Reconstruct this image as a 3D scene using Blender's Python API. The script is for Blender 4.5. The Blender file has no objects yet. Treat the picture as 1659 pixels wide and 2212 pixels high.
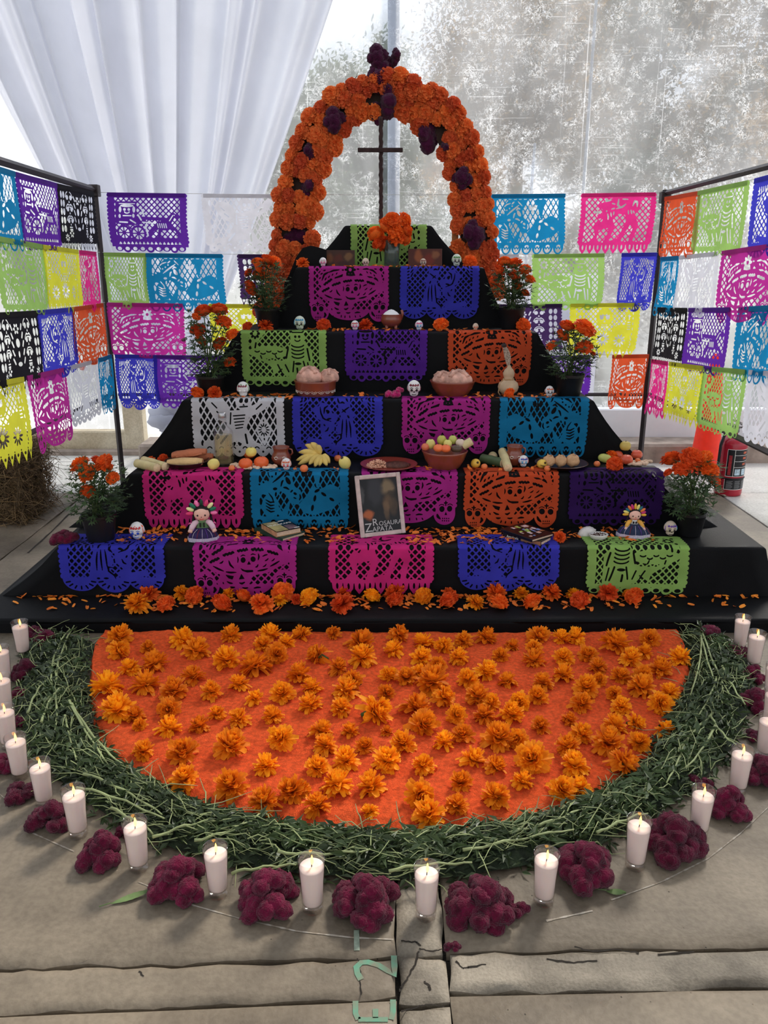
import bpy, math, random
import numpy as np
from mathutils import Vector, Matrix, noise as mnoise
from math import pi, sin, cos, sqrt, atan2, radians

SC = bpy.context.scene
COL = SC.collection
# ------------------------------------------------------------------ camera
F_PX = 1742.0
PITCH = radians(17.05)
CAM_H = 1.6
cd = bpy.data.cameras.new('camera'); cam = bpy.data.objects.new('camera', cd); COL.objects.link(cam)
cd.sensor_fit = 'VERTICAL'; cd.sensor_height = 36.0; cd.lens = F_PX * 36.0 / 2212.0
cd.clip_start = 0.05; cd.clip_end = 300
cam.location = (0, 0, CAM_H); cam.rotation_euler = (pi / 2 - PITCH, 0, 0)
SC.camera = cam
# ------------------------------------------------------------------ sky
w = bpy.data.worlds.new('sky'); SC.world = w; w.use_nodes = True
nt = w.node_tree; nt.nodes.clear()
o_ = nt.nodes.new('ShaderNodeOutputWorld'); b_ = nt.nodes.new('ShaderNodeBackground')
tc = nt.nodes.new('ShaderNodeTexCoord'); sp = nt.nodes.new('ShaderNodeSeparateXYZ'); rp = nt.nodes.new('ShaderNodeValToRGB')
mz = nt.nodes.new('ShaderNodeMapRange'); mz.inputs[1].default_value = -1.0
nt.links.new(tc.outputs['Generated'], sp.inputs[0]); nt.links.new(sp.outputs['Z'], mz.inputs[0]); nt.links.new(mz.outputs[0], rp.inputs[0])
rp.color_ramp.elements[0].position = 0.485; rp.color_ramp.elements[0].color = (0.30, 0.29, 0.27, 1)
rp.color_ramp.elements[1].position = 0.9; rp.color_ramp.elements[1].color = (0.74, 0.85, 1.0, 1)
e_ = rp.color_ramp.elements.new(0.505); e_.color = (0.95, 0.97, 1.0, 1)
nt.links.new(rp.outputs[0], b_.inputs[0]); b_.inputs[1].default_value = 1.35
nt.links.new(b_.outputs[0], o_.inputs[0])
# low hazy sun behind the trees, softened by thin cloud
sd = bpy.data.lights.new('sun', 'SUN'); sun = bpy.data.objects.new('sun', sd); COL.objects.link(sun)
sd.energy = 5.0; sd.angle = radians(12); sd.color = (1.0, 0.93, 0.82)
sun.rotation_euler = (radians(-52), 0, radians(-28))
# ------------------------------------------------------------------ exposure
SC.view_settings.view_transform = 'Standard'; SC.view_settings.look = 'None'
SC.view_settings.gamma = 1.0; SC.view_settings.use_curve_mapping = False
SC.view_settings.exposure = 0.06

# ------------------------------------------------------------------ pixel -> place helpers
CP, SP = cos(PITCH), sin(PITCH)
def ray(px, py):
    X = (px - 829.5) / F_PX; Y = -(py - 1106.0) / F_PX
    return Vector((X, CP + Y * SP, -SP + Y * CP))
def at_z(px, py, z=0.0):
    d = ray(px, py); t = (z - CAM_H) / d.z
    return Vector((d.x * t, d.y * t, z))
def at_y(px, py, y):
    d = ray(px, py); t = y / d.y
    return Vector((d.x * t, y, CAM_H + d.z * t))
def at_x(px, py, x):
    d = ray(px, py); t = x / d.x
    return Vector((x, d.y * t, CAM_H + d.z * t))
def depth(p): return p[1] * CP + (CAM_H - p[2]) * SP
def mpp(p): return depth(p) / F_PX          # metres per pixel there
def x_for(px, y, z): return (px - 829.5) / F_PX * depth((0, y, z))

# ------------------------------------------------------------------ object helpers
def tag(o, label=None, cat=None, group=None, kind=None):
    if label: o['label'] = label
    if cat: o['category'] = cat
    if group: o['group'] = group
    if kind: o['kind'] = kind
    return o
def empty(name, loc=(0, 0, 0), rz=0.0):
    o = bpy.data.objects.new(name, None); COL.objects.link(o)
    o.empty_display_size = 0.05; o.location = loc; o.rotation_euler = (0, 0, rz)
    return o
def thing(name, label, cat, loc=(0, 0, 0), rz=0.0, group=None):
    return tag(empty(name, loc, rz), label, cat, group)
def link_mesh(name, me, mat=None, parent=None, loc=(0, 0, 0), rot=(0, 0, 0), sc=1.0):
    o = bpy.data.objects.new(name, me); COL.objects.link(o)
    if mat is not None and len(me.materials) == 0: me.materials.append(mat)
    if mat is not None and me.materials[0] is not mat:
        o.material_slots[0].link = 'OBJECT'; o.material_slots[0].material = mat
    if parent: o.parent = parent
    o.location = loc; o.rotation_euler = rot
    o.scale = (sc, sc, sc) if isinstance(sc, (int, float)) else sc
    return o

class MB:
    """collects verts and faces for one mesh"""
    def __init__(s): s.v = []; s.f = []; s.mi = []
    def add(s, vs, fs, mi=0):
        n = len(s.v); s.v.extend([tuple(p) for p in vs])
        s.f.extend([tuple(i + n for i in f) for f in fs]); s.mi.extend([mi] * len(fs))
    def box(s, lo, hi, mi=0, M=None):
        x0, y0, z0 = lo; x1, y1, z1 = hi
        vs = [(x0, y0, z0), (x1, y0, z0), (x1, y1, z0), (x0, y1, z0), (x0, y0, z1), (x1, y0, z1), (x1, y1, z1), (x0, y1, z1)]
        if M is not None: vs = [M @ Vector(p) for p in vs]
        s.add(vs, [(0, 3, 2, 1), (4, 5, 6, 7), (0, 1, 5, 4), (1, 2, 6, 5), (2, 3, 7, 6), (3, 0, 4, 7)], mi)
    def bbox(s, lo, hi, b=0.003, mi=0, M=None):
        """box with chamfered edges"""
        c = [(lo[i] + hi[i]) / 2 for i in range(3)]; h = [(hi[i] - lo[i]) / 2 for i in range(3)]
        idx = {}; vs = []
        for sx in (-1, 1):
            for sy in (-1, 1):
                for sz in (-1, 1):
                    for a in range(3):
                        q = [h[0] - b, h[1] - b, h[2] - b]; q[a] = h[a]
                        idx[(sx, sy, sz, a)] = len(vs); vs.append((c[0] + sx * q[0], c[1] + sy * q[1], c[2] + sz * q[2]))
        fs = []
        for a in range(3):
            u, v = [(1, 2), (2, 0), (0, 1)][a]
            for sg in (-1, 1):
                q = []
                for (p, r) in ((-1, -1), (1, -1), (1, 1), (-1, 1)):
                    k = [0, 0, 0]; k[a] = sg; k[u] = p; k[v] = r; q.append(idx[(*k, a)])
                fs.append(tuple(q if sg > 0 else q[::-1]))
        for a in range(3):
            u, v = [(1, 2), (2, 0), (0, 1)][a]
            for p in (-1, 1):
                for r in (-1, 1):
                    k0 = [0, 0, 0]; k1 = [0, 0, 0]; k0[u] = k1[u] = p; k0[v] = k1[v] = r; k0[a] = -1; k1[a] = 1
                    q = [idx[(*k0, u)], idx[(*k1, u)], idx[(*k1, v)], idx[(*k0, v)]]
                    fs.append(tuple(q if p * r > 0 else q[::-1]))
        for sx in (-1, 1):
            for sy in (-1, 1):
                for sz in (-1, 1):
                    q = [idx[(sx, sy, sz, a)] for a in range(3)]
                    fs.append(tuple(q if sx * sy * sz > 0 else q[::-1]))
        if M is not None: vs = [M @ Vector(p) for p in vs]
        s.add(vs, fs, mi)
    def tube(s, pts, rad, n=8, cap=True, mi=0):
        pts = [Vector(p) for p in pts]; m = len(pts)
        if not hasattr(rad, '__len__'): rad = [rad] * m
        vs = []; u = None
        for i, p in enumerate(pts):
            t = (pts[min(i + 1, m - 1)] - pts[max(i - 1, 0)])
            t = t.normalized() if t.length > 1e-9 else Vector((0, 0, 1))
            if u is None:
                a = Vector((0, 0, 1)) if abs(t.z) < 0.9 else Vector((1, 0, 0)); u = t.cross(a).normalized()
            else:
                u = (u - t * u.dot(t)); u = u.normalized() if u.length > 1e-6 else t.orthogonal().normalized()
            v = t.cross(u)
            for k in range(n):
                a = 2 * pi * k / n; vs.append(p + (u * cos(a) + v * sin(a)) * rad[i])
        fs = [(i * n + k, i * n + (k + 1) % n, (i + 1) * n + (k + 1) % n, (i + 1) * n + k) for i in range(m - 1) for k in range(n)]
        if cap: fs += [tuple(range(n))[::-1], tuple((m - 1) * n + k for k in range(n))]
        s.add(vs, fs, mi)
    def lathe(s, prof, n=24, c=(0, 0, 0), mi=0, sx=1.0, sy=1.0, M=None):
        vs = []; rows = []
        for r, z in prof:
            if r < 1e-6: rows.append([len(vs)]); vs.append((c[0], c[1], c[2] + z))
            else:
                rows.append(list(range(len(vs), len(vs) + n)))
                vs += [(c[0] + r * cos(2 * pi * k / n) * sx, c[1] + r * sin(2 * pi * k / n) * sy, c[2] + z) for k in range(n)]
        fs = []
        for a, b in zip(rows, rows[1:]):
            for k in range(n):
                k2 = (k + 1) % n
                if len(a) == 1 and len(b) == 1: continue
                if len(a) == 1: fs.append((a[0], b[k2], b[k]))
                elif len(b) == 1: fs.append((a[k], a[k2], b[0]))
                else: fs.append((a[k], a[k2], b[k2], b[k]))
        if M is not None: vs = [M @ Vector(p) for p in vs]
        s.add(vs, fs, mi)
    def ell(s, c, r, nu=16, nv=10, mi=0, M=None, fn=None):
        if not hasattr(r, '__len__'): r = (r, r, r)
        vs = [Vector((0, 0, -1))]
        for j in range(1, nv):
            th = -pi / 2 + pi * j / nv
            vs += [Vector((cos(th) * cos(2 * pi * k / nu), cos(th) * sin(2 * pi * k / nu), sin(th))) for k in range(nu)]
        vs.append(Vector((0, 0, 1))); L = len(vs) - 1
        fs = [(0, 1 + (k + 1) % nu, 1 + k) for k in range(nu)]
        for j in range(nv - 2):
            for k in range(nu):
                a = 1 + j * nu; fs.append((a + k, a + (k + 1) % nu, a + nu + (k + 1) % nu, a + nu + k))
        a = 1 + (nv - 2) * nu
        fs += [(a + k, a + (k + 1) % nu, L) for k in range(nu)]
        out = []
        for p in vs:
            k = fn(p) if fn else 1.0
            q = Vector((p.x * r[0] * k, p.y * r[1] * k, p.z * r[2] * k))
            if M is not None: q = M @ q
            out.append(q + Vector(c))
        s.add(out, fs, mi)
    def strip(s, rows, mi=0):
        """rows of equal length -> quads"""
        n = len(rows[0]); vs = [p for r in rows for p in r]
        s.add(vs, [(i * n + k, i * n + k + 1, (i + 1) * n + k + 1, (i + 1) * n + k) for i in range(len(rows) - 1) for k in range(n - 1)], mi)
    def mesh(s, name, mats=None, smooth=True):
        me = bpy.data.meshes.new(name); me.from_pydata(s.v, [], s.f)
        if mats:
            for m in (mats if isinstance(mats, (list, tuple)) else [mats]): me.materials.append(m)
        if any(s.mi): me.polygons.foreach_set('material_index', s.mi)
        if smooth: me.polygons.foreach_set('use_smooth', [True] * len(me.polygons))
        me.update(); return me
    def build(s, name, mats, parent=None, loc=(0, 0, 0), rot=(0, 0, 0), sc=1.0, smooth=True):
        return link_mesh(name, s.mesh(name, mats, smooth), None, parent, loc, rot, sc)

def sharp(o, ang=40):
    """smooth shading with hard edges past the angle"""
    try: o.data.set_sharp_from_angle(angle=radians(ang))
    except Exception: pass
    return o
def dup(o, loc=None, rot=None, sc=None, parent=None):
    c = o.copy(); COL.objects.link(c)
    if parent: c.parent = parent
    if loc is not None: c.location = loc
    if rot is not None: c.rotation_euler = rot
    if sc is not None: c.scale = (sc, sc, sc) if isinstance(sc, (int, float)) else sc
    for ch in list(o.children): dup(ch, parent=c)
    return c

# ------------------------------------------------------------------ materials
def lin(c):
    f = lambda u: u / 12.92 if u <= 0.04045 else ((u + 0.055) / 1.055) ** 2.4
    return tuple(f(x / 255.0) for x in c[:3]) + (1.0,)
MATS = {}
def pm(name, col, rough=0.6, var=0.12, scale=25.0, bump=0.0, bscale=None, spec=0.3, trans=0.0, rnd=0.0, metal=0.0, sheen=0.0, coat=0.0, col2=None, sss=0.0, hue=0.0):
    if name in MATS: return MATS[name]
    m = bpy.data.materials.new(name); MATS[name] = m; m.use_nodes = True
    n = m.node_tree.nodes; l = m.node_tree.links
    bs = n['Principled BSDF']; out = n['Material Output']
    tcn = n.new('ShaderNodeTexCoord'); nz = n.new('ShaderNodeTexNoise'); nz.inputs['Scale'].default_value = scale; nz.inputs['Detail'].default_value = 4
    l.new(tcn.outputs['Object'], nz.inputs['Vector'])
    mx = n.new('ShaderNodeMix'); mx.data_type = 'RGBA'
    c = lin(col); k = lin(col2) if col2 else None
    A = k if k else tuple(min(1, x * (1 - var)) for x in c[:3]) + (1,)
    B = c if k else tuple(min(1, x * (1 + var)) for x in c[:3]) + (1,)
    mx.inputs[6].default_value = A; mx.inputs[7].default_value = B
    mr = n.new('ShaderNodeMapRange'); mr.inputs[1].default_value = 0.35; mr.inputs[2].default_value = 0.65
    l.new(nz.outputs[0], mr.inputs[0]); l.new(mr.outputs[0], mx.inputs[0])
    cs = mx.outputs[2]
    if rnd or hue:
        oi = n.new('ShaderNodeObjectInfo'); hs = n.new('ShaderNodeHueSaturation')
        r2 = n.new('ShaderNodeMapRange'); r2.inputs[3].default_value = 1 - rnd; r2.inputs[4].default_value = 1 + rnd
        l.new(oi.outputs['Random'], r2.inputs[0]); l.new(r2.outputs[0], hs.inputs['Value'])
        r3 = n.new('ShaderNodeMapRange'); r3.inputs[3].default_value = 0.5 - hue; r3.inputs[4].default_value = 0.5 + hue
        l.new(oi.outputs['Random'], r3.inputs[0]); l.new(r3.outputs[0], hs.inputs['Hue'])
        l.new(cs, hs.inputs['Color']); cs = hs.outputs[0]
    l.new(cs, bs.inputs['Base Color'])
    bs.inputs['Roughness'].default_value = rough; bs.inputs['Specular IOR Level'].default_value = spec
    bs.inputs['Metallic'].default_value = metal; bs.inputs['Coat Weight'].default_value = coat
    bs.inputs['Sheen Weight'].default_value = sheen
    if sss: bs.inputs['Subsurface Weight'].default_value = sss; bs.inputs['Subsurface Radius'].default_value = (0.02, 0.012, 0.008)
    if bump:
        bn = n.new('ShaderNodeTexNoise'); bn.inputs['Scale'].default_value = bscale or scale * 3; bn.inputs['Detail'].default_value = 5
        l.new(tcn.outputs['Object'], bn.inputs['Vector'])
        bp = n.new('ShaderNodeBump'); bp.inputs['Strength'].default_value = bump; bp.inputs['Distance'].default_value = 0.01
        l.new(bn.outputs[0], bp.inputs['Height']); l.new(bp.outputs[0], bs.inputs['Normal'])
    if trans:
        tr = n.new('ShaderNodeBsdfTranslucent'); l.new(cs, tr.inputs[0])
        ms = n.new('ShaderNodeMixShader'); ms.inputs[0].default_value = trans
        l.new(bs.outputs[0], ms.inputs[1]); l.new(tr.outputs[0], ms.inputs[2]); l.new(ms.outputs[0], out.inputs[0])
    return m
def clear_mat(name, tint=(255, 255, 255), base=0.05, haze=0.0):
    """thin clear glass: straight-through light plus a Fresnel reflection"""
    if name in MATS: return MATS[name]
    m = bpy.data.materials.new(name); MATS[name] = m; m.use_nodes = True
    n = m.node_tree.nodes; l = m.node_tree.links; n.remove(n['Principled BSDF']); out = n['Material Output']
    t = n.new('ShaderNodeBsdfTransparent'); t.inputs[0].default_value = lin(tint)
    g = n.new('ShaderNodeBsdfGlossy'); g.inputs['Roughness'].default_value = 0.03
    lw = n.new('ShaderNodeLayerWeight'); lw.inputs[0].default_value = 0.35
    mr = n.new('ShaderNodeMapRange'); mr.inputs[3].default_value = base; mr.inputs[4].default_value = 0.6
    pw = n.new('ShaderNodeMath'); pw.operation = 'POWER'; pw.inputs[1].default_value = 3.5; lw.inputs[0].default_value = .5; l.new(lw.outputs['Facing'], pw.inputs[0]); l.new(pw.outputs[0], mr.inputs[0])
    ms = n.new('ShaderNodeMixShader'); l.new(mr.outputs[0], ms.inputs[0]); l.new(t.outputs[0], ms.inputs[1]); l.new(g.outputs[0], ms.inputs[2])
    last = ms.outputs[0]
    if haze:
        d = n.new('ShaderNodeBsdfDiffuse'); d.inputs[0].default_value = lin(tint); m2 = n.new('ShaderNodeMixShader'); m2.inputs[0].default_value = haze
        l.new(last, m2.inputs[1]); l.new(d.outputs[0], m2.inputs[2]); last = m2.outputs[0]
    l.new(last, out.inputs[0]); return m
def emit_mat(name, col, s):
    m = bpy.data.materials.new(name); m.use_nodes = True; n = m.node_tree.nodes; l = m.node_tree.links
    n.remove(n['Principled BSDF']); e = n.new('ShaderNodeEmission'); e.inputs[0].default_value = lin(col); e.inputs[1].default_value = s
    l.new(e.outputs[0], n['Material Output'].inputs[0]); return m
def text_mesh(txt, size, ext=0.0003, align='CENTER'):
    cu = bpy.data.curves.new('lettering', 'FONT'); cu.body = txt; cu.size = size; cu.extrude = ext; cu.align_x = align; cu.align_y = 'CENTER'; cu.resolution_u = 3
    o = bpy.data.objects.new('lettering', cu); COL.objects.link(o)
    dg = bpy.context.evaluated_depsgraph_get()
    me = bpy.data.meshes.new_from_object(o.evaluated_get(dg)); bpy.data.objects.remove(o)
    return me
def nz3(x, y, z): return mnoise.noise(Vector((x, y, z)))
RND = random.Random(11)
ORD = ['first', 'second', 'third', 'fourth', 'fifth', 'sixth', 'seventh', 'eighth', 'ninth', 'tenth', 'eleventh', 'twelfth', 'thirteenth', 'fourteenth', 'fifteenth', 'sixteenth', 'seventeenth', 'eighteenth']
# ================================================================== setting: floor, plastic wall, outside
M_conc = None
def concrete(name, c1, c2, dark, sc=1.0):
    m = bpy.data.materials.new(name); m.use_nodes = True; n = m.node_tree.nodes; l = m.node_tree.links; bs = n['Principled BSDF']
    t = n.new('ShaderNodeNewGeometry')
    a = n.new('ShaderNodeTexNoise'); a.inputs['Scale'].default_value = 1.7 * sc; a.inputs['Detail'].default_value = 7; a.inputs['Roughness'].default_value = .62
    b = n.new('ShaderNodeTexNoise'); b.inputs['Scale'].default_value = 60 * sc; b.inputs['Detail'].default_value = 5
    v = n.new('ShaderNodeTexVoronoi'); v.inputs['Scale'].default_value = 38 * sc
    for k in (a, b, v): l.new(t.outputs['Position'], k.inputs['Vector'])
    r = n.new('ShaderNodeValToRGB'); r.color_ramp.elements[0].position = .38; r.color_ramp.elements[1].position = .63
    r.color_ramp.elements[0].color = lin(c1); r.color_ramp.elements[1].color = lin(c2); l.new(a.outputs[0], r.inputs[0])
    mx = n.new('ShaderNodeMix'); mx.data_type = 'RGBA'; mx.blend_type = 'MULTIPLY'; mx.inputs[0].default_value = .55
    r2 = n.new('ShaderNodeValToRGB'); r2.color_ramp.elements[0].position = .38; r2.color_ramp.elements[0].color = (.72, .7, .68, 1); r2.color_ramp.elements[1].position = .6; l.new(b.outputs[0], r2.inputs[0])
    l.new(r.outputs[0], mx.inputs[6]); l.new(r2.outputs[0], mx.inputs[7])
    # pits
    r3 = n.new('ShaderNodeValToRGB'); r3.color_ramp.elements[0].position = .045; r3.color_ramp.elements[0].color = (1, 1, 1, 1); r3.color_ramp.elements[1].position = .10; r3.color_ramp.elements[1].color = (0, 0, 0, 1)
    l.new(v.outputs['Distance'], r3.inputs[0])
    c = n.new('ShaderNodeTexNoise'); c.inputs['Scale'].default_value = 3.1 * sc; l.new(t.outputs['Position'], c.inputs['Vector'])
    th = n.new('ShaderNodeMath'); th.operation = 'GREATER_THAN'; th.inputs[1].default_value = .56; l.new(c.outputs[0], th.inputs[0])
    mu = n.new('ShaderNodeMath'); mu.operation = 'MULTIPLY'; l.new(r3.outputs[0], mu.inputs[0]); l.new(th.outputs[0], mu.inputs[1])
    m3 = n.new('ShaderNodeMix'); m3.data_type = 'RGBA'; l.new(mu.outputs[0], m3.inputs[0]); l.new(mx.outputs[2], m3.inputs[6]); m3.inputs[7].default_value = lin(dark)
    l.new(m3.outputs[2], bs.inputs['Base Color']); bs.inputs['Roughness'].default_value = .62; bs.inputs['Specular IOR Level'].default_value = .3
    ad = n.new('ShaderNodeMath'); ad.operation = 'SUBTRACT'; l.new(b.outputs[0], ad.inputs[0]); l.new(mu.outputs[0], ad.inputs[1])
    bp = n.new('ShaderNodeBump'); bp.inputs['Strength'].default_value = .35; bp.inputs['Distance'].default_value = .006; l.new(ad.outputs[0], bp.inputs['Height']); l.new(bp.outputs[0], bs.inputs['Normal'])
    return m
M_slab = concrete('slab concrete', (90, 80, 67), (130, 118, 101), (44, 38, 31))
M_rough = concrete('broken concrete', (94, 86, 74), (146, 136, 120), (40, 35, 30), 2.2)
M_joint = pm('joint dirt', (48, 43, 38), rough=.95, var=.4, scale=40, bump=.6)
fl = MB(); fl.box((-9, -4, -.10), (9, 9.5, -.030)); floor = fl.build('floor', M_joint, smooth=False); tag(floor, kind='structure')

def slab(x0, x1, y0, y1, mat=M_slab, nx=14, ny=14, sk=(0, 0), rough=.002, th=.028, seed=0, name='slab'):
    """one concrete slab: slightly broken edges, dropped rim"""
    mb = MB(); rows = []
    xs = [0, .012 / max(.05, x1 - x0)] + [i / nx for i in range(1, nx)] + [1 - .012 / max(.05, x1 - x0), 1]
    ys = [0, .012 / max(.05, y1 - y0)] + [i / ny for i in range(1, ny)] + [1 - .012 / max(.05, y1 - y0), 1]
    for j, v in enumerate(ys):
        row = []
        for i, u in enumerate(xs):
            x = x0 + (x1 - x0) * u; y = y0 + (y1 - y0) * v + (sk[0] * (1 - v) + sk[1] * v) * (x if abs(x) < 3 else 3 * (x / abs(x)))
            e = (i in (0, len(xs) - 1)) or (j in (0, len(ys) - 1))
            z = nz3(x * 2, y * 2, seed) * .0008
            if e:
                x += nz3(x * 9, y * 9, seed + 3) * rough * 2; y += nz3(x * 9, y * 9, seed + 7) * rough * 2; z -= .006 + abs(nz3(x * 14, y * 14, 2)) * rough * 2
            row.append((x, y, z))
        rows.append(row)
    mb.strip(rows)
    lo = [(r[0], r[-1]) for r in rows]
    edge = rows[0] + [r[-1] for r in rows[1:]] + rows[-1][::-1][1:] + [r[0] for r in rows[::-1]][1:-1]
    m = len(edge); mb.add(edge + [(p[0], p[1], -th) for p in edge], [((i + 1) % m, i, i + m, (i + 1) % m + m) for i in range(m)])
    return mb.build(name, mat, floor)
XA, XB = .035, .147
g = .006
# left of the strip, right of the strip
slab(-2.18, XA - g, 1.556, 5.70, seed=1, sk=(.036, 0), nx=60, ny=60, rough=.006)
slab(-2.9, XA - g, 1.44, 1.545, seed=2, sk=(.045, .036), nx=90, ny=4, rough=.006)
slab(-2.9, XA - g, -.2, 1.43, seed=3, sk=(0, .045), nx=20, ny=16)
slab(XB + g, 2.45, 1.566, 5.70, seed=4, sk=(.022, 0), nx=60, ny=60, rough=.006)
slab(XB + g, 2.9, 1.452, 1.556, M_rough, seed=5, sk=(.024, .022), nx=90, ny=4, rough=.009)
slab(XB + g, 2.9, -.2, 1.44, seed=6, sk=(0, .024), nx=20, ny=16)
slab(XA, XB, 1.56, 3.5, M_rough, seed=8, nx=4, ny=40, rough=.006)
slab(XA, XB, 1.425, 1.552, M_rough, seed=9, nx=5, ny=6, rough=.009)
slab(XA + .003, XB + .004, .6, 1.413, M_rough, seed=10, nx=5, ny=20, rough=.008)
M_far = concrete('sunlit concrete', (190, 186, 178), (214, 210, 202), (128, 122, 114))  # paler copy of the slab concrete, bright daylight put into the colour
slab(-5.6, -2.195, 1.556, 5.70, seed=11, nx=14, ny=16, rough=.008)
slab(-5.6, -.05, 5.715, 9.4, M_far, seed=12)
slab(2.465, 5.6, 1.566, 5.70, M_far, seed=13)
slab(.05, 5.6, 5.715, 9.4, M_far, seed=14)

def ribbon(name, pts, width, z, mat, parent, jit=0.0, seed=0):
    mb = MB(); pts = [Vector((p[0], p[1], 0)) for p in pts]; rows = []
    for i, p in enumerate(pts):
        t = (pts[min(i + 1, len(pts) - 1)] - pts[max(0, i - 1)]).normalized(); nrm = Vector((-t.y, t.x, 0))
        wd = width * (1 + jit * nz3(p.x * 40, p.y * 40, seed))
        rows.append([(p + nrm * wd / 2) + Vector((0, 0, z)), (p - nrm * wd / 2) + Vector((0, 0, z))])
    mb.strip(rows); return mb.build(name, mat, parent)
M_teal = pm('faded floor paint', (92, 140, 116), rough=.9, scale=34, col2=(118, 118, 100))
M_chalk = pm('chalk', (170, 162, 150), rough=.95, scale=60, col2=(134, 122, 106))
def stroke(name, pxs, wpx, mat):
    ps = [at_z(x, y, 0) for x, y in pxs]; return ribbon(name, ps, wpx * mpp(ps[0]), .0014, mat, floor, .15)
o = stroke('painted_figure', [(851, 2065), (852, 2088), (852, 2108), (838, 2098), (818, 2086), (795, 2079), (780, 2080), (770, 2090), (772, 2103), (780, 2117)], 13, M_teal)
o['label'] = 'faded green painted figure 2 lying sideways'
for q in ([(768, 2163), (768, 2190), (774, 2203)], [(774, 2203), (800, 2203), (838, 2203)], [(811, 2180), (811, 2200)], [(849, 2160), (849, 2185), (845, 2203)]):
    o = stroke('painted_letter', q, 12, M_teal)
o = stroke('painted_mark', [(770, 2010), (771, 2054)], 12, pm('worn floor paint', (128, 140, 124), rough=.8, var=.25, scale=50))
# chalk arc drawn round the carpet
arcp = [at_z(x, y, 0) for x, y in [(-60, 1665), (30, 1742), (70, 1800), (160, 1840), (300, 1906), (420, 1957), (520, 1985), (640, 2012), (760, 2026), (850, 2030)]]
for i in range(len(arcp) - 1):
    if i in (1, 3): continue
    a, b = arcp[i], arcp[i + 1]; ribbon('chalk_line', [a.lerp(b, k / 8) for k in range(9)], .0042, .0013, M_chalk, floor, .9, i)
arcp = [at_z(x, y, 0) for x, y in [(955, 2030), (1060, 2013), (1180, 1990), (1280, 1968)]] 
for i in range(2, 3): ribbon('chalk_line', [arcp[i].lerp(arcp[i + 1], k / 10) for k in range(11)], .005, .0013, M_chalk, floor, .9, i)
arcp = [at_z(x, y, 0) for x, y in [(1320, 1945), (1430, 1905), (1530, 1855), (1600, 1800), (1680, 1725)]]
for i in range(4): ribbon('chalk_line', [arcp[i].lerp(arcp[i + 1], k / 8) for k in range(9)], .0038, .0013, M_chalk, floor, .9, i + 9)

# cracks and dirt lines in the slabs
M_crk = pm('crack dirt', (40, 35, 30), rough=1, var=.3, scale=60)
CRK = [[(866, 2033), (900, 2036), (908, 2044)], [(905, 2050), (935, 2056), (958, 2050)], [(905, 2056), (896, 2085), (884, 2108), (866, 2135)], [(868, 2135), (862, 2142)], [(772, 2070), (778, 2104), (776, 2118), (780, 2150)], [(866, 2186), (900, 2176), (925, 2170), (960, 2176)], [(915, 2120), (925, 2128), (930, 2140)], [(985, 2078), (1000, 2092), (1012, 2090)], [(1240, 2046), (1280, 2056), (1330, 2052), (1380, 2060)], [(1180, 2072), (1230, 2080), (1290, 2076)], [(1010, 2090), (1050, 2084)], [(1420, 2062), (1500, 2056)], [(300, 2098), (310, 2110)], [(110, 1240), (140, 1215), (170, 1180)], [(60, 1195), (110, 1150), (150, 1110)]]
for k, q in enumerate(CRK):
    ps = [at_z(x, y, 0) for x, y in q]; fine = []
    for a_, b_ in zip(ps, ps[1:]): fine += [a_.lerp(b_, t / 6) + Vector((nz3(a_.x * 50 + t, t * 1.7, k) * .004, nz3(a_.y * 50 + t, t * 2.1, k + 5) * .004, 0)) for t in range(6)]
    ribbon('crack', fine + [ps[-1]], .0045 if k < 13 else .012, .0012, M_crk, floor, .9, k)
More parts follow.
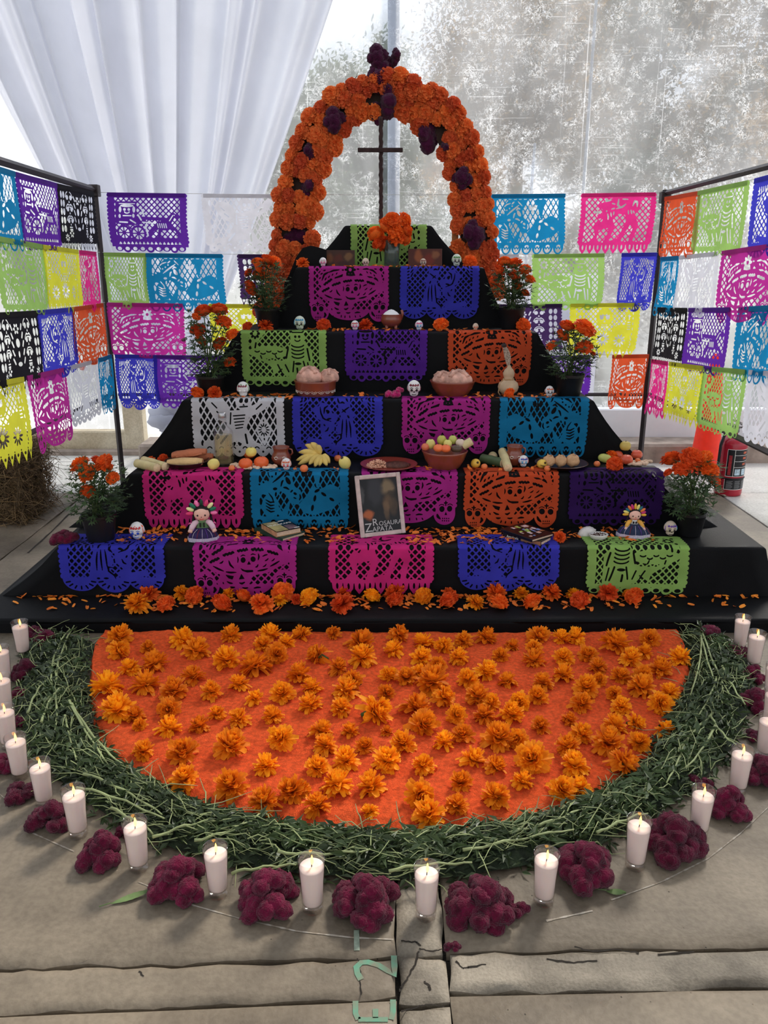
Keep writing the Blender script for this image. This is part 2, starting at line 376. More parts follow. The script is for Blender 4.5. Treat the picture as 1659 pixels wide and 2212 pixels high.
# ---- translucent plastic tent wall
def plastic(name, base):
    m = bpy.data.materials.new(name); m.use_nodes = True; n = m.node_tree.nodes; l = m.node_tree.links; n.remove(n['Principled BSDF']); out = n['Material Output']
    t = n.new('ShaderNodeNewGeometry')
    mp = n.new('ShaderNodeMapping'); mp.inputs['Scale'].default_value = (1.0, 1.0, .35); l.new(t.outputs['Position'], mp.inputs[0])
    a = n.new('ShaderNodeTexNoise'); a.inputs['Scale'].default_value = 2.2; a.inputs['Detail'].default_value = 5; a.inputs['Distortion'].default_value = .6; l.new(mp.outputs[0], a.inputs['Vector'])
    # crinkles: sharp ridges of two noises, milky to put in the sun glints
    cr = n.new('ShaderNodeTexNoise'); cr.inputs['Scale'].default_value = 26; cr.inputs['Detail'].default_value = 8; cr.inputs['Roughness'].default_value = .72; cr.inputs['Distortion'].default_value = .9; l.new(t.outputs['Position'], cr.inputs['Vector'])
    sb = n.new('ShaderNodeMath'); sb.operation = 'SUBTRACT'; sb.inputs[1].default_value = .5; l.new(cr.outputs[0], sb.inputs[0])
    ab = n.new('ShaderNodeMath'); ab.operation = 'ABSOLUTE'; l.new(sb.outputs[0], ab.inputs[0])
    rr = n.new('ShaderNodeMapRange'); rr.inputs[1].default_value = 0.0; rr.inputs[2].default_value = .028; rr.inputs[3].default_value = 1; rr.inputs[4].default_value = 0; l.new(ab.outputs[0], rr.inputs[0])
    pk = n.new('ShaderNodeTexNoise'); pk.inputs['Scale'].default_value = 9; pk.inputs['Detail'].default_value = 6; pk.inputs['Roughness'].default_value = .7; l.new(t.outputs['Position'], pk.inputs['Vector'])
    pr = n.new('ShaderNodeMapRange'); pr.inputs[1].default_value = .46; pr.inputs[2].default_value = .66; l.new(pk.outputs[0], pr.inputs[0])
    mu = n.new('ShaderNodeMath'); mu.operation = 'MULTIPLY'; l.new(rr.outputs[0], mu.inputs[0]); l.new(pr.outputs[0], mu.inputs[1])
    # horizontal scuffs and vertical creases
    m2 = n.new('ShaderNodeMapping'); m2.inputs['Scale'].default_value = (1.2, 1, 60); l.new(t.outputs['Position'], m2.inputs[0])
    h = n.new('ShaderNodeTexNoise'); h.inputs['Scale'].default_value = 2.0; h.inputs['Detail'].default_value = 2; l.new(m2.outputs[0], h.inputs['Vector'])
    hr = n.new('ShaderNodeMapRange'); hr.inputs[1].default_value = .66; hr.inputs[2].default_value = .76; hr.inputs[4].default_value = .30; l.new(h.outputs[0], hr.inputs[0])
    m3 = n.new('ShaderNodeMapping'); m3.inputs['Scale'].default_value = (34, 1, .22); m3.inputs['Rotation'].default_value = (0, .05, 0); l.new(t.outputs['Position'], m3.inputs[0])
    v = n.new('ShaderNodeTexNoise'); v.inputs['Scale'].default_value = 1.6; v.inputs['Detail'].default_value = 2; l.new(m3.outputs[0], v.inputs['Vector'])
    vr = n.new('ShaderNodeMapRange'); vr.inputs[1].default_value = .70; vr.inputs[2].default_value = .76; vr.inputs[4].default_value = .35; l.new(v.outputs[0], vr.inputs[0])
    ba = n.new('ShaderNodeMapRange'); ba.inputs[1].default_value = .3; ba.inputs[2].default_value = .7; ba.inputs[3].default_value = base - .10; ba.inputs[4].default_value = base + .10; l.new(a.outputs[0], ba.inputs[0])
    s1 = n.new('ShaderNodeMath'); s1.operation = 'MULTIPLY_ADD'; s1.inputs[1].default_value = 1.0; l.new(mu.outputs[0], s1.inputs[0]); l.new(ba.outputs[0], s1.inputs[2])
    s2 = n.new('ShaderNodeMath'); s2.operation = 'ADD'; l.new(s1.outputs[0], s2.inputs[0]); l.new(hr.outputs[0], s2.inputs[1])
    s3 = n.new('ShaderNodeMath'); s3.operation = 'ADD'; s3.use_clamp = True; l.new(s2.outputs[0], s3.inputs[0]); l.new(vr.outputs[0], s3.inputs[1])
    tp = n.new('ShaderNodeBsdfTransparent'); tp.inputs[0].default_value = (.80, .82, .86, 1)
    rf = n.new('ShaderNodeBsdfRefraction'); rf.inputs['IOR'].default_value = 1.07; rf.inputs['Roughness'].default_value = .36; rf.inputs[0].default_value = (.82, .84, .88, 1)
    mt = n.new('ShaderNodeMixShader'); mt.inputs[0].default_value = .55; l.new(tp.outputs[0], mt.inputs[1]); l.new(rf.outputs[0], mt.inputs[2])
    tl = n.new('ShaderNodeBsdfTranslucent'); tl.inputs[0].default_value = (.86, .88, .93, 1)
    ms = n.new('ShaderNodeMixShader'); l.new(s3.outputs[0], ms.inputs[0]); l.new(mt.outputs[0], ms.inputs[1]); l.new(tl.outputs[0], ms.inputs[2])
    gl = n.new('ShaderNodeBsdfGlossy'); gl.inputs['Roughness'].default_value = .25; mg = n.new('ShaderNodeMixShader'); mg.inputs[0].default_value = .04
    l.new(ms.outputs[0], mg.inputs[1]); l.new(gl.outputs[0], mg.inputs[2]); l.new(mg.outputs[0], out.inputs[0]); return m
M_pl = plastic('creased clear plastic', .20)
YW = 7.15
mb = MB(); rows = []
for j in range(25):
    z = .14 + 4.6 * j / 24
    rows.append([(x, YW + .02 * sin(x * 2.1 + z * .4) + .012 * nz3(x * 1.5, z * 1.2, 3), z) for x in [-6 + 12 * i / 60 for i in range(61)]])
mb.strip(rows); wall = mb.build('wall_back', M_pl); tag(wall, kind='structure')
# welded seams and the pole behind the sheet
M_seam = clear_mat('seam tape', (236, 240, 246), .10, .45)
for k, (xa, ya, xb, yb) in enumerate([(1288, 0, 1258, 440), (540, 0, 520, 440), (1130, 640, 1110, 900)]):
    a = at_y(xa, ya, YW - .03); b = at_y(xb, yb, YW - .03); dd = (a - b).normalized()
    a = a + dd * 1.2; m_ = MB(); m_.strip([[p + Vector((-.012, 0, 0)), p + Vector((-.008, -.006, 0)), p + Vector((.008, -.006, 0)), p + Vector((.012, 0, 0))] for p in [a.lerp(b, t / 10) for t in range(11)]])
    s_ = m_.build('seam', M_seam, wall)
M_pole = pm('painted pole', (206, 210, 216), rough=.5, var=.05)
a = at_y(850, 470, YW + .10)
pb = MB(); pb.tube([(a.x, YW + .10, -.03), (a.x, YW + .10, 1.5), (a.x, YW + .10, 5.0)], .052, 14); tag(pb.build('trim_1', M_pole), kind='structure')
# tent roof, out of view, its span cut to shape the light
M_roof = pm('tent roof fabric', (228, 230, 234), rough=.8, var=.03, trans=.25)
mb = MB(); mb.strip([[(x, y, 4.75 + .25 * (1 - abs(x) / 6)) for x in [-6 + i for i in range(13)]] for y in (-4.5, -2, 0, 1.5, 3.5, 4.9)]); tag(mb.build('ceiling', M_roof), kind='structure')
# outside ground, kerbs
M_gr = pm('outside ground', (150, 148, 138), rough=.9, var=.15, scale=.7)
mb = MB(); mb.box((-40, 9.3, -.3), (40, 60, -.04)); tag(mb.build('ground', M_gr, smooth=False), kind='structure')
M_cream = concrete('stained cream plaster', (176, 158, 128), (214, 202, 176), (110, 92, 66), 1.3)
M_kerb = pm('kerb earth', (150, 136, 124), rough=.9, var=.25, scale=8, bump=.3)
a = at_z(95, 977); b = at_z(322, 973)
mb = MB(); mb.bbox((-5.6, 6.98, -.03), (b.x, 7.10, .20), .012); wl = mb.build('trim_2', M_cream, smooth=False); tag(wl, kind='structure')
mb = MB(); c = at_y(265, 900, 6.98); mb.bbox((c.x, 6.97, -.03), (b.x + .004, 7.11, .47), .012); mb.build('pier', M_cream, wl, smooth=False)
mb = MB(); mb.bbox((-5.6, 6.90, -.03), (b.x + .01, 6.979, .045), .01); mb.build('footing', M_kerb, wl, smooth=False)
mb = MB(); a = at_z(1390, 1006); mb.bbox((b.x + .05, 6.62, -.03), (5.6, 6.95, .16), .02); kr = mb.build('trim_3', M_kerb, smooth=False); tag(kr, kind='structure')
M_white = pm('white painted board', (226, 226, 228), rough=.6, var=.04, scale=6)
mb = MB(); mb.bbox((.9, 6.96, -.03), (5.6, 7.08, .40), .01); tag(mb.build('trim_4', M_white, smooth=False), kind='structure')
# white boards leaning behind the altar, seen through the banners
def board(name, label, x0, x1, z0, z1, y):
    mb = MB(); mb.bbox((x0, y, z0), (x1, y + .03, z1), .006); o = mb.build(name, pm('white corrugated plastic', (232, 232, 238), rough=.6, var=.03, scale=6, trans=.8), smooth=False); tag(o, label, 'board'); return o
a = at_y(1040, 595, 6.5); b = at_y(1312, 648, 6.5)
board('foam_board', 'tall white foam board standing outside the banner frame behind the yellow banner', a.x, x_for(1272, 6.5, 1.0), 0.0, 1.42, 6.52)
board('foam_board', 'short white board standing on the kerb behind the lime banner', x_for(1200, 6.7, 1.3), b.x, .16, at_y(1300, 592, 6.7).z, 6.70)

# ---- trees beyond the plastic
def tree(label, x, y, top, rx, rz, n, cols, trunk_r, seed, lean=0.0, name='tree', lsz=1.0):
    R = random.Random(seed); t = thing(name, label, 'tree', (x, y, -.04), 0, 'trees beyond the plastic wall')
    mb = MB(); zc = top - rz
    mb.tube([(0, 0, 0), (.05 * lean, 0, zc * .5), (lean * .3, .05, zc), (lean * .5, 0, top - rz * .4)], [trunk_r, trunk_r * .8, trunk_r * .6, trunk_r * .25], 9)
    for k in range(7):
        a = R.uniform(0, 6.28); h = zc * R.uniform(.55, 1.0); L = rx * R.uniform(.5, .85)
        mb.tube([(0, 0, h), (cos(a) * L * .5, sin(a) * L * .5, h + L * .3), (cos(a) * L, sin(a) * L, h + L * .75)], [trunk_r * .45, trunk_r * .3, trunk_r * .1], 6)
    mb.build('trunk', pm('bark', (92, 78, 64), rough=.9, var=.3, scale=12, bump=.5), t)
    bl = []
    for k in range(26):
        d = Vector((R.gauss(0, 1), R.gauss(0, 1), R.gauss(0, 1))).normalized() * R.uniform(.35, .95)
        bl.append((Vector((d.x * rx, d.y * rx, zc + d.z * rz)), R.uniform(.22, .42) * min(rx, rz)))
    for ci, c in enumerate(cols):
        mb = MB()
        for k in range(n // len(cols)):
            p, r = bl[R.randrange(len(bl))] if R.random() < .9 else bl[0]
            if len(cols) > 1 and R.random() < .55: p, r = bl[(R.randrange(len(bl) // len(cols))) * len(cols) + ci]
            q = p + Vector((R.gauss(0, .5), R.gauss(0, .5), R.gauss(0, .5))) * r
            s = R.uniform(.035, .085) * lsz; u = Vector((R.gauss(0, 1), R.gauss(0, 1), R.gauss(0, 1))).normalized(); v = u.orthogonal().normalized()
            mb.add([q - u * s, q + v * s * .45, q + u * s, q - v * s * .45], [(0, 1, 2, 3)])
        f = mb.build('foliage', pm('leaves %d %d %d' % c, c, rough=.6, var=.3, scale=3, trans=.55), t, smooth=False); f['kind'] = 'stuff'
    return t
G1, G2, G3, G4 = (58, 80, 52), (98, 114, 70), (226, 178, 90), (136, 112, 78)
tree('round grey-green tree beyond the plastic beside the curtain', -1.3, 17.5, 5.4, 2.3, 2.2, 36000, [G1, G2], .16, 1)
tree('tall golden-tinged tree seen right of the flower arch', 3.1, 20.5, 10.4, 2.7, 4.6, 38000, [G3, G4, G1, G4], .24, 3)
tree('tall brown-green tree in the middle of the plastic wall', 7.1, 15.4, 8.6, 2.3, 3.6, 38000, [G4, G1, G4, G3], .24, 4)
tree('tall dark tree at the far end of the plastic wall', 13.0, 19.5, 9.0, 2.4, 3.6, 12000, [G1, G4], .2, 5)
tree('distant tall dark tree between the two golden trees', 8.0, 27.5, 12.6, 3.2, 5.4, 20000, [G1, G4], .3, 11, name='distant_tree', lsz=2.2)
tree('distant grey-green tree seen behind the flower arch', .4, 31.0, 9.4, 3.4, 4.2, 16000, [G1, G2], .3, 12, name='distant_tree', lsz=2.0)
tree('distant tall tree at the far end of the plastic wall', 16.5, 28.0, 12.6, 3.4, 5.0, 20000, [G4, G1], .3, 13, name='distant_tree', lsz=2.2)
tree('low bushy tree behind the curtain foot', -4.4, 12.6, 2.9, 1.7, 1.25, 16000, [G1, G2], .12, 8, name='bushy_tree', lsz=.7)
tree('low bushy tree seen through the flower arch', -.6, 12.4, 2.8, 1.7, 1.2, 16000, [G1, G2], .12, 2, name='bushy_tree', lsz=.7)
tree('low brown-green bushy tree behind the turquoise banner', 3.1, 12.3, 3.1, 1.7, 1.3, 16000, [G4, G1], .12, 6, name='bushy_tree', lsz=.7)
tree('low bushy tree behind the cone side of the wall', 6.8, 12.0, 2.9, 1.7, 1.25, 15000, [G1, G4], .12, 7, name='bushy_tree', lsz=.7)
# ================================================================== curtain
M_cur = pm('white voile curtain', (232, 233, 240), rough=.75, var=.03, scale=3, trans=.6, spec=.1)
CT = at_y(372, 872, 6.45)                      # where it is tied
cur = thing('curtain', 'tall white curtain fanning down to a tied knot behind the banners', 'curtain', (CT.x, 6.45, 0))
R = random.Random(5)
NU = 260; ztop = 4.7; zt = CT.z
xl_top = at_y(-190, 0, 6.45).x - CT.x - .35; xr_top = at_y(663, 0, 6.45).x - CT.x + .62
folds = []
u = 0
while u < 1: folds.append((u, R.uniform(.6, 1.4), R.choice([-1, 1]), R.uniform(.010, .030))); u += R.uniform(.035, .10)
def pleat(u):
    s = 0
    for a, k, sg, wd in folds: s += k * sg * math.exp(-((u - a) / wd) ** 2)
    return s
mb = MB(); rows = []
for j in range(41):
    t = j / 40; z = ztop + (zt - ztop) * t; row = []
    for i in range(NU + 1):
        u = i / NU
        xt = xl_top + (xr_top - xl_top) * u; xb = -.10 + .2 * u
        k = t ** 1.12
        x = xt * (1 - k) + xb * k
        yo = pleat(u) * (.24 * (1 - .6 * t)) + .03 * sin(u * 23) * (1 - t) + .03 * sin(u * 9 + t * 2)
        row.append((x + pleat(u + .01) * .01, yo + .06, z))
    rows.append(row)
mb.strip(rows); mb.build('drape', M_cur, cur)
mb = MB()
for k in range(7):
    a = k * 1.3; mb.ell((.075 * cos(a), -.02 + .03 * sin(a) - .03, zt + .02 - .05 * k), (.125, .075, .065), 18, 10, fn=lambda p: 1 + .22 * sin(p.x * 9 + k) * .5 + .2 * nz3(p.x * 4 + k, p.y * 4, p.z * 4))
mb.build('knot', M_cur, cur)
mb = MB(); rows = []
for j in range(15):
    t = j / 14; z = zt - .14 + (0.004 - zt + .14) * t
    rows.append([((-.5 + i / 40) * (.14 + .30 * t), .045 * sin(i * .9 + .3 * t) * (.5 + t * .6) + .02 * sin(i * 2.3), z) for i in range(41)])
mb.strip(rows); mb.build('tail', M_cur, cur)

# ================================================================== stepped altar
M_blk = pm('black cloth', (10, 10, 12), rough=.7, var=.25, scale=6, bump=.12, bscale=180, spec=.14)
LV = [  # y_front, z_top, x_left, x_right, x_left_bottom, x_right_bottom
    (3.353, .069, -1.86, 1.93, -1.90, 1.97),
    (3.62, .319, -1.541, 1.80, -1.84, 1.90),
    (3.93, .599, -1.266, 1.330, -1.60, 1.70),
    (4.25, .919, -1.051, 1.092, -1.31, 1.37),
    (4.58, 1.243, -.812, .838, -1.07, 1.10),
    (4.90, 1.586, -.500, .568, -.68, .74),
    (5.15, 1.826, -.225, .275, -.46, .52)]
YB = 5.24
altar = thing('stepped_altar', 'seven-tier stepped altar draped in black cloth under all the offerings', 'altar', (0, 0, 0))
for i, (yf, zt_, xl, xr, xlb, xrb) in enumerate(LV):
    zb = LV[i - 1][1] - .004 if i else 0.001
    yb = YB if i < 5 else (5.235 if i == 6 else 5.24)
    if i == 0: yb = 5.24
    mb = MB(); NX, NY = 46, 20
    path = [(xl, yb + (yf - yb) * k / NY, -1, 0) for k in range(NY)] + [(xl + (xr - xl) * k / NX, yf, (-1 if k == 0 else 1 if k == NX else 0), 1) for k in range(NX + 1)] + [(xr, yf + (yb - yf) * k / NY, 1, 0) for k in range(1, NY + 1)]
    H = zt_ - zb; prof = [(0, zt_), (.006, zt_ - .002), (.011, zt_ - .008), (.012, zt_ - .016)] + [(.012, zt_ - H * t) for t in (.2, .35, .5, .65, .8, .9, 1.0)]
    rows = []
    for o_, z in prof:
        t = (zt_ - z) / max(H, 1e-6); row = []
        for (x, y, sd_, fr) in path:
            fl_ = t * t * .35 + t * .65
            dx = (-(xl - xlb) if sd_ < 0 else (xrb - xr) if sd_ > 0 else 0) * fl_
            if sd_ == 0:                      # front face widens with the sides
                u_ = (x - xl) / (xr - xl); dx = ((xlb - xl) * (1 - u_) + (xrb - xr) * u_) * fl_
            elif sd_ < 0: dx = (xlb - xl) * fl_
            wz = .007 * nz3(x * 3, z * 5, i * 7 + y * 2) * min(1, t * 4) + .010 * nz3(x * 1.1, y * 1.3, z * 2 + i) * t
            row.append((x + dx + sd_ * o_ + (wz if sd_ and not fr else 0), y - fr * (o_ + max(-.004, wz)), z - (.003 * abs(nz3(x * 2, y, 4)) if t < .1 else 0)))
        rows.append(row)
    mb.strip(rows)
    top = [[(xl + (xr - xl) * a / NX, yf + (yb - yf) * b / 10, zt_ - .003 * abs(nz3((xl + (xr - xl) * a / NX) * 2, yf + (yb - yf) * b / 10, 4)) * (1 if b == 0 or a in (0, NX) else .5)) for a in range(NX + 1)] for b in range(11)]
    mb.strip(top)
    o = mb.build('tier', M_blk, altar)
# cloth hump and slack beside the top tiers
mb = MB(); rows = []
ra, rb, rc = at_y(700, 535, 5.2), at_y(655, 532, 5.2), at_y(612, 610, 5.2)
for j in range(9):
    v = j / 8
    rows.append([(x_for(px_, 5.0 + .22 * v, 1.6), 5.0 + .22 * v, max(LV[4][1], at_y(px_, py_, 5.2).z) * (1 - .06 * v) - .02 * v) for px_, py_ in ((612, 612), (624, 592), (640, 556), (655, 537), (672, 532), (690, 536), (706, 541))])
mb.strip(rows)
mb.strip([[Vector(p) for p in rows[0]], [Vector((p[0], p[1] - .01, LV[4][1] + .002)) for p in rows[0]]])
mb.build('cloth_hump', M_blk, altar)
def tread(step, px, py, r=.03, fr=None):
    """point on a tread (step 1..7) under a pixel, kept on the tread"""
    yf, z = LV[step - 1][:2]; yn = LV[step][0] if step < 7 else 5.24
    y = at_z(px, py, z).y if z < CAM_H - .02 else yf + .1
    if fr is not None: y = yf + fr * (yn - yf)
    y = min(max(y, yf + r * .8), yn - .016 - r)
    return Vector((x_for(px, y, z), y, z))
# ================================================================== cut-paper designs (units: 4 wide, 3 high, y down)
NXG, NYG = 156, 118
gx, gy = np.meshgrid(np.linspace(-.06, 4.06, NXG), np.linspace(-.02, 3.06, NYG))
def sE(cx, cy, rx, ry=None, a=0):
    ry = ry or rx; c, s = cos(a), sin(a); X = (gx - cx) * c + (gy - cy) * s; Y = -(gx - cx) * s + (gy - cy) * c
    return (np.sqrt((X / rx) ** 2 + (Y / ry) ** 2) - 1) * min(rx, ry)
def sL(pts, r):
    d = None
    for (x0, y0), (x1, y1) in zip(pts, pts[1:]):
        vx, vy = x1 - x0, y1 - y0; L = vx * vx + vy * vy + 1e-9
        t = np.clip(((gx - x0) * vx + (gy - y0) * vy) / L, 0, 1); q = np.hypot(gx - x0 - t * vx, gy - y0 - t * vy) - r
        d = q if d is None else np.minimum(d, q)
    return d
def sP(pts):
    d = np.full(gx.shape, 1e9); inside = np.zeros(gx.shape, bool); n = len(pts)
    for i in range(n):
        x0, y0 = pts[i]; x1, y1 = pts[(i + 1) % n]; vx, vy = x1 - x0, y1 - y0; L = vx * vx + vy * vy + 1e-9
        t = np.clip(((gx - x0) * vx + (gy - y0) * vy) / L, 0, 1); d = np.minimum(d, np.hypot(gx - x0 - t * vx, gy - y0 - t * vy))
        c = ((y0 > gy) != (y1 > gy)) & (gx < (x1 - x0) * (gy - y0) / (y1 - y0 + 1e-12) + x0); inside ^= c
    return np.where(inside, -d, d)
def sR(x0, y0, x1, y1): return np.maximum(np.abs(gx - (x0 + x1) / 2) - (x1 - x0) / 2, np.abs(gy - (y0 + y1) / 2) - (y1 - y0) / 2)
def arc(cx, cy, R_, a0, a1, ry=None, n=7):
    ry = ry or R_; return [(cx + R_ * cos(radians(a0 + (a1 - a0) * k / n)), cy + ry * sin(radians(a0 + (a1 - a0) * k / n))) for k in range(n + 1)]
def U(l): 
    d = l[0]
    for k in l[1:]: d = np.minimum(d, k)
    return d
def mir(pts): return [(4 - x, y) for x, y in pts]
def petals(cx, cy, r0, r1, n, w_, a0=0, ry=1.0): return [sE(cx + (r0 + r1) / 2 * cos(a0 + 2 * pi * k / n), cy + ry * (r0 + r1) / 2 * sin(a0 + 2 * pi * k / n), (r1 - r0) / 2, w_, a0 + 2 * pi * k / n) for k in range(n)]
def wheel(cx, cy, r, n): return np.maximum(sE(cx, cy, r), -U([sL([(cx, cy), (cx + r * cos(2 * pi * k / n), cy + r * sin(2 * pi * k / n))], .03) for k in range(n)] + [sE(cx, cy, .09)]))
def skull(cx, cy, s):
    return [sE(cx - .17 * s, cy - .05 * s, .115 * s, .12 * s), sE(cx + .17 * s, cy - .05 * s, .115 * s, .12 * s), sP([(cx, cy + .06 * s), (cx - .06 * s, cy + .2 * s), (cx + .06 * s, cy + .2 * s)])] + \
        [sE(cx + k * .085 * s, cy + .34 * s + e * .1 * s, .026 * s, .036 * s) for k in (-1.5, -.5, .5, 1.5) for e in (0, 1)]
def finish(sil, holes, hem, hemholes, inner=(.36, .26, 3.64, 2.42), bottom=2.5, pitch=.29, lat=True, asp=1.0, t=.030, reg=None):
    side = [sE(.06 if s < 0 else 3.94, .12 + .185 * k, .07, .085) for k in range(int(bottom / .185)) for s in (-1, 1)]
    sheet = U([sR(.06, 0, 3.94, bottom)] + side + hem)
    hs = list(holes) + list(hemholes)
    if lat:
        p, q = gx + gy * asp, gx - gy * asp
        l1 = np.abs((p / pitch + .5) % 1 - .5) * pitch / sqrt(1 + asp * asp); l2 = np.abs((q / pitch + .5) % 1 - .5) * pitch / sqrt(1 + asp * asp)
        d = np.maximum(np.maximum(sR(*inner), t - l1), t - l2)
        if reg: d = np.maximum(d, U(reg))
        if sil: d = np.maximum(d, -(U(sil) - .035))
        hs.append(d)
    return np.maximum(sheet, -U(hs))
DES = {}
# catrina with a wide hat
def wav(pts, r, n=10, amp=.03, k=3.0):
    """wavy cut along a polyline"""
    out = []
    L = len(pts) - 1
    for q in range(n + 1):
        t = q / n * L; i = min(int(t), L - 1); f = t - i; (x0, y0), (x1, y1) = pts[i], pts[i + 1]; out.append((x0 + (x1 - x0) * f, y0 + (y1 - y0) * f + amp * sin(q / n * k * 6.28)))
    return sL(out, r)
def cv(x0, y0, kx, ky, yo): return lambda pts: [((x - x0) / kx, (y - y0) / ky + yo) for x, y in pts]
def leaf_(pts, r):
    """tapered cut: thick in the middle"""
    n = 8; out = []; L = len(pts) - 1
    for q in range(n):
        a, b = q / n * L, (q + 1) / n * L; f = []
        for t in (a, b): i = min(int(t), L - 1); u = t - i; f.append((pts[i][0] + (pts[i + 1][0] - pts[i][0]) * u, pts[i][1] + (pts[i + 1][1] - pts[i][1]) * u))
        out.append(sL(f, r * (.35 + .65 * sin(pi * (q + .5) / n))))
    return U(out)
c = cv(45, 65, 214, 212, .40)
h = [sE(*c([(460, 290)])[0], .10, .105), sE(*c([(545, 285)])[0], .10, .105), sP(c([(508, 298), (492, 330), (526, 328)])), sP(c([(430, 352), (470, 372), (540, 372), (540, 388), (490, 394), (450, 380)]))]
for a_, r_ in (([(438, 262), (460, 250), (482, 256)], .022), ([(525, 252), (545, 242), (570, 250)], .022), ([(412, 262), (418, 285), (412, 310)], .024), ([(590, 240), (594, 265), (586, 292)], .03), ([(340, 295), (350, 325), (378, 352)], .036), ([(262, 318), (282, 312), (296, 296)], .026), ([(210, 344), (250, 362), (292, 376)], .036), ([(310, 382), (352, 388), (396, 388)], .036), ([(622, 262), (645, 250), (666, 246)], .026), ([(640, 298), (658, 290), (672, 276)], .024), ([(696, 300), (712, 290), (724, 276)], .022), ([(622, 345), (640, 338), (652, 322)], .024), ([(560, 350), (575, 345), (586, 325)], .026), ([(684, 342), (722, 322), (762, 298)], .034), ([(576, 380), (620, 372), (662, 360)], .034),
              ([(190, 205), (215, 150), (258, 128)], .044), ([(265, 128), (310, 112), (370, 106)], .04), ([(160, 190), (175, 178)], .034), ([(175, 148), (198, 138)], .03), ([(205, 114), (228, 108)], .03), ([(222, 205), (236, 180)], .03), ([(258, 182), (272, 160)], .028), ([(296, 162), (306, 142)], .026), ([(338, 150), (350, 132)], .026), ([(398, 108), (420, 108)], .03), ([(560, 98), (586, 100)], .03), ([(625, 100), (668, 96), (690, 100)], .034), ([(700, 104), (735, 112), (772, 142)], .038), ([(664, 120), (678, 138)], .026), ([(704, 128), (716, 146)], .026), ([(742, 150), (754, 168)], .026), ([(750, 96), (776, 100)], .026),
              ([(282, 475), (288, 492)], .026), ([(316, 468), (340, 482), (364, 486)], .036), ([(420, 480), (440, 486), (466, 472)], .034), ([(342, 518), (360, 522), (380, 518)], .036), ([(440, 518), (466, 522), (490, 516)], .03), ([(536, 520), (566, 514), (596, 516)], .034), ([(206, 518), (216, 540), (200, 562)], .05), ([(722, 510), (730, 532), (752, 552)], .05), ([(300, 545), (296, 560)], .026), ([(392, 540), (388, 566)], .026), ([(430, 545), (428, 570)], .026), ([(480, 545), (482, 570)], .026), ([(540, 545), (546, 566)], .026), ([(590, 545), (600, 562)], .026)): h.append(leaf_(c(a_), r_ * 1.1))
for a_, r_ in (([(418, 216), (500, 208)], .042), ([(540, 206), (626, 210)], .042), ([(300, 252), (380, 230)], .042), ([(188, 310), (260, 280)], .042), ([(668, 218), (746, 244)], .042), ([(212, 245), (292, 198)], .046)): h.append(wav(c(a_), r_))
h += [sP(c([(322, 192), (326, 176), (412, 144), (404, 172)])), sP(c([(442, 160), (450, 148), (540, 148), (546, 160), (500, 166)])), sP(c([(580, 160), (596, 136), (628, 160)])), sP(c([(660, 165), (712, 168), (742, 184), (690, 182)])), sP(c([(738, 190), (756, 174), (780, 190), (796, 222), (770, 206)])), sP(c([(440, 402), (416, 452), (466, 446)])), sP(c([(302, 406), (376, 420), (364, 452), (330, 440)]))]
fc = c([(490, 105)])[0]; h += petals(fc[0], fc[1], .07, .29, 8, .062)
for cx, cy, sg in ((135, 490, -1), (800, 475, 1)):
    x_, y_ = c([(cx, cy)])[0]; h += skull(x_, y_, 1.0) + [sL([(x_, y_ - .36), (x_, y_ - .18)], .026), sL([(x_ - .07, y_ - .29), (x_ + .07, y_ - .29)], .026), sL(arc(x_ - .18, y_ - .1, .14, 215, 320), .018), sL(arc(x_ + .18, y_ - .1, .14, 220, 325), .018)]
rg = [sP(c([(98, 10), (200, 10), (185, 110), (150, 150), (152, 240), (180, 262), (130, 330), (160, 372), (98, 398)])), sP(c([(795, 10), (850, 10), (850, 242), (836, 238), (820, 150), (800, 110)])), sP(c([(498, 440), (560, 412), (660, 395), (780, 335), (845, 305), (845, 378), (722, 430), (718, 488), (498, 488), (520, 462)])), sP(c([(135, 345), (180, 370), (262, 408), (250, 440), (245, 495), (222, 495), (205, 420)]))]
DES['catrina'] = finish([sE(.42, 2.42, .40, .47), sE(3.53, 2.35, .40, .47)], h, [sE(.52, 2.45, .46, .50), sE(3.48, 2.45, .46, .50), sE(2, 2.3, 1.1, .58)], [], bottom=2.38, inner=(.22, .22, 3.78, 2.5), pitch=.29, t=.03, reg=rg)
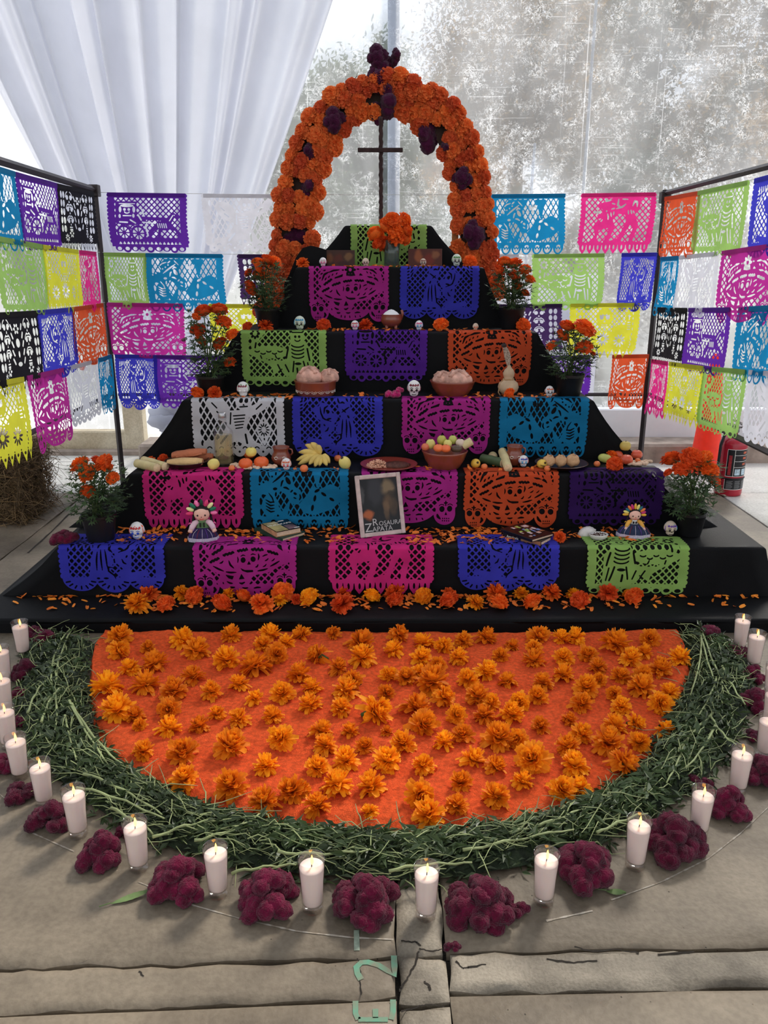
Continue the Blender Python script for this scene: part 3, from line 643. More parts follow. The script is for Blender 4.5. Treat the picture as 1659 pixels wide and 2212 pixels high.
# dancing couple
c = cv(50, 22, 215, 215, .34)
h = []; sil = [sP(c([(238, 152), (300, 138), (330, 98), (400, 116), (425, 190), (470, 205), (480, 260), (445, 262), (445, 330), (380, 392), (440, 430), (350, 478), (195, 436), (196, 410), (330, 430), (340, 400), (322, 320), (330, 248), (290, 226), (282, 190)])), sE(*c([(528, 62)])[0], .30, .24), sP(c([(480, 60), (590, 90), (600, 160), (650, 200), (610, 225), (640, 330), (682, 520), (440, 520), (455, 470), (505, 400), (470, 330), (520, 220), (500, 150)])), sP(c([(100, 10), (270, 10), (220, 70), (170, 130), (100, 200)])), sP(c([(680, 10), (850, 10), (850, 235), (790, 170), (740, 90)]))]
for a_, r_ in (([(528, 240), (524, 300), (518, 392)], .026), ([(564, 240), (566, 310), (562, 402)], .028), ([(592, 256), (602, 320), (606, 402)], .028), ([(352, 190), (358, 140), (390, 118)], .03), ([(376, 160), (392, 172), (386, 182)], .05), ([(318, 130), (322, 180), (346, 235), (420, 260)], .028), ([(362, 352), (385, 340), (396, 312)], .026), ([(476, 382), (510, 376), (512, 410), (470, 445), (458, 474)], .026), ([(508, 96), (528, 88), (548, 98)], .03), ([(482, 62), (500, 98)], .03), ([(520, 178), (560, 150), (590, 130)], .026), ([(524, 150), (560, 180)], .024), ([(576, 205), (590, 228)], .03), ([(470, 262), (500, 225)], .024), ([(378, 240), (420, 232)], .03), ([(520, 470), (556, 470)], .03), ([(590, 470), (612, 470)], .03), ([(560, 62), (580, 82)], .026), ([(350, 285), (362, 300)], .026)): h.append(leaf_(c(a_), r_ * 1.25))
for cx in (.42, 3.58):
    s = 1 if cx < 2 else -1
    for k in range(6): h += [leaf_([(cx + s * (.0 + .14 * k), .36), (cx + s * (.03 + .15 * k), .44 + .03 * (6 - k))], .034), leaf_([(cx - s * .06, .50 + .14 * k), (cx + s * .06, .46 + .14 * k)], .034)]
    h += [leaf_([(cx + s * .12, .62 + .2 * k), (cx + s * .25, .52 + .14 * k)], .034) for k in range(3)]
hem = [sE(.75, 2.42, .68, .5), sE(2, 2.42, .68, .55), sE(3.25, 2.42, .68, .5)]
hh = [sL([(c + .42 * cos(a), 2.48 + .26 * sin(a)), (c + .58 * cos(a), 2.48 + .36 * sin(a))], .03) for c in (.75, 2, 3.25) for a in [radians(15 + 25 * k) for k in range(7)]]
DES['couple'] = finish(sil, h, hem, hh, bottom=2.42, inner=(.36, .28, 3.64, 2.38), pitch=.27)
# carriage with a horse
h = [wheel(.78, 1.92, .27, 8), wheel(1.5, 1.95, .29, 8)]
sil = [sR(.45, .45, 1.45, 1.2), sE(1.1, 1.32, .72, .2), sE(.78, 1.92, .34), sE(1.5, 1.95, .36), sE(2.85, 1.55, .33, .20), sL([(3.05, 1.42), (3.3, 1.05)], .09), sL([(3.28, 1.03), (3.52, 1.14)], .06), sL([(2.55, 1.5), (2.2, 1.8), (2.0, 2.2)], .06), sL([(2.6, 1.7), (2.5, 2.2)], .03), sL([(3.1, 1.65), (3.4, 1.75), (3.6, 2.1)], .035), sL([(1.6, 1.2), (3.1, 1.26)], .04)]
h += [sE(1, .62, .34, .07), sE(.88, .8, .07), sE(1.1, .8, .07), sL(arc(1, .82, .16, 40, 140), .03), sE(.65, .8, .07, .15), sE(1.35, .8, .07, .15), sL([(.6, .52), (1.4, .52)], .02), sE(.62, 1.12, .06, .1), sE(1.32, 1.1, .06, .1), sL([(.8, 1.1), (1.2, 1.1)], .03), sL([(.6, 1.4), (1.0, 1.42)], .035), sL([(1.15, 1.3), (1.4, 1.45)], .035), sL([(1.55, 1.05), (1.7, 1.3)], .04), sL([(1.75, .8), (1.85, 1.1)], .04)]
h += [sL([(2.5 + .1 * k, 1.46), (2.53 + .1 * k, 1.66)], .024) for k in range(5)] + [sL([(3.1, 1.32), (3.28, 1.06)], .025), sE(3.35, 1.05, .03), sL([(1.75, 1.4), (2.3, 1.45)], .03), sL([(1.9, 1.6), (1.98, 2.05)], .04)]
band = [sP([(.42 + .2 * k, 2.48), (.60 + .2 * k, 2.48), (.51 + .2 * k, 2.34)]) for k in range(16)]
hem = [sE(.42 + .395 * k, 2.66, .21, .17 + (.06 if k % 3 == 1 else 0)) for k in range(9)] + [sR(.06, 2.4, 3.94, 2.6)]
hh = [sE(.42 + .395 * k, 2.70, .11, .09) for k in range(9)]
DES['carriage'] = finish(sil, h + band, hem, hh, bottom=2.55, inner=(.36, .24, 3.64, 2.16), pitch=.28)
# mariachi and sombrero
c = cv(35, 62, 217, 195, .42)
h = []; sil = [sP(c([(96, 192), (235, 150), (200, 96), (262, 40), (470, 40), (402, 140), (420, 210), (470, 235), (492, 300), (450, 340), (400, 335), (352, 262), (300, 230), (262, 280), (110, 250)])), sE(*c([(205, 352)])[0], .30, .40), sP(c([(250, 330), (300, 400), (345, 430), (290, 430), (262, 400)])), sP(c([(330, 380), (380, 320), (352, 430), (300, 430)])), sP(c([(478, 340), (540, 272), (585, 216), (660, 228), (740, 192), (808, 216), (850, 300), (760, 372), (600, 420), (500, 402)])), sP(c([(565, 40), (675, 40), (652, 110), (625, 205), (600, 110)]))]
for a_, r_ in (([(236, 174), (300, 130), (372, 84)], .036), ([(205, 98), (230, 78), (276, 66)], .03), ([(306, 204), (316, 170), (328, 158)], .034), ([(340, 130), (362, 112), (386, 120)], .036), ([(358, 140), (372, 165), (386, 182)], .075), ([(290, 74), (318, 52)], .03), ([(328, 212), (352, 214), (378, 228)], .036), ([(240, 224), (268, 222)], .05), ([(262, 250), (256, 280)], .036), ([(390, 250), (410, 232)], .03), ([(420, 255), (440, 265)], .045), ([(470, 262), (478, 290), (466, 312)], .03), ([(416, 290), (440, 300)], .026), ([(196, 255), (225, 290), (238, 330)], .026), ([(608, 276), (600, 318)], .05), ([(606, 246), (642, 228)], .05), ([(664, 252), (700, 276)], .05), ([(738, 296), (772, 316)], .05), ([(586, 352), (576, 392)], .05), ([(360, 48), (410, 92)], .026)): h.append(leaf_(c(a_), r_ * 1.15))
for k in range(4): h.append(leaf_(c([(165 - 0 * k, 305 + 24 * k), (205, 326 + 24 * k), (240, 322 + 24 * k)]), .034))
for q in ((118, 190), (155, 174), (195, 158), (232, 130), (264, 114), (294, 92)): h.append(sE(*c([q])[0], .04))
h += [sL([(2.3 + .05 * k, .82 - abs(k) * .05), (2.3 + .11 * k, .52 + abs(k) * .02)], .024) for k in range(-2, 3)]
hem = [sE(.32 + .56 * k, 2.55, .275, .38) for k in range(7)] + [sR(.06, 2.3, 3.94, 2.6)]
hh = [np.maximum(sE(.32 + .56 * k, 2.66, .15, .2), -U([sL([(.17 + .56 * k, 2.5), (.24 + .56 * k, 2.68), (.32 + .56 * k, 2.56), (.40 + .56 * k, 2.68), (.47 + .56 * k, 2.5)], .025)])) for k in range(7)]
DES['mariachi'] = finish(sil, h, hem, hh, bottom=2.5, inner=(.36, .24, 3.64, 2.34), pitch=.27, asp=.62, t=.027)
# woman at a round table
h = []; sil = [sE(1.3, 1.35, .85, .24), sP([(.6, 1.5), (1.0, 1.5), (1.2, 1.75), (1.9, 1.75), (2.4, 1.5), (2.4, 2.35), (2.1, 2.35), (1.9, 2.0), (1.5, 2.3), (1.45, 1.95)]), sE(2.65, .7, .3, .36), sP([(2.35, .95), (3.0, .9), (3.3, 1.4), (3.3, 2.4), (2.3, 2.4), (2.15, 1.5)]), sE(.66, .55, .26), sL([(1.0, .45), (.65, .8), (.62, 1.1)], .11)]
h += petals(.66, .55, .09, .24, 8, .055) + [sL([(.7, .95), (.66, 1.15)], .04), sL([(1.05, .42), (1.25, .42)], .04)]
h += [sL(arc(.75 + .27 * k, 1.28 + (.09 if k % 2 else 0), .11, 20, 160, .06), .028) for k in range(5)] + [sL([(.9, 1.5), (.95, 1.62)], .03), sL([(1.6, 1.5), (1.65, 1.6)], .03)]
h += [sE(2.56, .68, .06), sE(2.74, .68, .06), sL(arc(2.65, .72, .16, 40, 140), .025), sL([(2.4, .5), (2.9, .5)], .025)] + [sL(arc(2.65, 1.0 + .16 * k, .3, 20, 160, .13), .03) for k in range(4)] + [sL([(2.2, 1.2), (2.1, 1.6)], .04), sL([(3.1, 1.2), (3.2, 1.7)], .04), sL([(2.9, 1.75), (3.05, 2.3)], .035), sL([(3.1, 1.8), (3.18, 2.3)], .03), sL([(2.45, 1.75), (2.4, 2.2)], .035), sE(2.65, 1.85, .16, .06), sL([(2.6, 2.05), (2.62, 2.3)], .04), sL([(1.7, 1.9), (1.85, 2.2)], .035), sL([(2.05, 1.9), (2.2, 2.2)], .035)]
hem = [sE(.36 + .41 * k, 2.64, .215, .15 + (.07 if k % 3 == 1 else 0)) for k in range(9)]
hh = [sE(.36 + .41 * k, 2.68, .12, .08) for k in range(9)]
DES['cook'] = finish(sil, h, hem, hh, bottom=2.55, inner=(.36, .22, 3.64, 2.42), pitch=.29)
# dancing skeleton
h = []; sil = [sE(2.25, .55, .3, .32), sL([(1.7, 1.25), (1.2, 1.1), (.85, .6)], .16), sL([(2.4, 1.0), (3.0, .75), (3.4, .4)], .15), sE(1.2, .75, .45, .3, .5), sP([(1.6, .95), (2.5, .9), (2.3, 1.7), (2.6, 2.1), (2.4, 2.4), (1.9, 2.1), (1.3, 2.4), (.8, 2.4), (1.5, 1.7)]), sP([(3.1, 1.15), (3.42, 1.7), (3.1, 2.3), (2.78, 1.7)]), sL([(.6, 2.3), (1.2, 2.3)], .14), sL([(2.3, 2.3), (2.8, 2.4)], .13)]
h += [sE(2.15, .52, .085), sE(2.38, .52, .085), sP([(2.26, .62), (2.21, .7), (2.31, .7)]), sL([(2.1, .76), (2.42, .74)], .03)] + [sL([(1.8 + .02 * k, 1.12 + .13 * k), (2.3 - .03 * k, 1.08 + .13 * k)], .026) for k in range(5)] + [sL([(1.7, 1.0), (1.65, 1.45)], .03), sL([(1.5, 1.9), (1.2, 2.25)], .045), sL([(2.3, 1.9), (2.35, 2.25)], .045), sL([(1.1, .95), (1.3, 1.1)], .03), sL([(2.8, .85), (3.05, .65)], .03), sL([(.9, .6), (1.1, .8)], .03)]
h += petals(3.1, 1.7, .08, .26, 12, .028, ry=1.2) + [sE(3.1, 1.32, .03, .06), sE(3.1, 2.08, .03, .06)]
hem = [sE(.45 + .515 * k, 2.55, .265, .26) for k in range(7)]
hh = [sE(.45 + .515 * k, 2.60, .05) for k in range(7)] + [sL(arc(.7 + .515 * k, 2.5, .1, 200, 340), .025) for k in range(6)]
DES['dancer'] = finish(sil, h, hem, hh, bottom=2.5, inner=(.34, .1, 3.66, 2.36), pitch=.27, asp=.6, t=.03)
# rider on a rearing horse
c = cv(50, 55, 214, 233, .0)
rg = [sP(c([(105, 110), (420, 110), (300, 160), (250, 190), (300, 240), (305, 285), (240, 300), (262, 345), (210, 420), (245, 525), (200, 605), (80, 612)])), sP(c([(425, 350), (480, 288), (558, 300), (575, 370), (540, 480), (510, 560), (405, 600), (455, 450)])), sP(c([(285, 458), (392, 446), (385, 520), (345, 612), (268, 592)])), sP(c([(636, 400), (664, 450), (632, 605), (548, 605), (560, 550)])), sP(c([(740, 110), (846, 110), (832, 612), (676, 605), (722, 420), (685, 330), (668, 290), (720, 240)])), sP(c([(236, 342), (320, 335), (300, 378)]))]
h = []
for a_, r_ in (([(330, 150), (400, 130)], .035), ([(480, 125), (470, 190), (500, 215)], .045), ([(520, 125), (585, 128)], .03), ([(640, 200), (660, 150), (690, 160), (690, 210)], .05), ([(405, 170), (440, 180)], .03), ([(400, 235), (440, 225)], .03), ([(455, 230), (520, 212), (560, 180)], .04), ([(360, 285), (372, 320), (372, 350)], .034), ([(396, 270), (405, 320)], .03), ([(430, 262), (428, 300)], .03), ([(590, 250), (596, 296)], .03), ([(620, 246), (634, 290)], .034), ([(646, 256), (662, 284)], .03), ([(225, 268), (290, 268)], .05), ([(345, 250), (352, 262)], .03)): h.append(leaf_(c(a_), r_ * 1.2))
sil = []
hem = [sP([(.10 + .42 * k, 2.4), (.52 + .42 * k, 2.4), (.48 + .42 * k, 2.72), (.31 + .42 * k, 2.95), (.14 + .42 * k, 2.72)]) for k in range(9)]
hh = [sE(.31 + .42 * k, 2.62, .045, .12) for k in range(9)]
DES['rider'] = finish(sil, h, hem, hh, bottom=2.5, inner=(.26, .24, 3.74, 2.42), pitch=.30, reg=rg)
# columns of skulls on solid paper
h = []
for cx in (1.1, 2.75):
    for cy, s in ((.55, .9), (1.05, .85), (1.55, .8)):
        h += skull(cx, cy, s)[:3] + [sL([(cx - .14 * s, cy + .3 * s + .09 * j), (cx + .14 * s, cy + .3 * s + .09 * j)], .024) for j in range(2)] + [sL(arc(cx, cy, .34 * s, 190, 250), .022), sL(arc(cx, cy, .34 * s, 290, 350), .022)]
    h += petals(cx, 2.05, .06, .2, 6, .045)
h += petals(1.9, .6, .07, .2, 6, .05) + [sE(1.9, 1.1, .12, .16), sE(1.9, 1.5, .05, .12), sE(1.9, 1.85, .14, .08)] + petals(3.3, 2.25, .05, .2, 8, .03) + petals(.7, 2.25, .05, .18, 8, .03)
for cx in (.36, 3.64, .62, 3.38):
    h += [np.maximum(sE(cx, .42 + .36 * k, .10, .15), -.5) for k in range(5)]
h += [sL([(1.5, .45 + .3 * k), (1.6, .62 + .3 * k)], .04) for k in range(5)] + [sL([(2.3, .45 + .3 * k), (2.22, .62 + .3 * k)], .04) for k in range(5)]
hem = [sP([(.06 + .31 * k, 2.4), (.38 + .31 * k, 2.4), (.22 + .31 * k, 2.85)]) for k in range(13) if .38 + .31 * k < 4.15]
hh = [sP([(.13 + .31 * k, 2.5), (.31 + .31 * k, 2.5), (.22 + .31 * k, 2.7)]) for k in range(12)]
DES['columns'] = finish([], h, hem, hh, bottom=2.46, lat=False)
# skull over flowers
h = []; sil = [sE(2, .75, .42, .45), sP([(.5, 1.5), (3.5, 1.5), (3.5, 2.4), (.5, 2.4)]), sE(3.0, 1.5, .5, .35), sE(1.0, 1.5, .5, .35), sP([(3.25, .5), (3.55, .5), (3.55, 1.6), (3.25, 1.6)]), sP([(.45, .5), (.75, .5), (.75, 1.6), (.45, 1.6)])]
h += skull(2, .78, 1.0) + [sL(arc(1.83, .55, .12, 30, 150), .025), sL(arc(2.17, .55, .12, 30, 150), .025), sL(arc(2, .5, .14, 30, 150), .025)] + petals(2, 1.85, .1, .38, 12, .045) + petals(1.05, 1.95, .1, .34, 10, .045) + petals(2.95, 1.95, .1, .34, 10, .045)
for cx in (.6, 3.4): h += [sL([(cx, .6), (cx, .85)], .028), sL([(cx - .07, .68), (cx + .07, .68)], .028)] + [sL([(cx - .08, 1.0 + .12 * k), (cx + .08, 1.0 + .12 * k)], .022) for k in range(4)]
hem = [sP([(.06 + .43 * k, 2.4), (.49 + .43 * k, 2.4), (.275 + .43 * k, 2.9)]) for k in range(9)]
hh = [sE(.275 + .43 * k, 2.58, .06) for k in range(9)] + [sE(.49 + .43 * k, 2.44, .035) for k in range(8)]
DES['flowers'] = finish(sil, h, hem, hh, bottom=2.5, inner=(.36, .26, 3.64, 2.36), pitch=.27)

def contour(F):
    """polygons of the region F<0 on the grid: (points Nx2, faces)"""
    F = np.where(np.abs(F) < 1e-5, 1e-5, F); ny, nx = F.shape; S = F < 0
    vid = -np.ones((ny, nx), int); hid = -np.ones((ny, nx), int); wid = -np.ones((ny, nx), int); P = []
    def newp(xs, ys): 
        n = len(P); P.extend(zip(xs, ys)); return np.arange(n, n + len(xs))
    X = gx[0]; Y = gy[:, 0]
    j, i = np.nonzero(S); vid[j, i] = newp(X[i], Y[j])
    j, i = np.nonzero(S[:, :-1] != S[:, 1:]); t = F[j, i] / (F[j, i] - F[j, i + 1]); t = np.clip(t, .02, .98); hid[j, i] = newp(X[i] + t * (X[i + 1] - X[i]), Y[j])
    j, i = np.nonzero(S[:-1] != S[1:]); t = F[j, i] / (F[j, i] - F[j + 1, i]); t = np.clip(t, .02, .98); wid[j, i] = newp(X[i], Y[j] + t * (Y[j + 1] - Y[j]))
    faces = []
    case = S[:-1, :-1] * 1 + S[:-1, 1:] * 2 + S[1:, 1:] * 4 + S[1:, :-1] * 8
    for c in range(1, 16):
        jj, ii = np.nonzero(case == c)
        if not len(jj): continue
        corner = [vid[jj, ii], vid[jj, ii + 1], vid[jj + 1, ii + 1], vid[jj + 1, ii]]
        edge = [hid[jj, ii], wid[jj, ii + 1], hid[jj + 1, ii], wid[jj, ii]]
        if c in (5, 10):
            for k in ((0, 2) if c == 5 else (1, 3)): faces += list(zip(corner[k].tolist(), edge[k].tolist(), edge[(k + 3) % 4].tolist()))
            continue
        seq = []
        for k in range(4):
            a, b = bool(c >> k & 1), bool(c >> ((k + 1) % 4) & 1)
            if a: seq.append(corner[k])
            if a != b: seq.append(edge[k])
        faces += list(zip(*[q.tolist() for q in seq]))
    return np.array(P), faces
SHEET = {k: contour(v) for k, v in DES.items()}
PCOL = dict(purple=(104, 48, 168), violet=(62, 30, 98), teal=(30, 138, 190), green=(168, 210, 112), magenta=(200, 54, 158), blue=(70, 70, 204), orange=(230, 92, 52), pink=(240, 56, 144), white=(238, 236, 242), black=(34, 32, 38), yellow=(240, 236, 70), plum=(70, 46, 92))
PMAT = {k: pm('tissue paper ' + k, c, rough=.7, var=.06, scale=14, trans=.5, spec=.12) for k, c in PCOL.items()}
for k, c in PCOL.items(): pm('doubled hem paper ' + k, tuple(int(x * .86) for x in c), rough=.7, var=.06, scale=14, trans=.22, spec=.12)
def paper_mesh(design, mirror, fn):
    P, Fc = SHEET[design]; P = P.copy()
    if mirror: P[:, 0] = 4 - P[:, 0]; Fc = [f[::-1] for f in Fc]
    V = fn(P[:, 0] / 4.0 - .5, P[:, 1] / 3.0)
    me = bpy.data.meshes.new('cut_paper'); me.from_pydata(V.tolist(), [], Fc); me.polygons.foreach_set('use_smooth', [True] * len(me.polygons)); me.update()
    return me
WHAT = dict(catrina='a hatted skull', couple='a couple', carriage='a carriage', mariachi='a musician', cook='a cook', dancer='a skeleton', rider='a horse', columns='stacked skulls', flowers='a flowered skull')
CNAME = dict(purple='purple', violet='dark violet', teal='turquoise', green='lime green', magenta='magenta', blue='royal blue', orange='orange', pink='hot pink', white='white', black='black', yellow='yellow', plum='dark plum')
# ---- banners folded over the tiers
STEPB = {2: [('couple', 'blue', 128, 356, 1), ('catrina', 'magenta', 418, 640, 0), ('rider', 'pink', 710, 937, 0), ('couple', 'blue', 990, 1208, 0), ('cook', 'green', 1268, 1487, 1)],
         3: [('rider', 'pink', 309, 525, 0), ('mariachi', 'teal', 541, 753, 0), ('catrina', 'magenta', 780, 988, 0), ('catrina', 'orange', 1003, 1207, 0), ('carriage', 'violet', 1230, 1434, 0)],
         4: [('dancer', 'white', 414, 614, 0), ('couple', 'blue', 631, 827, 0), ('catrina', 'magenta', 868, 1059, 0), ('mariachi', 'teal', 1079, 1271, 1)],
         5: [('cook', 'green', 521, 705, 0), ('carriage', 'purple', 745, 923, 0), ('catrina', 'orange', 968, 1148, 0)],
         6: [('catrina', 'magenta', 667, 840, 0), ('couple', 'blue', 864, 1036, 1)],
         7: [('cook', 'green', 757, 922, 1)]}
FOLD = {2: .15, 3: .10, 4: .07, 5: .07, 6: .06, 7: .06}
TN = {2: 'second', 3: 'third', 4: 'fourth', 5: 'fifth', 6: 'sixth', 7: 'topmost'}
for st, lst in STEPB.items():
    yf, zt_ = LV[st - 1][:2]
    for bi, (des, c, xa, xb, mr_) in enumerate(lst):
        xc = (xa + xb) / 2; x0 = x_for(xa, yf, zt_); x1 = x_for(xb, yf, zt_); W = x1 - x0; H = W * .80; fo = FOLD[st] * (1 + .15 * sin(bi * 2.3 + st)); sd_ = st * 10 + bi
        def fn(u, v, W=W, H=H, fo=fo, sd_=sd_):
            s = v * H; X = u * W; hang = np.maximum(0, s - fo); on = np.maximum(0, fo - s)
            wob = np.array([nz3(a * 5, b * 4, sd_) for a, b in zip(u[::1], v[::1])])
            Y = np.where(s < fo, on, -.0175 - .012 * np.minimum(1, hang * 12) * (.5 + wob) - .004); Z = np.where(s < fo, .0045 + .002 * np.abs(wob) + .001, -hang + .0015)
            k = np.clip((s - fo) / .012 + .5, 0, 1); Y = np.where(np.abs(s - fo) < .006, (fo - s) - .016 * k, Y)
            return np.stack([X + .004 * wob, Y, Z], 1)
        me = paper_mesh(des, mr_, fn)
        o = link_mesh('paper_banner', me, PMAT[c], None, ((x0 + x1) / 2, yf, zt_))
        n_ = len(lst); pos = '' if n_ == 1 else (' at its left end' if bi == 0 else ' at its right end' if bi == n_ - 1 else ' ' + ['', 'second', 'third', 'fourth'][bi] + ' from left')
        tag(o, '%s cut-paper banner of %s over the %s tier%s' % (CNAME[c], WHAT[des], TN[st], pos), 'banner', 'paper banners over the altar tiers')
# ---- banner frame: posts and bars on three sides
M_fr = pm('dark painted steel', (48, 40, 42), rough=.5, var=.15, spec=.4)
YF = 5.5; XL, XR = -1.84, 1.79
ZT = 2.055; ZB = .749
fr = thing('banner_frame', 'dark steel frame of slim posts and rails round three sides of altar', 'frame', (0, YF, 0))
pt = at_y(1435, 425, YF); pbm = at_y(1395, 985, YF)
def bar(a, b, r=.014): m_ = MB(); d = (Vector(b) - Vector(a)); m_.tube([a, b], r, 4); return m_
off = Vector((0, YF, 0))
def fpart(nm, a, b, r=.017): return sharp(bar(Vector(a) - off, Vector(b) - off, r).build(nm, M_fr, fr, smooth=False))
fpart('post', (XL, YF, 0), (XL, YF, ZT + .02), .019); fpart('post', (XR, YF, 0), (XR, YF, ZT), .019)
fpart('post', (XL + .12, 3.2, 0), (XL + .12, 3.2, ZT + .02), .019); fpart('post', (XR - .02, 3.2, 0), (XR - .02, 3.2, ZT), .019)
fpart('rail', (XL + .019, YF + .022, ZB), (XR - .019, YF + .022, ZB), .012)
fpart('rail', (XL - .032, YF + .02, ZB), (XL - .03, 3.18, ZB), .016); fpart('rail', (XR + .032, YF + .02, ZB), (XR + .032, 3.18, ZB), .016)
fpart('rail', (XL, YF - .02, ZT), (XL + .12, 3.22, ZT), .020); fpart('rail', (XR, YF - .02, ZT - .02), (XR - .02, 3.22, ZT - .02), .016)
for cx, cz in ((XL, ZT + .01), (XR, ZT - .03)):
    m_ = MB(); m_.bbox((cx - .03, -.03, cz - .05), (cx + .03, .03, cz + .02), .004); m_.build('corner_plate', M_fr, fr, smooth=False)
# ---- strings and hanging banners
M_str = pm('thin string', (210, 208, 204), rough=.8)
ROWZ = [2.040, 1.676, 1.362, 1.025]
TILT = {-1: [0, .055, .035, .065], 1: [0, .055, .09, .125]}   # side strings rise towards the open end
def sag(t, d=.015): return -d * 4 * t * (1 - t)
XLs = lambda y: XL + .12 * (YF - y) / (YF - 3.2) * .9
for k, z in enumerate(ROWZ):
    rn = ['top', 'second', 'third', 'lowest'][k]
    m_ = MB(); m_.tube([(XL + (XR - XL) * t / 12, YF - .004, z + sag(t / 12)) for t in range(13)], .0016, 5); tag(m_.build('string', M_str), 'thin white string, %s line across the back of banner frame' % rn, 'string', 'strings carrying the banners')
    for sx, nm in ((-1, 'hay bale'), (1, 'fire extinguisher')):
        fx = (lambda y: XLs(y)) if sx < 0 else (lambda y: XR)
        m_ = MB(); m_.tube([(fx(YF + (3.25 - YF) * t / 12) , YF + (3.25 - YF) * t / 12, z + sag(t / 12) - (.03 if sx > 0 else 0) + TILT[sx][k] * t / 12 * 1.5) for t in range(13)], .0016, 5); tag(m_.build('string', M_str), 'thin white string, %s line on the frame side near the %s' % (rn, nm), 'string', 'strings carrying the banners')
def hang(des, c, p0, p1, label, H=.375, inward=0, full=1.0, mirror=0, seed=0, swing=0.0, wav=.012, slant=0.0):
    """banner between two points of a string"""
    p0 = Vector(p0); p1 = Vector(p1); d = p1 - p0; W = d.length; e = d.normalized(); nrm = Vector((-e.y, e.x, 0)).normalized()
    if (nrm.x * inward < 0) if inward else (nrm.y > 0): nrm = -nrm
    W0 = max(W, .47) if full else W
    def fn(u, v):
        s = u + .5
        if W < .42:                       # folded or gathered: squeeze with ripples
            pass
        wob = np.sin(u * 9 + seed) * .5 + np.sin(u * 17 + v * 4 + seed * 2) * .3
        amp = wav * (.25 + v) * (2.0 if W < .42 else 1.0)
        X = s[:, None] * np.array(d)[None, :]
        return X + nrm_np[None, :] * (amp * wob + .010 + swing * v)[:, None] + np.array([0, 0, -1.0])[None, :] * (v * H)[:, None] + np.array(e)[None, :] * (slant * v + .006 * np.sin(v * 5 + seed))[:, None]
    nrm_np = np.array(nrm)
    me = paper_mesh(des, mirror, fn); o = link_mesh('paper_banner', me, PMAT[c], None, p0)
    tag(o, label, 'banner', 'paper banners hung on the strings')
    # folded hem at the string
    m_ = MB(); rows = []
    for v in (0.0, .012, .024):
        rows.append([Vector((s * d.x, s * d.y, s * d.z - v)) + nrm * (.013 + wav * .3 * (sin((s - .5) * 9 + seed) * .5)) + nrm * .002 for s in [.015 + .97 * k / 24 for k in range(25)]])
    m_.strip(rows); m_.build('hem', MATS['doubled hem paper ' + c], o)
    return o
def back(des, c, xa, xb, row, where, **k):
    z = ROWZ[row]; rn = ['top', 'second', 'third', 'lowest'][row]
    f = lambda px: (x_for(px, YF, z) - XL) / (XR - XL)
    ta, tb = f(xa), f(xb)
    hang(des, c, (XL + (XR - XL) * ta, YF - .004, z + sag(ta)), (XL + (XR - XL) * tb, YF - .004, z + sag(tb)), '%s cut-paper banner of %s, %s back string, %s' % (CNAME[c], WHAT[des], rn, where), seed=xa * .01, **k)
back('carriage', 'purple', 230, 403, 0, 'nearest the left post'); back('dancer', 'white', 437, 608, 0, 'left of the arch')
back('cook', 'green', 224, 316, 1, 'folded beside the left post'); back('mariachi', 'teal', 313, 483, 1, 'left of the potted marigolds', wav=.006); back('columns', 'plum', 514, 680, 1, 'behind upper left pot', H=.34)
back('catrina', 'magenta', 230, 398, 2, 'left end'); back('flowers', 'yellow', 452, 612, 2, 'left of the altar', H=.34)
back('couple', 'blue', 248, 340, 3, 'folded at the left end', mirror=1); back('carriage', 'purple', 332, 500, 3, 'behind the left marigold pot')
back('mariachi', 'teal', 1060, 1223, 0, 'right of the arch'); back('rider', 'pink', 1254, 1417, 0, 'beside the right post')
back('dancer', 'white', 985, 1122, 1, 'behind upper right pot'); back('cook', 'green', 1150, 1307, 1, 'between white and blue'); back('couple', 'blue', 1340, 1418, 1, 'folded beside the right post', mirror=1)
back('columns', 'plum', 1057, 1216, 2, 'right of the altar', H=.34); back('flowers', 'yellow', 1230, 1382, 2, 'right part')
back('carriage', 'purple', 1120, 1277, 3, 'behind the right marigold pot', H=.30); back('catrina', 'orange', 1320, 1402, 3, 'folded beside the right post')
def side(sx, des, c, xa, xb, row, where, H=.375, **k):
    z = ROWZ[row] - (.03 if sx > 0 else 0); X = XL + .04 if sx < 0 else XR
    rn = ['top', 'second', 'third', 'lowest'][row]
    def y_of(px):                      # distance where the string crosses that pixel column
        y = 4.5
        for _ in range(12):
            xx = XLs(y) if sx < 0 else XR
            D = xx * F_PX / (px - 829.5); y = (D - (CAM_H - z - TILT[sx][row] * (YF - y) / 1.5) * SP) / CP
        return min(y, YF - .03)
    ya, yb = y_of(xa), y_of(xb)
    P = lambda y: ((XLs(y) if sx < 0 else XR), y, z + sag((YF - y) / (YF - 3.25)) + TILT[sx][row] * (YF - y) / 1.5)
    hang(des, c, P(ya), P(yb), '%s cut-paper banner of %s, %s string, %s side, %s' % (CNAME[c], WHAT[des], rn, 'hay bale' if sx < 0 else 'extinguisher', where), H=H, inward=-sx, seed=xa * .013, **k)
side(-1, 'columns', 'black', 116, 199, 0, 'next to the post'); side(-1, 'carriage', 'purple', 24, 120, 0, 'second from post'); side(-1, 'mariachi', 'teal', -105, 27, 0, 'farthest from post')
side(-1, 'rider', 'pink', 166, 203, 1, 'folded narrow at post'); side(-1, 'flowers', 'yellow', 84, 165, 1, 'second from post'); side(-1, 'cook', 'green', -25, 88, 1, 'farthest from post')
side(-1, 'catrina', 'orange', 150, 219, 2, 'next to the post'); side(-1, 'couple', 'blue', 72, 155, 2, 'second from post'); side(-1, 'columns', 'black', -30, 76, 2, 'farthest from post', H=.40)
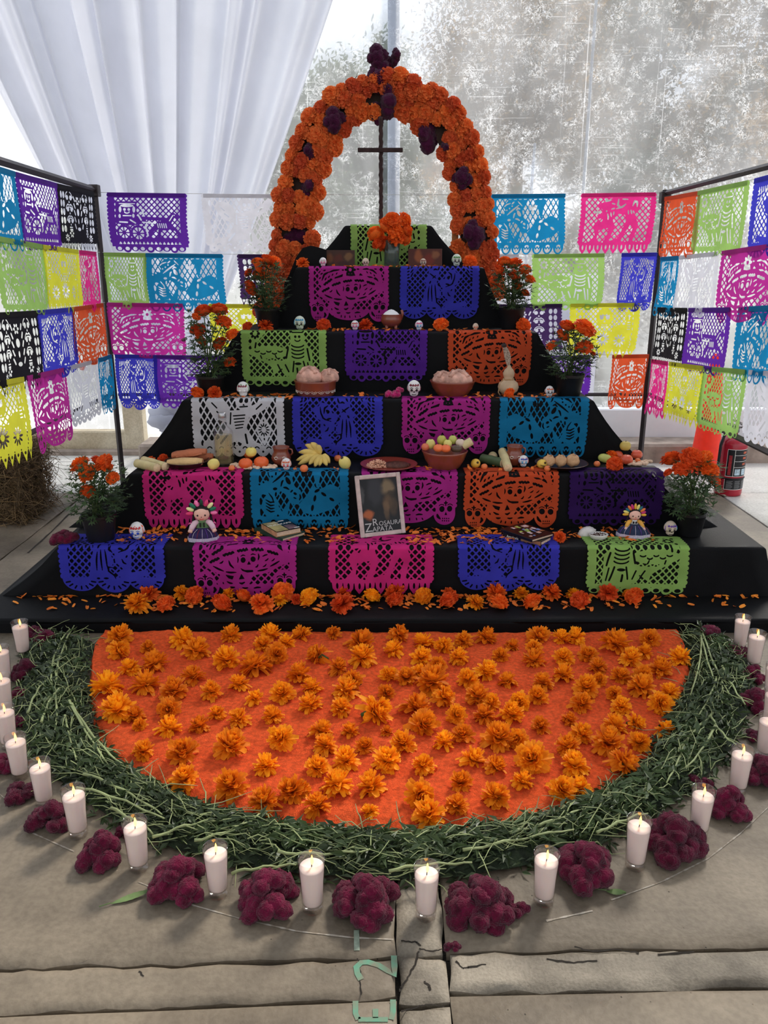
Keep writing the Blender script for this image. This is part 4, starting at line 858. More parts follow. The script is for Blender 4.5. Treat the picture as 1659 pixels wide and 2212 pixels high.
side(-1, 'mariachi', 'teal', 209, 240, 3, 'folded narrow at post'); side(-1, 'dancer', 'white', 138, 206, 3, 'second from post'); side(-1, 'catrina', 'magenta', 50, 136, 3, 'third from post', H=.42, slant=.05); side(-1, 'flowers', 'yellow', -90, 46, 3, 'farthest from post', H=.42)
side(1, 'catrina', 'orange', 1440, 1519, 0, 'next to the post'); side(1, 'cook', 'green', 1512, 1624, 0, 'second from post'); side(1, 'couple', 'blue', 1634, 1790, 0, 'farthest from post')
side(1, 'mariachi', 'teal', 1432, 1471, 1, 'folded narrow at post'); side(1, 'dancer', 'white', 1472, 1558, 1, 'second from post'); side(1, 'catrina', 'magenta', 1564, 1690, 1, 'farthest from post')
side(1, 'columns', 'black', 1425, 1490, 2, 'next to the post'); side(1, 'carriage', 'purple', 1492, 1584, 2, 'second from post'); side(1, 'mariachi', 'teal', 1600, 1740, 2, 'farthest from post')
side(1, 'rider', 'pink', 1412, 1448, 3, 'folded narrow at post'); side(1, 'flowers', 'yellow', 1450, 1527, 3, 'second from post'); side(1, 'cook', 'green', 1524, 1618, 3, 'third from post'); side(1, 'dancer', 'white', 1622, 1780, 3, 'farthest from post')
# ================================================================== marigolds
M_mg = pm('marigold petals', (255, 154, 26), rough=.6, var=.16, scale=60, trans=.3, rnd=.12, hue=.012, spec=.2)
M_mgo = pm('deep orange marigold petals', (232, 98, 36), rough=.6, var=.18, scale=50, trans=.25, rnd=.14, hue=.008, spec=.2)
M_cal = pm('green calyx', (62, 84, 36), rough=.7, var=.2, scale=40)
def petal(mb, base, d, up, L, W, curl, R, n=3):
    d = d.normalized(); s = d.cross(up).normalized(); u = s.cross(d).normalized(); rows = []
    for k in range(n + 1):
        t = k / n; w_ = W * (.35 + .65 * sin(pi * (.15 + .72 * t))) * .5
        c = base + d * L * t + u * L * curl * t * t
        rows.append([c - s * w_ + u * w_ * .35, c - u * .1 * w_, c + s * w_ + u * w_ * .35])
    rows[-1][1] = rows[-1][1] - d * L * .05
    mb.strip(rows)
def loose_head(seed, r=.05):
    R = random.Random(seed); mb = MB()
    for n_, el, L, c, W in ((18, -8, .92, -.25, .40), (18, 10, .96, -.2, .42), (18, 27, .94, -.12, .42), (16, 44, .88, -.02, .40), (13, 60, .80, .1, .38), (9, 73, .70, .2, .34), (5, 84, .62, .3, .3)):
        a0 = R.uniform(0, 6)
        for k in range(n_):
            if R.random() < .07: continue
            a = a0 + 2 * pi * k / n_ + R.gauss(0, .12); e = radians(el + R.gauss(0, 9))
            d = Vector((cos(a) * cos(e), sin(a) * cos(e), sin(e)))
            petal(mb, d * r * .12 + Vector((0, 0, r * .3)), d, Vector((0, 0, 1)) if el < 80 else Vector((1, 0, 0)), r * L * R.uniform(.8, 1.12), r * W * R.uniform(.8, 1.25), c + R.gauss(0, .18), R)
    return mb.mesh('loose_marigold_head', M_mg)
def pompom(seed, r=.05, flat=.72, n=95, mat=None):
    R = random.Random(seed); mb = MB(); mb.ell((0, 0, r * .42), (r * .80, r * .80, r * .55), 12, 8)
    for k in range(n):
        z = 1 - 1.35 * (k + .5) / n; a = k * 2.39996 + R.gauss(0, .15); q = sqrt(max(0, 1 - z * z))
        d = Vector((q * cos(a), q * sin(a), z)); b = Vector((d.x * r * .62, d.y * r * .62, r * .42 + d.z * r * .42))
        dd = Vector((d.x, d.y, d.z * .8 + .28)); t = d.orthogonal() if abs(d.z) > .9 else Vector((0, 0, 1))
        petal(mb, b, dd, t, r * R.uniform(.34, .46), r * R.uniform(.34, .5), R.gauss(-.15, .25), R, 2)
    return mb.mesh('marigold_head', mat or M_mgo)
LOOSE = [loose_head(s) for s in range(7)]; POM = [pompom(s + 30) for s in range(6)]
cm = MB(); cm.lathe([(0, -.028), (.006, -.028), (.010, -.012), (.014, .006), (.010, .014), (0, .014)], 10)
for k in range(5):
    a = 2 * pi * k / 5; petal(cm, Vector((cos(a) * .01, sin(a) * .01, .004)), Vector((cos(a), sin(a), .4)), Vector((0, 0, 1)), .016, .010, .2, RND)
CALYX = cm.mesh('calyx', M_cal)
PET = []
for s in range(5):
    R = random.Random(s); mb = MB(); petal(mb, Vector((-.012, 0, .002)), Vector((1, R.uniform(-.2, .2), 0)), Vector((0, 0, 1)), R.uniform(.022, .03), R.uniform(.012, .017), R.uniform(-.1, .35), R, 3); PET.append(mb.mesh('loose_petal', pm('loose petals', (250, 136, 48), rough=.6, var=.15, scale=60, trans=.2, rnd=.15, hue=.01)))

# ---- the arch
M_mga = pm('arch marigold petals', (226, 112, 60), rough=.7, var=.2, scale=45, trans=.2, rnd=.16, hue=.01, spec=.15)
AY = 5.36
ARC = [(600, 690, 46), (618, 650, 46), (630, 590, 46), (636, 540, 46), (641, 480, 46), (643, 440, 45), (653, 390, 44), (672, 335, 44), (697, 287, 43), (728, 248, 42), (765, 220, 40), (800, 210, 40), (830, 207, 40), (866, 210, 40), (905, 224, 41), (940, 250, 42), (972, 288, 42), (993, 335, 41), (1008, 385, 41), (1018, 440, 41), (1024, 500, 42), (1028, 550, 42), (1036, 605, 42), (1042, 650, 40)]
AP = [(at_y(x, y, AY), wpx) for x, y, wpx in ARC]
arch = thing('flower_arch', 'tall arch covered in orange marigolds and dark cockscombs behind the altar', 'arch', (0, AY, 0))
M_bd = pm('arch board', (58, 44, 38), rough=.85, var=.3, scale=10)
cl = []
for i in range(len(AP) - 1):
    (a, wa), (b, wb) = AP[i], AP[i + 1]
    for k in range(6): t = k / 6; cl.append((a.lerp(b, t), wa + (wb - wa) * t))
cl.append(AP[-1])
mb = MB(); fr_, bk = [], []
for i, (p, wpx) in enumerate(cl):
    t = (cl[min(i + 1, len(cl) - 1)][0] - cl[max(i - 1, 0)][0]).normalized(); nrm = Vector((-t.z, 0, t.x)); h_ = wpx * mpp(p)
    fr_.append((p + nrm * h_ * .96 - Vector((0, AY, 0)), p - nrm * h_ * .72 - Vector((0, AY, 0))))
    bk.append(tuple(q + Vector((0, .03, 0)) for q in fr_[-1]))
mb.strip([[f[1], f[0], b[0], b[1], f[1]] for f, b in zip(fr_, bk)]); sharp(mb.build('arch_board', M_bd, arch))
for e_ in (cl[0], cl[-1]):
    mb = MB(); x = e_[0].x; mb.bbox((x - .05, 0, 0), (x + .05, .035, e_[0].z + .04), .004); mb.build('leg', M_bd, arch, smooth=False)
mb = MB(); p = at_y(983, 530, AY); mb.bbox((p.x - .02, .0, p.z - .35), (p.x + .02, .03, p.z + .35), .003); mb.build('brace', pm('raw wood', (170, 112, 66), rough=.8, var=.2, scale=14), arch, smooth=False)
SPOT = [(722, 261, 19), (663, 330, 15), (651, 400, 22), (632, 515, 20), (937, 292, 25), (968, 318, 12), (1000, 384, 18), (1018, 508, 23), (822, 216, 26), (640, 585, 10)]
def lobed(seed, r, n=5, flat=.8):
    """velvety brain-like cockscomb head"""
    R = random.Random(seed); mb = MB()
    for k in range(n):
        a = 2 * pi * k / max(1, n - 1) + R.uniform(-.4, .4); o_ = 0 if k == 0 else r * .48
        c = Vector((cos(a) * o_, sin(a) * o_, r * (.58 if k == 0 else R.uniform(.36, .55)) * flat)); rr = r * (.62 if k == 0 else R.uniform(.42, .56))
        def fn(p, k=k): 
            q = p * 2.3 + Vector((k * 3.1, seed * 1.7, 0)); v = abs(nz3(q.x, q.y, q.z)); w2 = abs(nz3(q.x * 2.6, q.y * 2.6, q.z * 2.6)); w3 = nz3(q.x * 9, q.y * 9, q.z * 9)
            return .86 + .34 * v + .16 * w2 + .05 * w3
        mb.ell(c, (rr, rr, min(rr * .95, c.z)), 22, 13, fn=fn)
    return mb
M_cs = pm('crimson velvet cockscomb', (86, 6, 39), rough=.9, var=.45, scale=40, bump=.9, bscale=240, sheen=.12, spec=.06, rnd=.25)
M_csd = pm('dark purple cockscomb', (64, 18, 48), rough=.95, var=.35, scale=55, bump=.7, bscale=260, sheen=.15, spec=.05)
CSM = [lobed(s + 5, .05, 5).mesh('cockscomb_head', M_csd) for s in range(4)]
R = random.Random(8); used = []
acc = 0; last = None
rowi = 0
for i in range(0, len(cl), 1):
    p, wpx = cl[i]; pxs = p
    if last is not None and (p - last).length < .058: continue
    last = p; rowi += 1
    t = (cl[min(i + 1, len(cl) - 1)][0] - cl[max(i - 1, 0)][0]).normalized(); nrm = Vector((-t.z, 0, t.x)); h_ = wpx * mpp(p)
    offs = (-.78, -.26, .26, .78) if rowi % 2 else (-.62, -.1, .42, .84)
    for of in offs:
        q = p + nrm * h_ * (of * .92 + R.uniform(-.08, .08)) + t * R.uniform(-.012, .012)
        dark = False
        D = depth(q); ix = 829.5 + q.x / D * F_PX; iy = 1106 - F_PX * (q.y * SP - (CAM_H - q.z) * CP) / D
        if any((ix - a) ** 2 + (iy - b) ** 2 < (c * 1.0) ** 2 for a, b, c in SPOT): continue
        dr = Vector((nrm.x * of * .8 + R.gauss(0, .15), -1, nrm.z * of * .8 + R.gauss(0, .15) + .1)); rq = dr.to_track_quat('Z', 'Y').to_euler()
        link_mesh('marigold', POM[R.randrange(6)], M_mga, arch, (q.x, -.012 - R.uniform(0, .02) * (1 - abs(of)), q.z), rq, R.uniform(.80, 1.16))
for k, (x, y, r_) in enumerate(SPOT + [(822, 242, 18)]):
    q = at_y(x, y, AY - .05); link_mesh('cockscomb', CSM[k % 4], None, arch, (q.x, -.03, q.z), (pi / 2, 0, k), r_ * mpp(q) / .034)
for k, (x, y, r_) in enumerate(((815, 124, 24), (847, 121, 18), (829, 152, 32), (826, 172, 30), (818, 140, 22), (838, 140, 22))):
    q = at_y(x, y, AY); link_mesh('cockscomb', CSM[k % 4], None, arch, (q.x, .02, q.z), (pi / 2, 0, k * 2), r_ * mpp(q) / .046)
M_tw = pm('dry twig', (70, 58, 44), rough=.9)
for x0, y0, x1, y1 in ((765, 172, 772, 158), (772, 172, 776, 164), (905, 185, 912, 176), (976, 245, 985, 222), (690, 400, 700, 396), (688, 432, 694, 434)):
    a, b = at_y(x0, y0, AY), at_y(x1, y1, AY); mb = MB(); mb.tube([a, a.lerp(b, .5) + Vector((.006, 0, 0)), b], [.003, .002, .001], 5); mb.build('twig', M_tw, arch, (0, -AY, 0))
# ---- cross
M_cr = pm('dark wrapped dowel', (52, 34, 34), rough=.8, var=.3, scale=30)
cr = thing('wooden_cross', 'thin dark wooden cross standing at the top of altar inside the arch', 'cross', (0, 5.19, LV[6][1]))
a = at_y(823, 252, 5.19); b = at_y(823, 480, 5.19); mb = MB(); zs = [0 + (a.z - LV[6][1]) * k / 40 for k in range(41)]
mb.tube([(b.x + .002 * sin(k * 1.9), 0, z) for k, z in enumerate(zs)], [.0115 + .0015 * (k % 2) for k in range(41)], 8); mb.build('upright', M_cr, cr)
l, r_ = at_y(773, 325, 5.19), at_y(870, 325, 5.19); mb = MB(); mb.bbox((l.x, -.026, l.z - LV[6][1] - .012), (r_.x, -.010, l.z - LV[6][1] + .012), .003); mb.build('crosspiece', M_cr, cr, smooth=False)

# ================================================================== potted marigolds
M_pot = pm('black nursery pot', (22, 22, 24), rough=.45, var=.1, spec=.4); M_soil = pm('potting soil', (44, 34, 28), rough=1, var=.3, scale=60)
M_lf = pm('marigold leaves', (66, 88, 54), rough=.6, var=.35, scale=8, trans=.2, col2=None); M_stem = pm('green stem', (86, 102, 60), rough=.6, var=.2)
def plant(label, step, cx, ytop, ybot, wpx, flowers, fx=None, fr=None):
    b = tread(step, cx, ybot - 6, wpx * .5 * .0026, fr); s = mpp(b); h = (ybot - ytop) * s * 1.02; R_ = wpx * s / 2
    t = thing('potted_marigold', label, 'potted plant', b, 0, 'potted marigolds on the tiers'); R = random.Random(int(cx))
    mb = MB(); r0 = R_ * .76
    mb.lathe([(0, .001), (r0 - .004, .001), (r0, .006), (R_ * .96, h - .018), (R_ * 1.0, h - .016), (R_ * 1.02, h - .002), (R_ * .98, h), (R_ * .93, h - .004), (R_ * .92, h - .03)], 32); sharp(mb.build('pot', M_pot, t), 50)
    mb = MB(); mb.lathe([(R_ * .93, h - .022), (R_ * .5, h - .014), (0, h - .012)], 20); mb.build('soil', M_soil, t)
    heads = []
    for k, (x, y, d) in enumerate(flowers):
        yy = b.y + R.uniform(-.06, .05) - (.02 if k % 2 else 0); q = at_y(x, y, yy) - b; heads.append((q, d * mpp(q + b) / 2))
    topz = sum(q.z for q, _ in heads) / len(heads)
    st = MB()
    for q, r_ in heads:
        a = Vector((R.uniform(-.3, .3) * R_, R.uniform(-.3, .3) * R_, h - .015)); m1 = a.lerp(q, .5) + Vector((-(q.x) * .12, 0, .02))
        st.tube([a, m1, q - Vector((0, 0, r_ * .3))], [.004, .0035, .0025], 6)
    st.build('stems', M_stem, t)['kind'] = 'stuff'
    lf = MB(); zt_ = max(q.z for q, _ in heads)
    for k in range(820):
        z = h - .005 + (zt_ - h - .01) * R.random() ** 1.25; sp_ = (.042 + .10 * (1 - abs((z - h) / (zt_ - h) - .45))) * (R_ / .075)
        a = R.uniform(0, 6.28); rr = sqrt(R.random()) * sp_; p = Vector((cos(a) * rr, sin(a) * rr, z)); 
        if k % 3 == 0:
            q = heads[R.randrange(len(heads))][0]; p = Vector((0, 0, h)).lerp(q, R.uniform(.3, .92)) + Vector((R.gauss(0, .02), R.gauss(0, .02), R.gauss(0, .015)))
        d = Vector((p.x, p.y, .0)).normalized() * .8 + Vector((R.gauss(0, .5), R.gauss(0, .5), R.gauss(.05, .45))); 
        if d.length < .1: d = Vector((1, 0, 0))
        d.normalize(); L = R.uniform(.022, .048)
        s_ = d.cross(Vector((0, 0, 1))); s_ = s_.normalized() if s_.length > .01 else Vector((1, 0, 0)); w_ = L * .13
        for g_ in (-1, 0, 1):
            e = (d + s_ * g_ * .75).normalized(); o0 = p + d * L * .25 * (g_ != 0)
            lf.add([o0, o0 + e * L * .4 + s_ * w_, o0 + e * L * (1 if not g_ else .75), o0 + e * L * .4 - s_ * w_], [(0, 1, 2, 3)])
    lf.build('foliage', M_lf, t, smooth=False)['kind'] = 'stuff'
    for k, (q, r_) in enumerate(heads):
        link_mesh('flower', POM[k % 6], None, t, (q.x, q.y, q.z - r_ * .4), (R.uniform(.25, .8), R.uniform(-.3, .3) + q.x * 1.2, R.uniform(0, 6)), (r_ / .047, r_ / .047, r_ / .054))
    return t
plant('black pot of orange marigolds on the left end of the lowest wide tier', 2, 219, 1112, 1172, 74, [(178, 1003, 44), (207, 995, 28), (230, 997, 42), (195, 1020, 42), (245, 1030, 28), (187, 1060, 33), (240, 1010, 20)])
plant('black pot of orange marigolds at left end of fourth tier beside bearded skull', 4, 456, 810, 853, 62, [(440, 672, 37), (473, 668, 35), (422, 684, 20), (481, 695, 35), (428, 712, 33), (504, 722, 30), (430, 735, 27), (478, 740, 31), (498, 782, 26)], fr=.45)
plant('black pot of orange marigolds at left end of fifth tier before the arch foot', 5, 580, 668, 712, 56, [(557, 568, 30), (575, 560, 28), (590, 565, 32), (540, 588, 22), (561, 594, 31), (537, 615, 25), (542, 628, 27), (556, 580, 26)], fr=.5)
plant('black pot of orange marigolds at right end of fifth tier before the arch foot', 5, 1104, 670, 716, 56, [(1090, 565, 29), (1113, 570, 35), (1075, 582, 29), (1134, 582, 27), (1106, 594, 31), (1064, 608, 24), (1142, 604, 27), (1120, 620, 27), (1132, 632, 20)], fr=.5)
plant('black pot of orange marigolds at right end of fourth tier', 4, 1228, 812, 858, 63, [(1223, 704, 35), (1257, 707, 47), (1212, 724, 32), (1276, 718, 25), (1195, 746, 26), (1262, 750, 37), (1279, 764, 15)], fr=.4)
plant('black pot of large orange marigolds on the right end of the lowest wide tier', 2, 1487, 1108, 1160, 66, [(1455, 992, 46), (1490, 987, 52), (1525, 990, 42), (1470, 1012, 35), (1447, 1020, 22), (1530, 1014, 42), (1540, 1036, 28), (1500, 1008, 30)])

# ---- glass vase with marigolds on the sixth tier
M_gl = clear_mat('clear glass', (253, 251, 251), .07); M_gld = clear_mat('greenish vase glass', (176, 196, 186), .06, .08)
b = tread(6, 846, 574, .05, .45); s = mpp(b)
vz = thing('glass_vase', 'glass vase holding a bunch of orange marigolds on sixth tier', 'vase', b)
mb = MB(); hh_ = 55 * s; rr = 20 * s; mb.lathe([(0, .001), (rr * .8, .001), (rr * .85, .01), (rr * .8, hh_ * .5), (rr * .95, hh_), (rr * .9, hh_), (rr * .74, hh_ * .5), (rr * .78, .014), (0, .012)], 28); mb.build('vase', M_gld, vz)
vst = MB(); R = random.Random(3); vh = []
for (x, y, d) in ((848, 484, 38), (866, 480, 34), (830, 497, 38), (813, 512, 34), (838, 532, 34), (820, 532, 26), (860, 520, 36), (848, 506, 38), (871, 500, 30), (873, 518, 26), (850, 526, 26)):
    q = at_y(x, y, b.y + R.uniform(-.05, .0)) - b; vh.append((q, d * mpp(q + b) / 2)); vst.tube([(R.uniform(-.02, .02), R.uniform(-.02, .02), .015), (q.x * .3, 0, hh_), q], [.0035, .003, .0025], 6)
vst.build('stems', M_stem, vz)['kind'] = 'stuff'
for k, (q, r_) in enumerate(vh): link_mesh('flower', POM[k % 6], None, vz, q, (R.uniform(.5, 1.2), R.uniform(-.4, .4), k), r_ / .046)
# ================================================================== carpet of coloured sawdust
M_sand = pm('orange sawdust', (226, 90, 46), rough=.95, var=.2, scale=70, bump=.8, bscale=320, spec=.08)
edge = [at_z(x, y, 0) for x, y in [(206, 1400), (196, 1440), (194, 1480), (198, 1530), (205, 1570), (225, 1620), (262, 1660), (320, 1690), (378, 1718), (450, 1745), (530, 1768), (640, 1790), (760, 1802), (870, 1806), (980, 1799), (1080, 1786), (1180, 1766), (1262, 1736), (1330, 1706), (1380, 1666), (1410, 1620), (1440, 1570), (1470, 1520), (1488, 1470), (1492, 1440), (1480, 1400), (1465, 1376)]]
def dens(pts, n):
    L = [0]
    for a, b in zip(pts, pts[1:]): L.append(L[-1] + (b - a).length)
    out = []
    for k in range(n):
        s_ = L[-1] * k / (n - 1); i = max(j for j in range(len(L)) if L[j] <= s_ + 1e-9); i = min(i, len(pts) - 2); t = (s_ - L[i]) / max(1e-9, L[i + 1] - L[i]); out.append(pts[i].lerp(pts[i + 1], t))
    return out
ed = dens(edge, 161); cc = Vector((.02, 3.33, 0)); NRr = 90
bx0, bx1 = ed[0].x, ed[-1].x
mb = MB(); rows = []
for j in range(161):
    e = ed[j]; bk_ = Vector((bx0 + (bx1 - bx0) * j / 160, 3.335, 0)); row = []
    for i in range(NRr + 1):
        t = i / NRr; p = bk_.lerp(e, t); ex = 1 - t
        z = .016 * min(1, ex * 22) * min(1, (t + .02) * 20)
        z += (.010 * nz3(p.x * 5, p.y * 5, 1) + .007 * nz3(p.x * 17, p.y * 22, 4) + .003 * nz3(p.x * 55, p.y * 60, 8)) * min(1, ex * 12)
        row.append((p.x + (.010 * nz3(p.x * 20, p.y * 20, 5) if ex < .02 else 0), p.y + (.010 * nz3(p.x * 20, p.y * 20, 9) if ex < .02 else 0), max(.0035, z + .004)))
    rows.append(row)
mb.strip(rows); carpet = mb.build('sawdust_carpet', M_sand); tag(carpet, 'half-round carpet of orange sawdust on the floor before the altar', 'carpet', kind='stuff')
FL1 = [(255, 150, 170), (225, 260, 140), (455, 230, 100), (690, 170, 170), (800, 250, 180), (1060, 140, 140), (1320, 130, 150), (1285, 205, 130), (1465, 195, 120), (1590, 125, 130), (1030, 315, 180), (1385, 280, 160), (1250, 360, 210), (345, 375, 140), (530, 345, 180), (440, 500, 190), (165, 515, 210), (795, 440, 160), (650, 540, 190), (920, 545, 150), (1120, 490, 140), (1540, 425, 170), (1220, 590, 120), (1435, 550, 170), (260, 675, 230), (380, 715, 130), (420, 790, 95), (620, 660, 150), (600, 810, 170), (965, 700, 120), (1130, 740, 150), (1365, 720, 145), (840, 790, 140), (425, 970, 150), (720, 970, 220), (1040, 930, 240), (1440, 885, 180), (1315, 1080, 170), (720, 1170, 200), (1075, 1210, 230), (1310, 1330, 200), (1510, 1250, 200)]
FL2 = [(290, 120, 95), (440, 185, 180), (190, 290, 150), (475, 300, 180), (290, 370, 130), (710, 145, 130), (715, 250, 145), (925, 195, 140), (885, 295, 150), (1000, 350, 130), (1080, 215, 120), (1195, 180, 130), (1345, 155, 140), (1165, 300, 130), (1535, 215, 100), (1465, 285, 120), (640, 415, 130), (785, 440, 150), (870, 400, 110), (970, 475, 230), (1235, 455, 150), (1340, 400, 160), (1525, 470, 130), (435, 470, 140), (355, 540, 180), (120, 520, 140), (640, 550, 130), (1030, 595, 150), (115, 635, 160), (315, 665, 150), (520, 690, 215), (820, 650, 200), (880, 750, 210), (1135, 710, 140), (1305, 575, 170), (1400, 620, 130), (1355, 720, 150), (1535, 705, 170), (1600, 620, 120), (165, 830, 160), (385, 830, 120), (645, 830, 85), (205, 930, 160), (490, 930, 130), (775, 910, 170), (1055, 910, 150), (1200, 850, 160), (1435, 870, 220), (1590, 880, 140), (650, 1040, 200), (365, 1040, 180), (145, 1080, 170), (920, 1070, 150), (1240, 1025, 170), (1405, 1075, 160), (45, 1240, 130), (300, 1215, 210), (555, 1225, 200), (860, 1260, 200), (1190, 1190, 160), (150, 1365, 180), (540, 1400, 115), (960, 1420, 220), (1150, 1360, 160), (1425, 1295, 190)]
FL3 = [(385, 135, 160), (575, 165, 130), (695, 150, 130), (935, 195, 200), (1205, 165, 135), (390, 235, 110), (380, 320, 150), (590, 300, 140), (765, 275, 140), (1065, 310, 150), (1165, 265, 120), (1420, 305, 150), (840, 370, 130), (585, 425, 150), (985, 435, 140), (1280, 385, 170), (1145, 430, 140), (860, 465, 100), (440, 480, 140), (745, 510, 170), (1135, 510, 180), (1345, 555, 140), (400, 580, 150), (965, 560, 110), (280, 610, 130), (695, 615, 160), (1000, 650, 140), (1260, 630, 160), (1070, 760, 130), (620, 745, 110), (430, 790, 140), (940, 790, 170), (705, 840, 150), (905, 910, 220), (620, 940, 170), (1140, 905, 150), (370, 1030, 230), (1310, 820, 130), (665, 1075, 190), (975, 1075, 200), (280, 1190, 150), (570, 1230, 190), (725, 1230, 150)]
fl_ = []
for ox, lst in ((180, FL1), (640, FL2), (1040, FL3)):
    for x, y, d in lst: fl_.append((ox + x / 3.318, 1330 + y / 3.318, d / 3.318))
fw = []
for x, y, d in fl_:
    p = at_z(x, min(1788, y + d * .22), .018)
    if p.y > 3.27: p.y = 3.27
    fw.append((p, d * mpp(p) / 2, x))
fw.sort(key=lambda q: -q[0].y); NROW = 12; per = math.ceil(len(fw) / NROW); R = random.Random(21)
for ri in range(NROW):
    row = sorted(fw[ri * per:(ri + 1) * per], key=lambda q: q[0].x)
    for k, (p, r_, x) in enumerate(row):
        tilt = R.random(); rot = (R.gauss(0, .25), R.gauss(0, .25), R.uniform(0, 6.28))
        big = 'large ' if r_ > .055 else 'small ' if r_ < .034 else ''
        if tilt > .80: rot = (R.uniform(.7, 1.25), 0, R.uniform(-1.5, 1.5))
        o = link_mesh('marigold', LOOSE[(ri * 5 + k * 3) % 7], None, None, (p.x, p.y, .016 + (r_ * .45 if tilt > .80 else 0)), rot, (r_ / .047, r_ / .047, r_ / .038))
        tag(o, '%sorange marigold head on sawdust carpet, %s row from the altar, %s from left' % (big, ORD[ri], ORD[k]), 'flower', 'marigolds laid on the sawdust carpet')
        if tilt > .80: link_mesh('calyx', CALYX, None, o, (0, 0, .006))
# ---- marigold heads and petals along the bottom tier
BT = [(325, 1277, 38), (300, 1303, 50), (362, 1305, 38), (392, 1272, 36), (427, 1284, 42), (472, 1304, 46), (520, 1288, 36), (497, 1272, 28), (568, 1303, 48), (613, 1272, 46), (606, 1296, 26), (640, 1294, 24), (674, 1288, 42), (745, 1272, 32), (745, 1302, 48), (800, 1288, 36), (857, 1270, 42), (860, 1296, 38), (918, 1285, 38), (966, 1274, 32), (974, 1297, 42), (1022, 1300, 36), (1066, 1272, 44), (1074, 1302, 40), (1125, 1275, 30), (1155, 1300, 40), (1188, 1277, 40), (1238, 1274, 28), (1256, 1294, 40), (1312, 1276, 40), (1358, 1272, 24), (1374, 1288, 40)]
BT.sort()
for k, (x, y, d) in enumerate(BT):
    p = tread(1, x, y + d * .32, .02); r_ = d * mpp(p) / 2
    o = link_mesh('marigold', (LOOSE + POM)[(k * 5) % 13], M_mg if k % 3 == 0 else M_mgo, None, (p.x, p.y, p.z + .002 + r_ * .25), (R.uniform(.1, .7), R.gauss(0, .3), R.uniform(-2, 2)), r_ / .047)
    lab = '%s counting from the left' % ('%sth' % (k + 1) if k + 1 > 18 else ORD[k]) if k < 18 else '%s counting from the right' % ORD[len(BT) - 1 - k]
    tag(o, 'orange marigold head in the row on bottom black tier, ' + lab, 'flower', 'marigolds along the bottom tier')
ST = [(5, 575, 706, 30, 'beside the left pot'), (5, 537, 704, 22, 'at its left edge'), (5, 700, 702, 30, 'beside green-eyed skull'), (5, 791, 700, 30, 'left of the salt pot'), (5, 953, 698, 32, 'right of the blue-haired skull'), (5, 1126, 709, 32, 'beside the right pot'),
      (6, 655, 566, 25, 'at its left end'), (6, 1014, 569, 30, 'at its right end'), (4, 424, 859, 28, 'at its left edge'), (4, 466, 851, 30, 'below the left pot'), (4, 1105, 852, 26, 'before the gourd'),
      (3, 356, 990, 24, 'behind the left cane'), (3, 329, 992, 18, 'at its left end'), (3, 1318, 981, 26, 'behind the green mango'), (3, 1328, 1000, 34, 'before the green mango'), (2, 1210, 1157, 26, 'beside the right books')]
for k, (st, x, y, d, wh) in enumerate(ST):
    p = tread(st, x, y + d * .4, .02, .35 if st >= 5 else (.2 if st == 4 else None)); r_ = d * mpp(p) / 2
    tag(link_mesh('marigold', (POM if k % 3 else LOOSE)[k % 6], M_mgo, None, (p.x, p.y, p.z + r_ * .35), (R.uniform(.4, 1.0), R.gauss(0, .3), R.uniform(-1, 1)), r_ / .047), 'loose orange marigold head on %s tier, %s' % (ORD[st - 1], wh), 'flower', 'loose marigolds on the tiers')
# loose petals: (step, px range, py range, count)
PS = [(1, 30, 160, 1262, 1305, 16), (1, 105, 280, 1262, 1318, 34), (1, 280, 700, 1266, 1322, 66), (1, 700, 1390, 1264, 1318, 96), (1, 1410, 1640, 1268, 1312, 30), (2, 250, 340, 1148, 1172, 22), (2, 320, 420, 1140, 1165, 18), (2, 475, 570, 1145, 1170, 26), (2, 660, 770, 1140, 1172, 26), (2, 880, 1120, 1142, 1176, 110), (2, 1190, 1260, 1145, 1168, 18), (2, 1300, 1350, 1140, 1165, 26), (2, 1345, 1420, 1155, 1170, 16)]
np_ = 0; stuff = MB()
ZN = {(1, 30): ' at its far left end', (1, 105): ' left of the marigold row', (1, 280): ' within the left half of marigold row', (1, 700): ' within the right half of marigold row', (1, 1410): ' right of the marigold row', (2, 250): ' beside the orange-haired skull', (2, 320): ' left of the purple-skirted doll', (2, 475): ' between doll and green book', (2, 660): ' between green book and portrait', (2, 880): ' between portrait and black books'}
PL = {1: 'loose orange petal on bottom black tier', 2: 'loose orange petal on second black tier'}
extra = [(3, 900, 960, 1008, 1018, 14), (3, 1000, 1180, 1006, 1018, 26), (3, 560, 760, 1008, 1018, 14), (4, 480, 640, 846, 860, 40), (4, 740, 860, 848, 860, 16), (4, 920, 1200, 848, 860, 70), (5, 660, 1060, 704, 714, 60), (6, 720, 960, 571, 576, 50), (1, 280, 1390, 1262, 1318, 260), (2, 880, 1110, 1142, 1176, 60), (2, 250, 420, 1140, 1172, 30), (2, 470, 770, 1140, 1174, 50)]
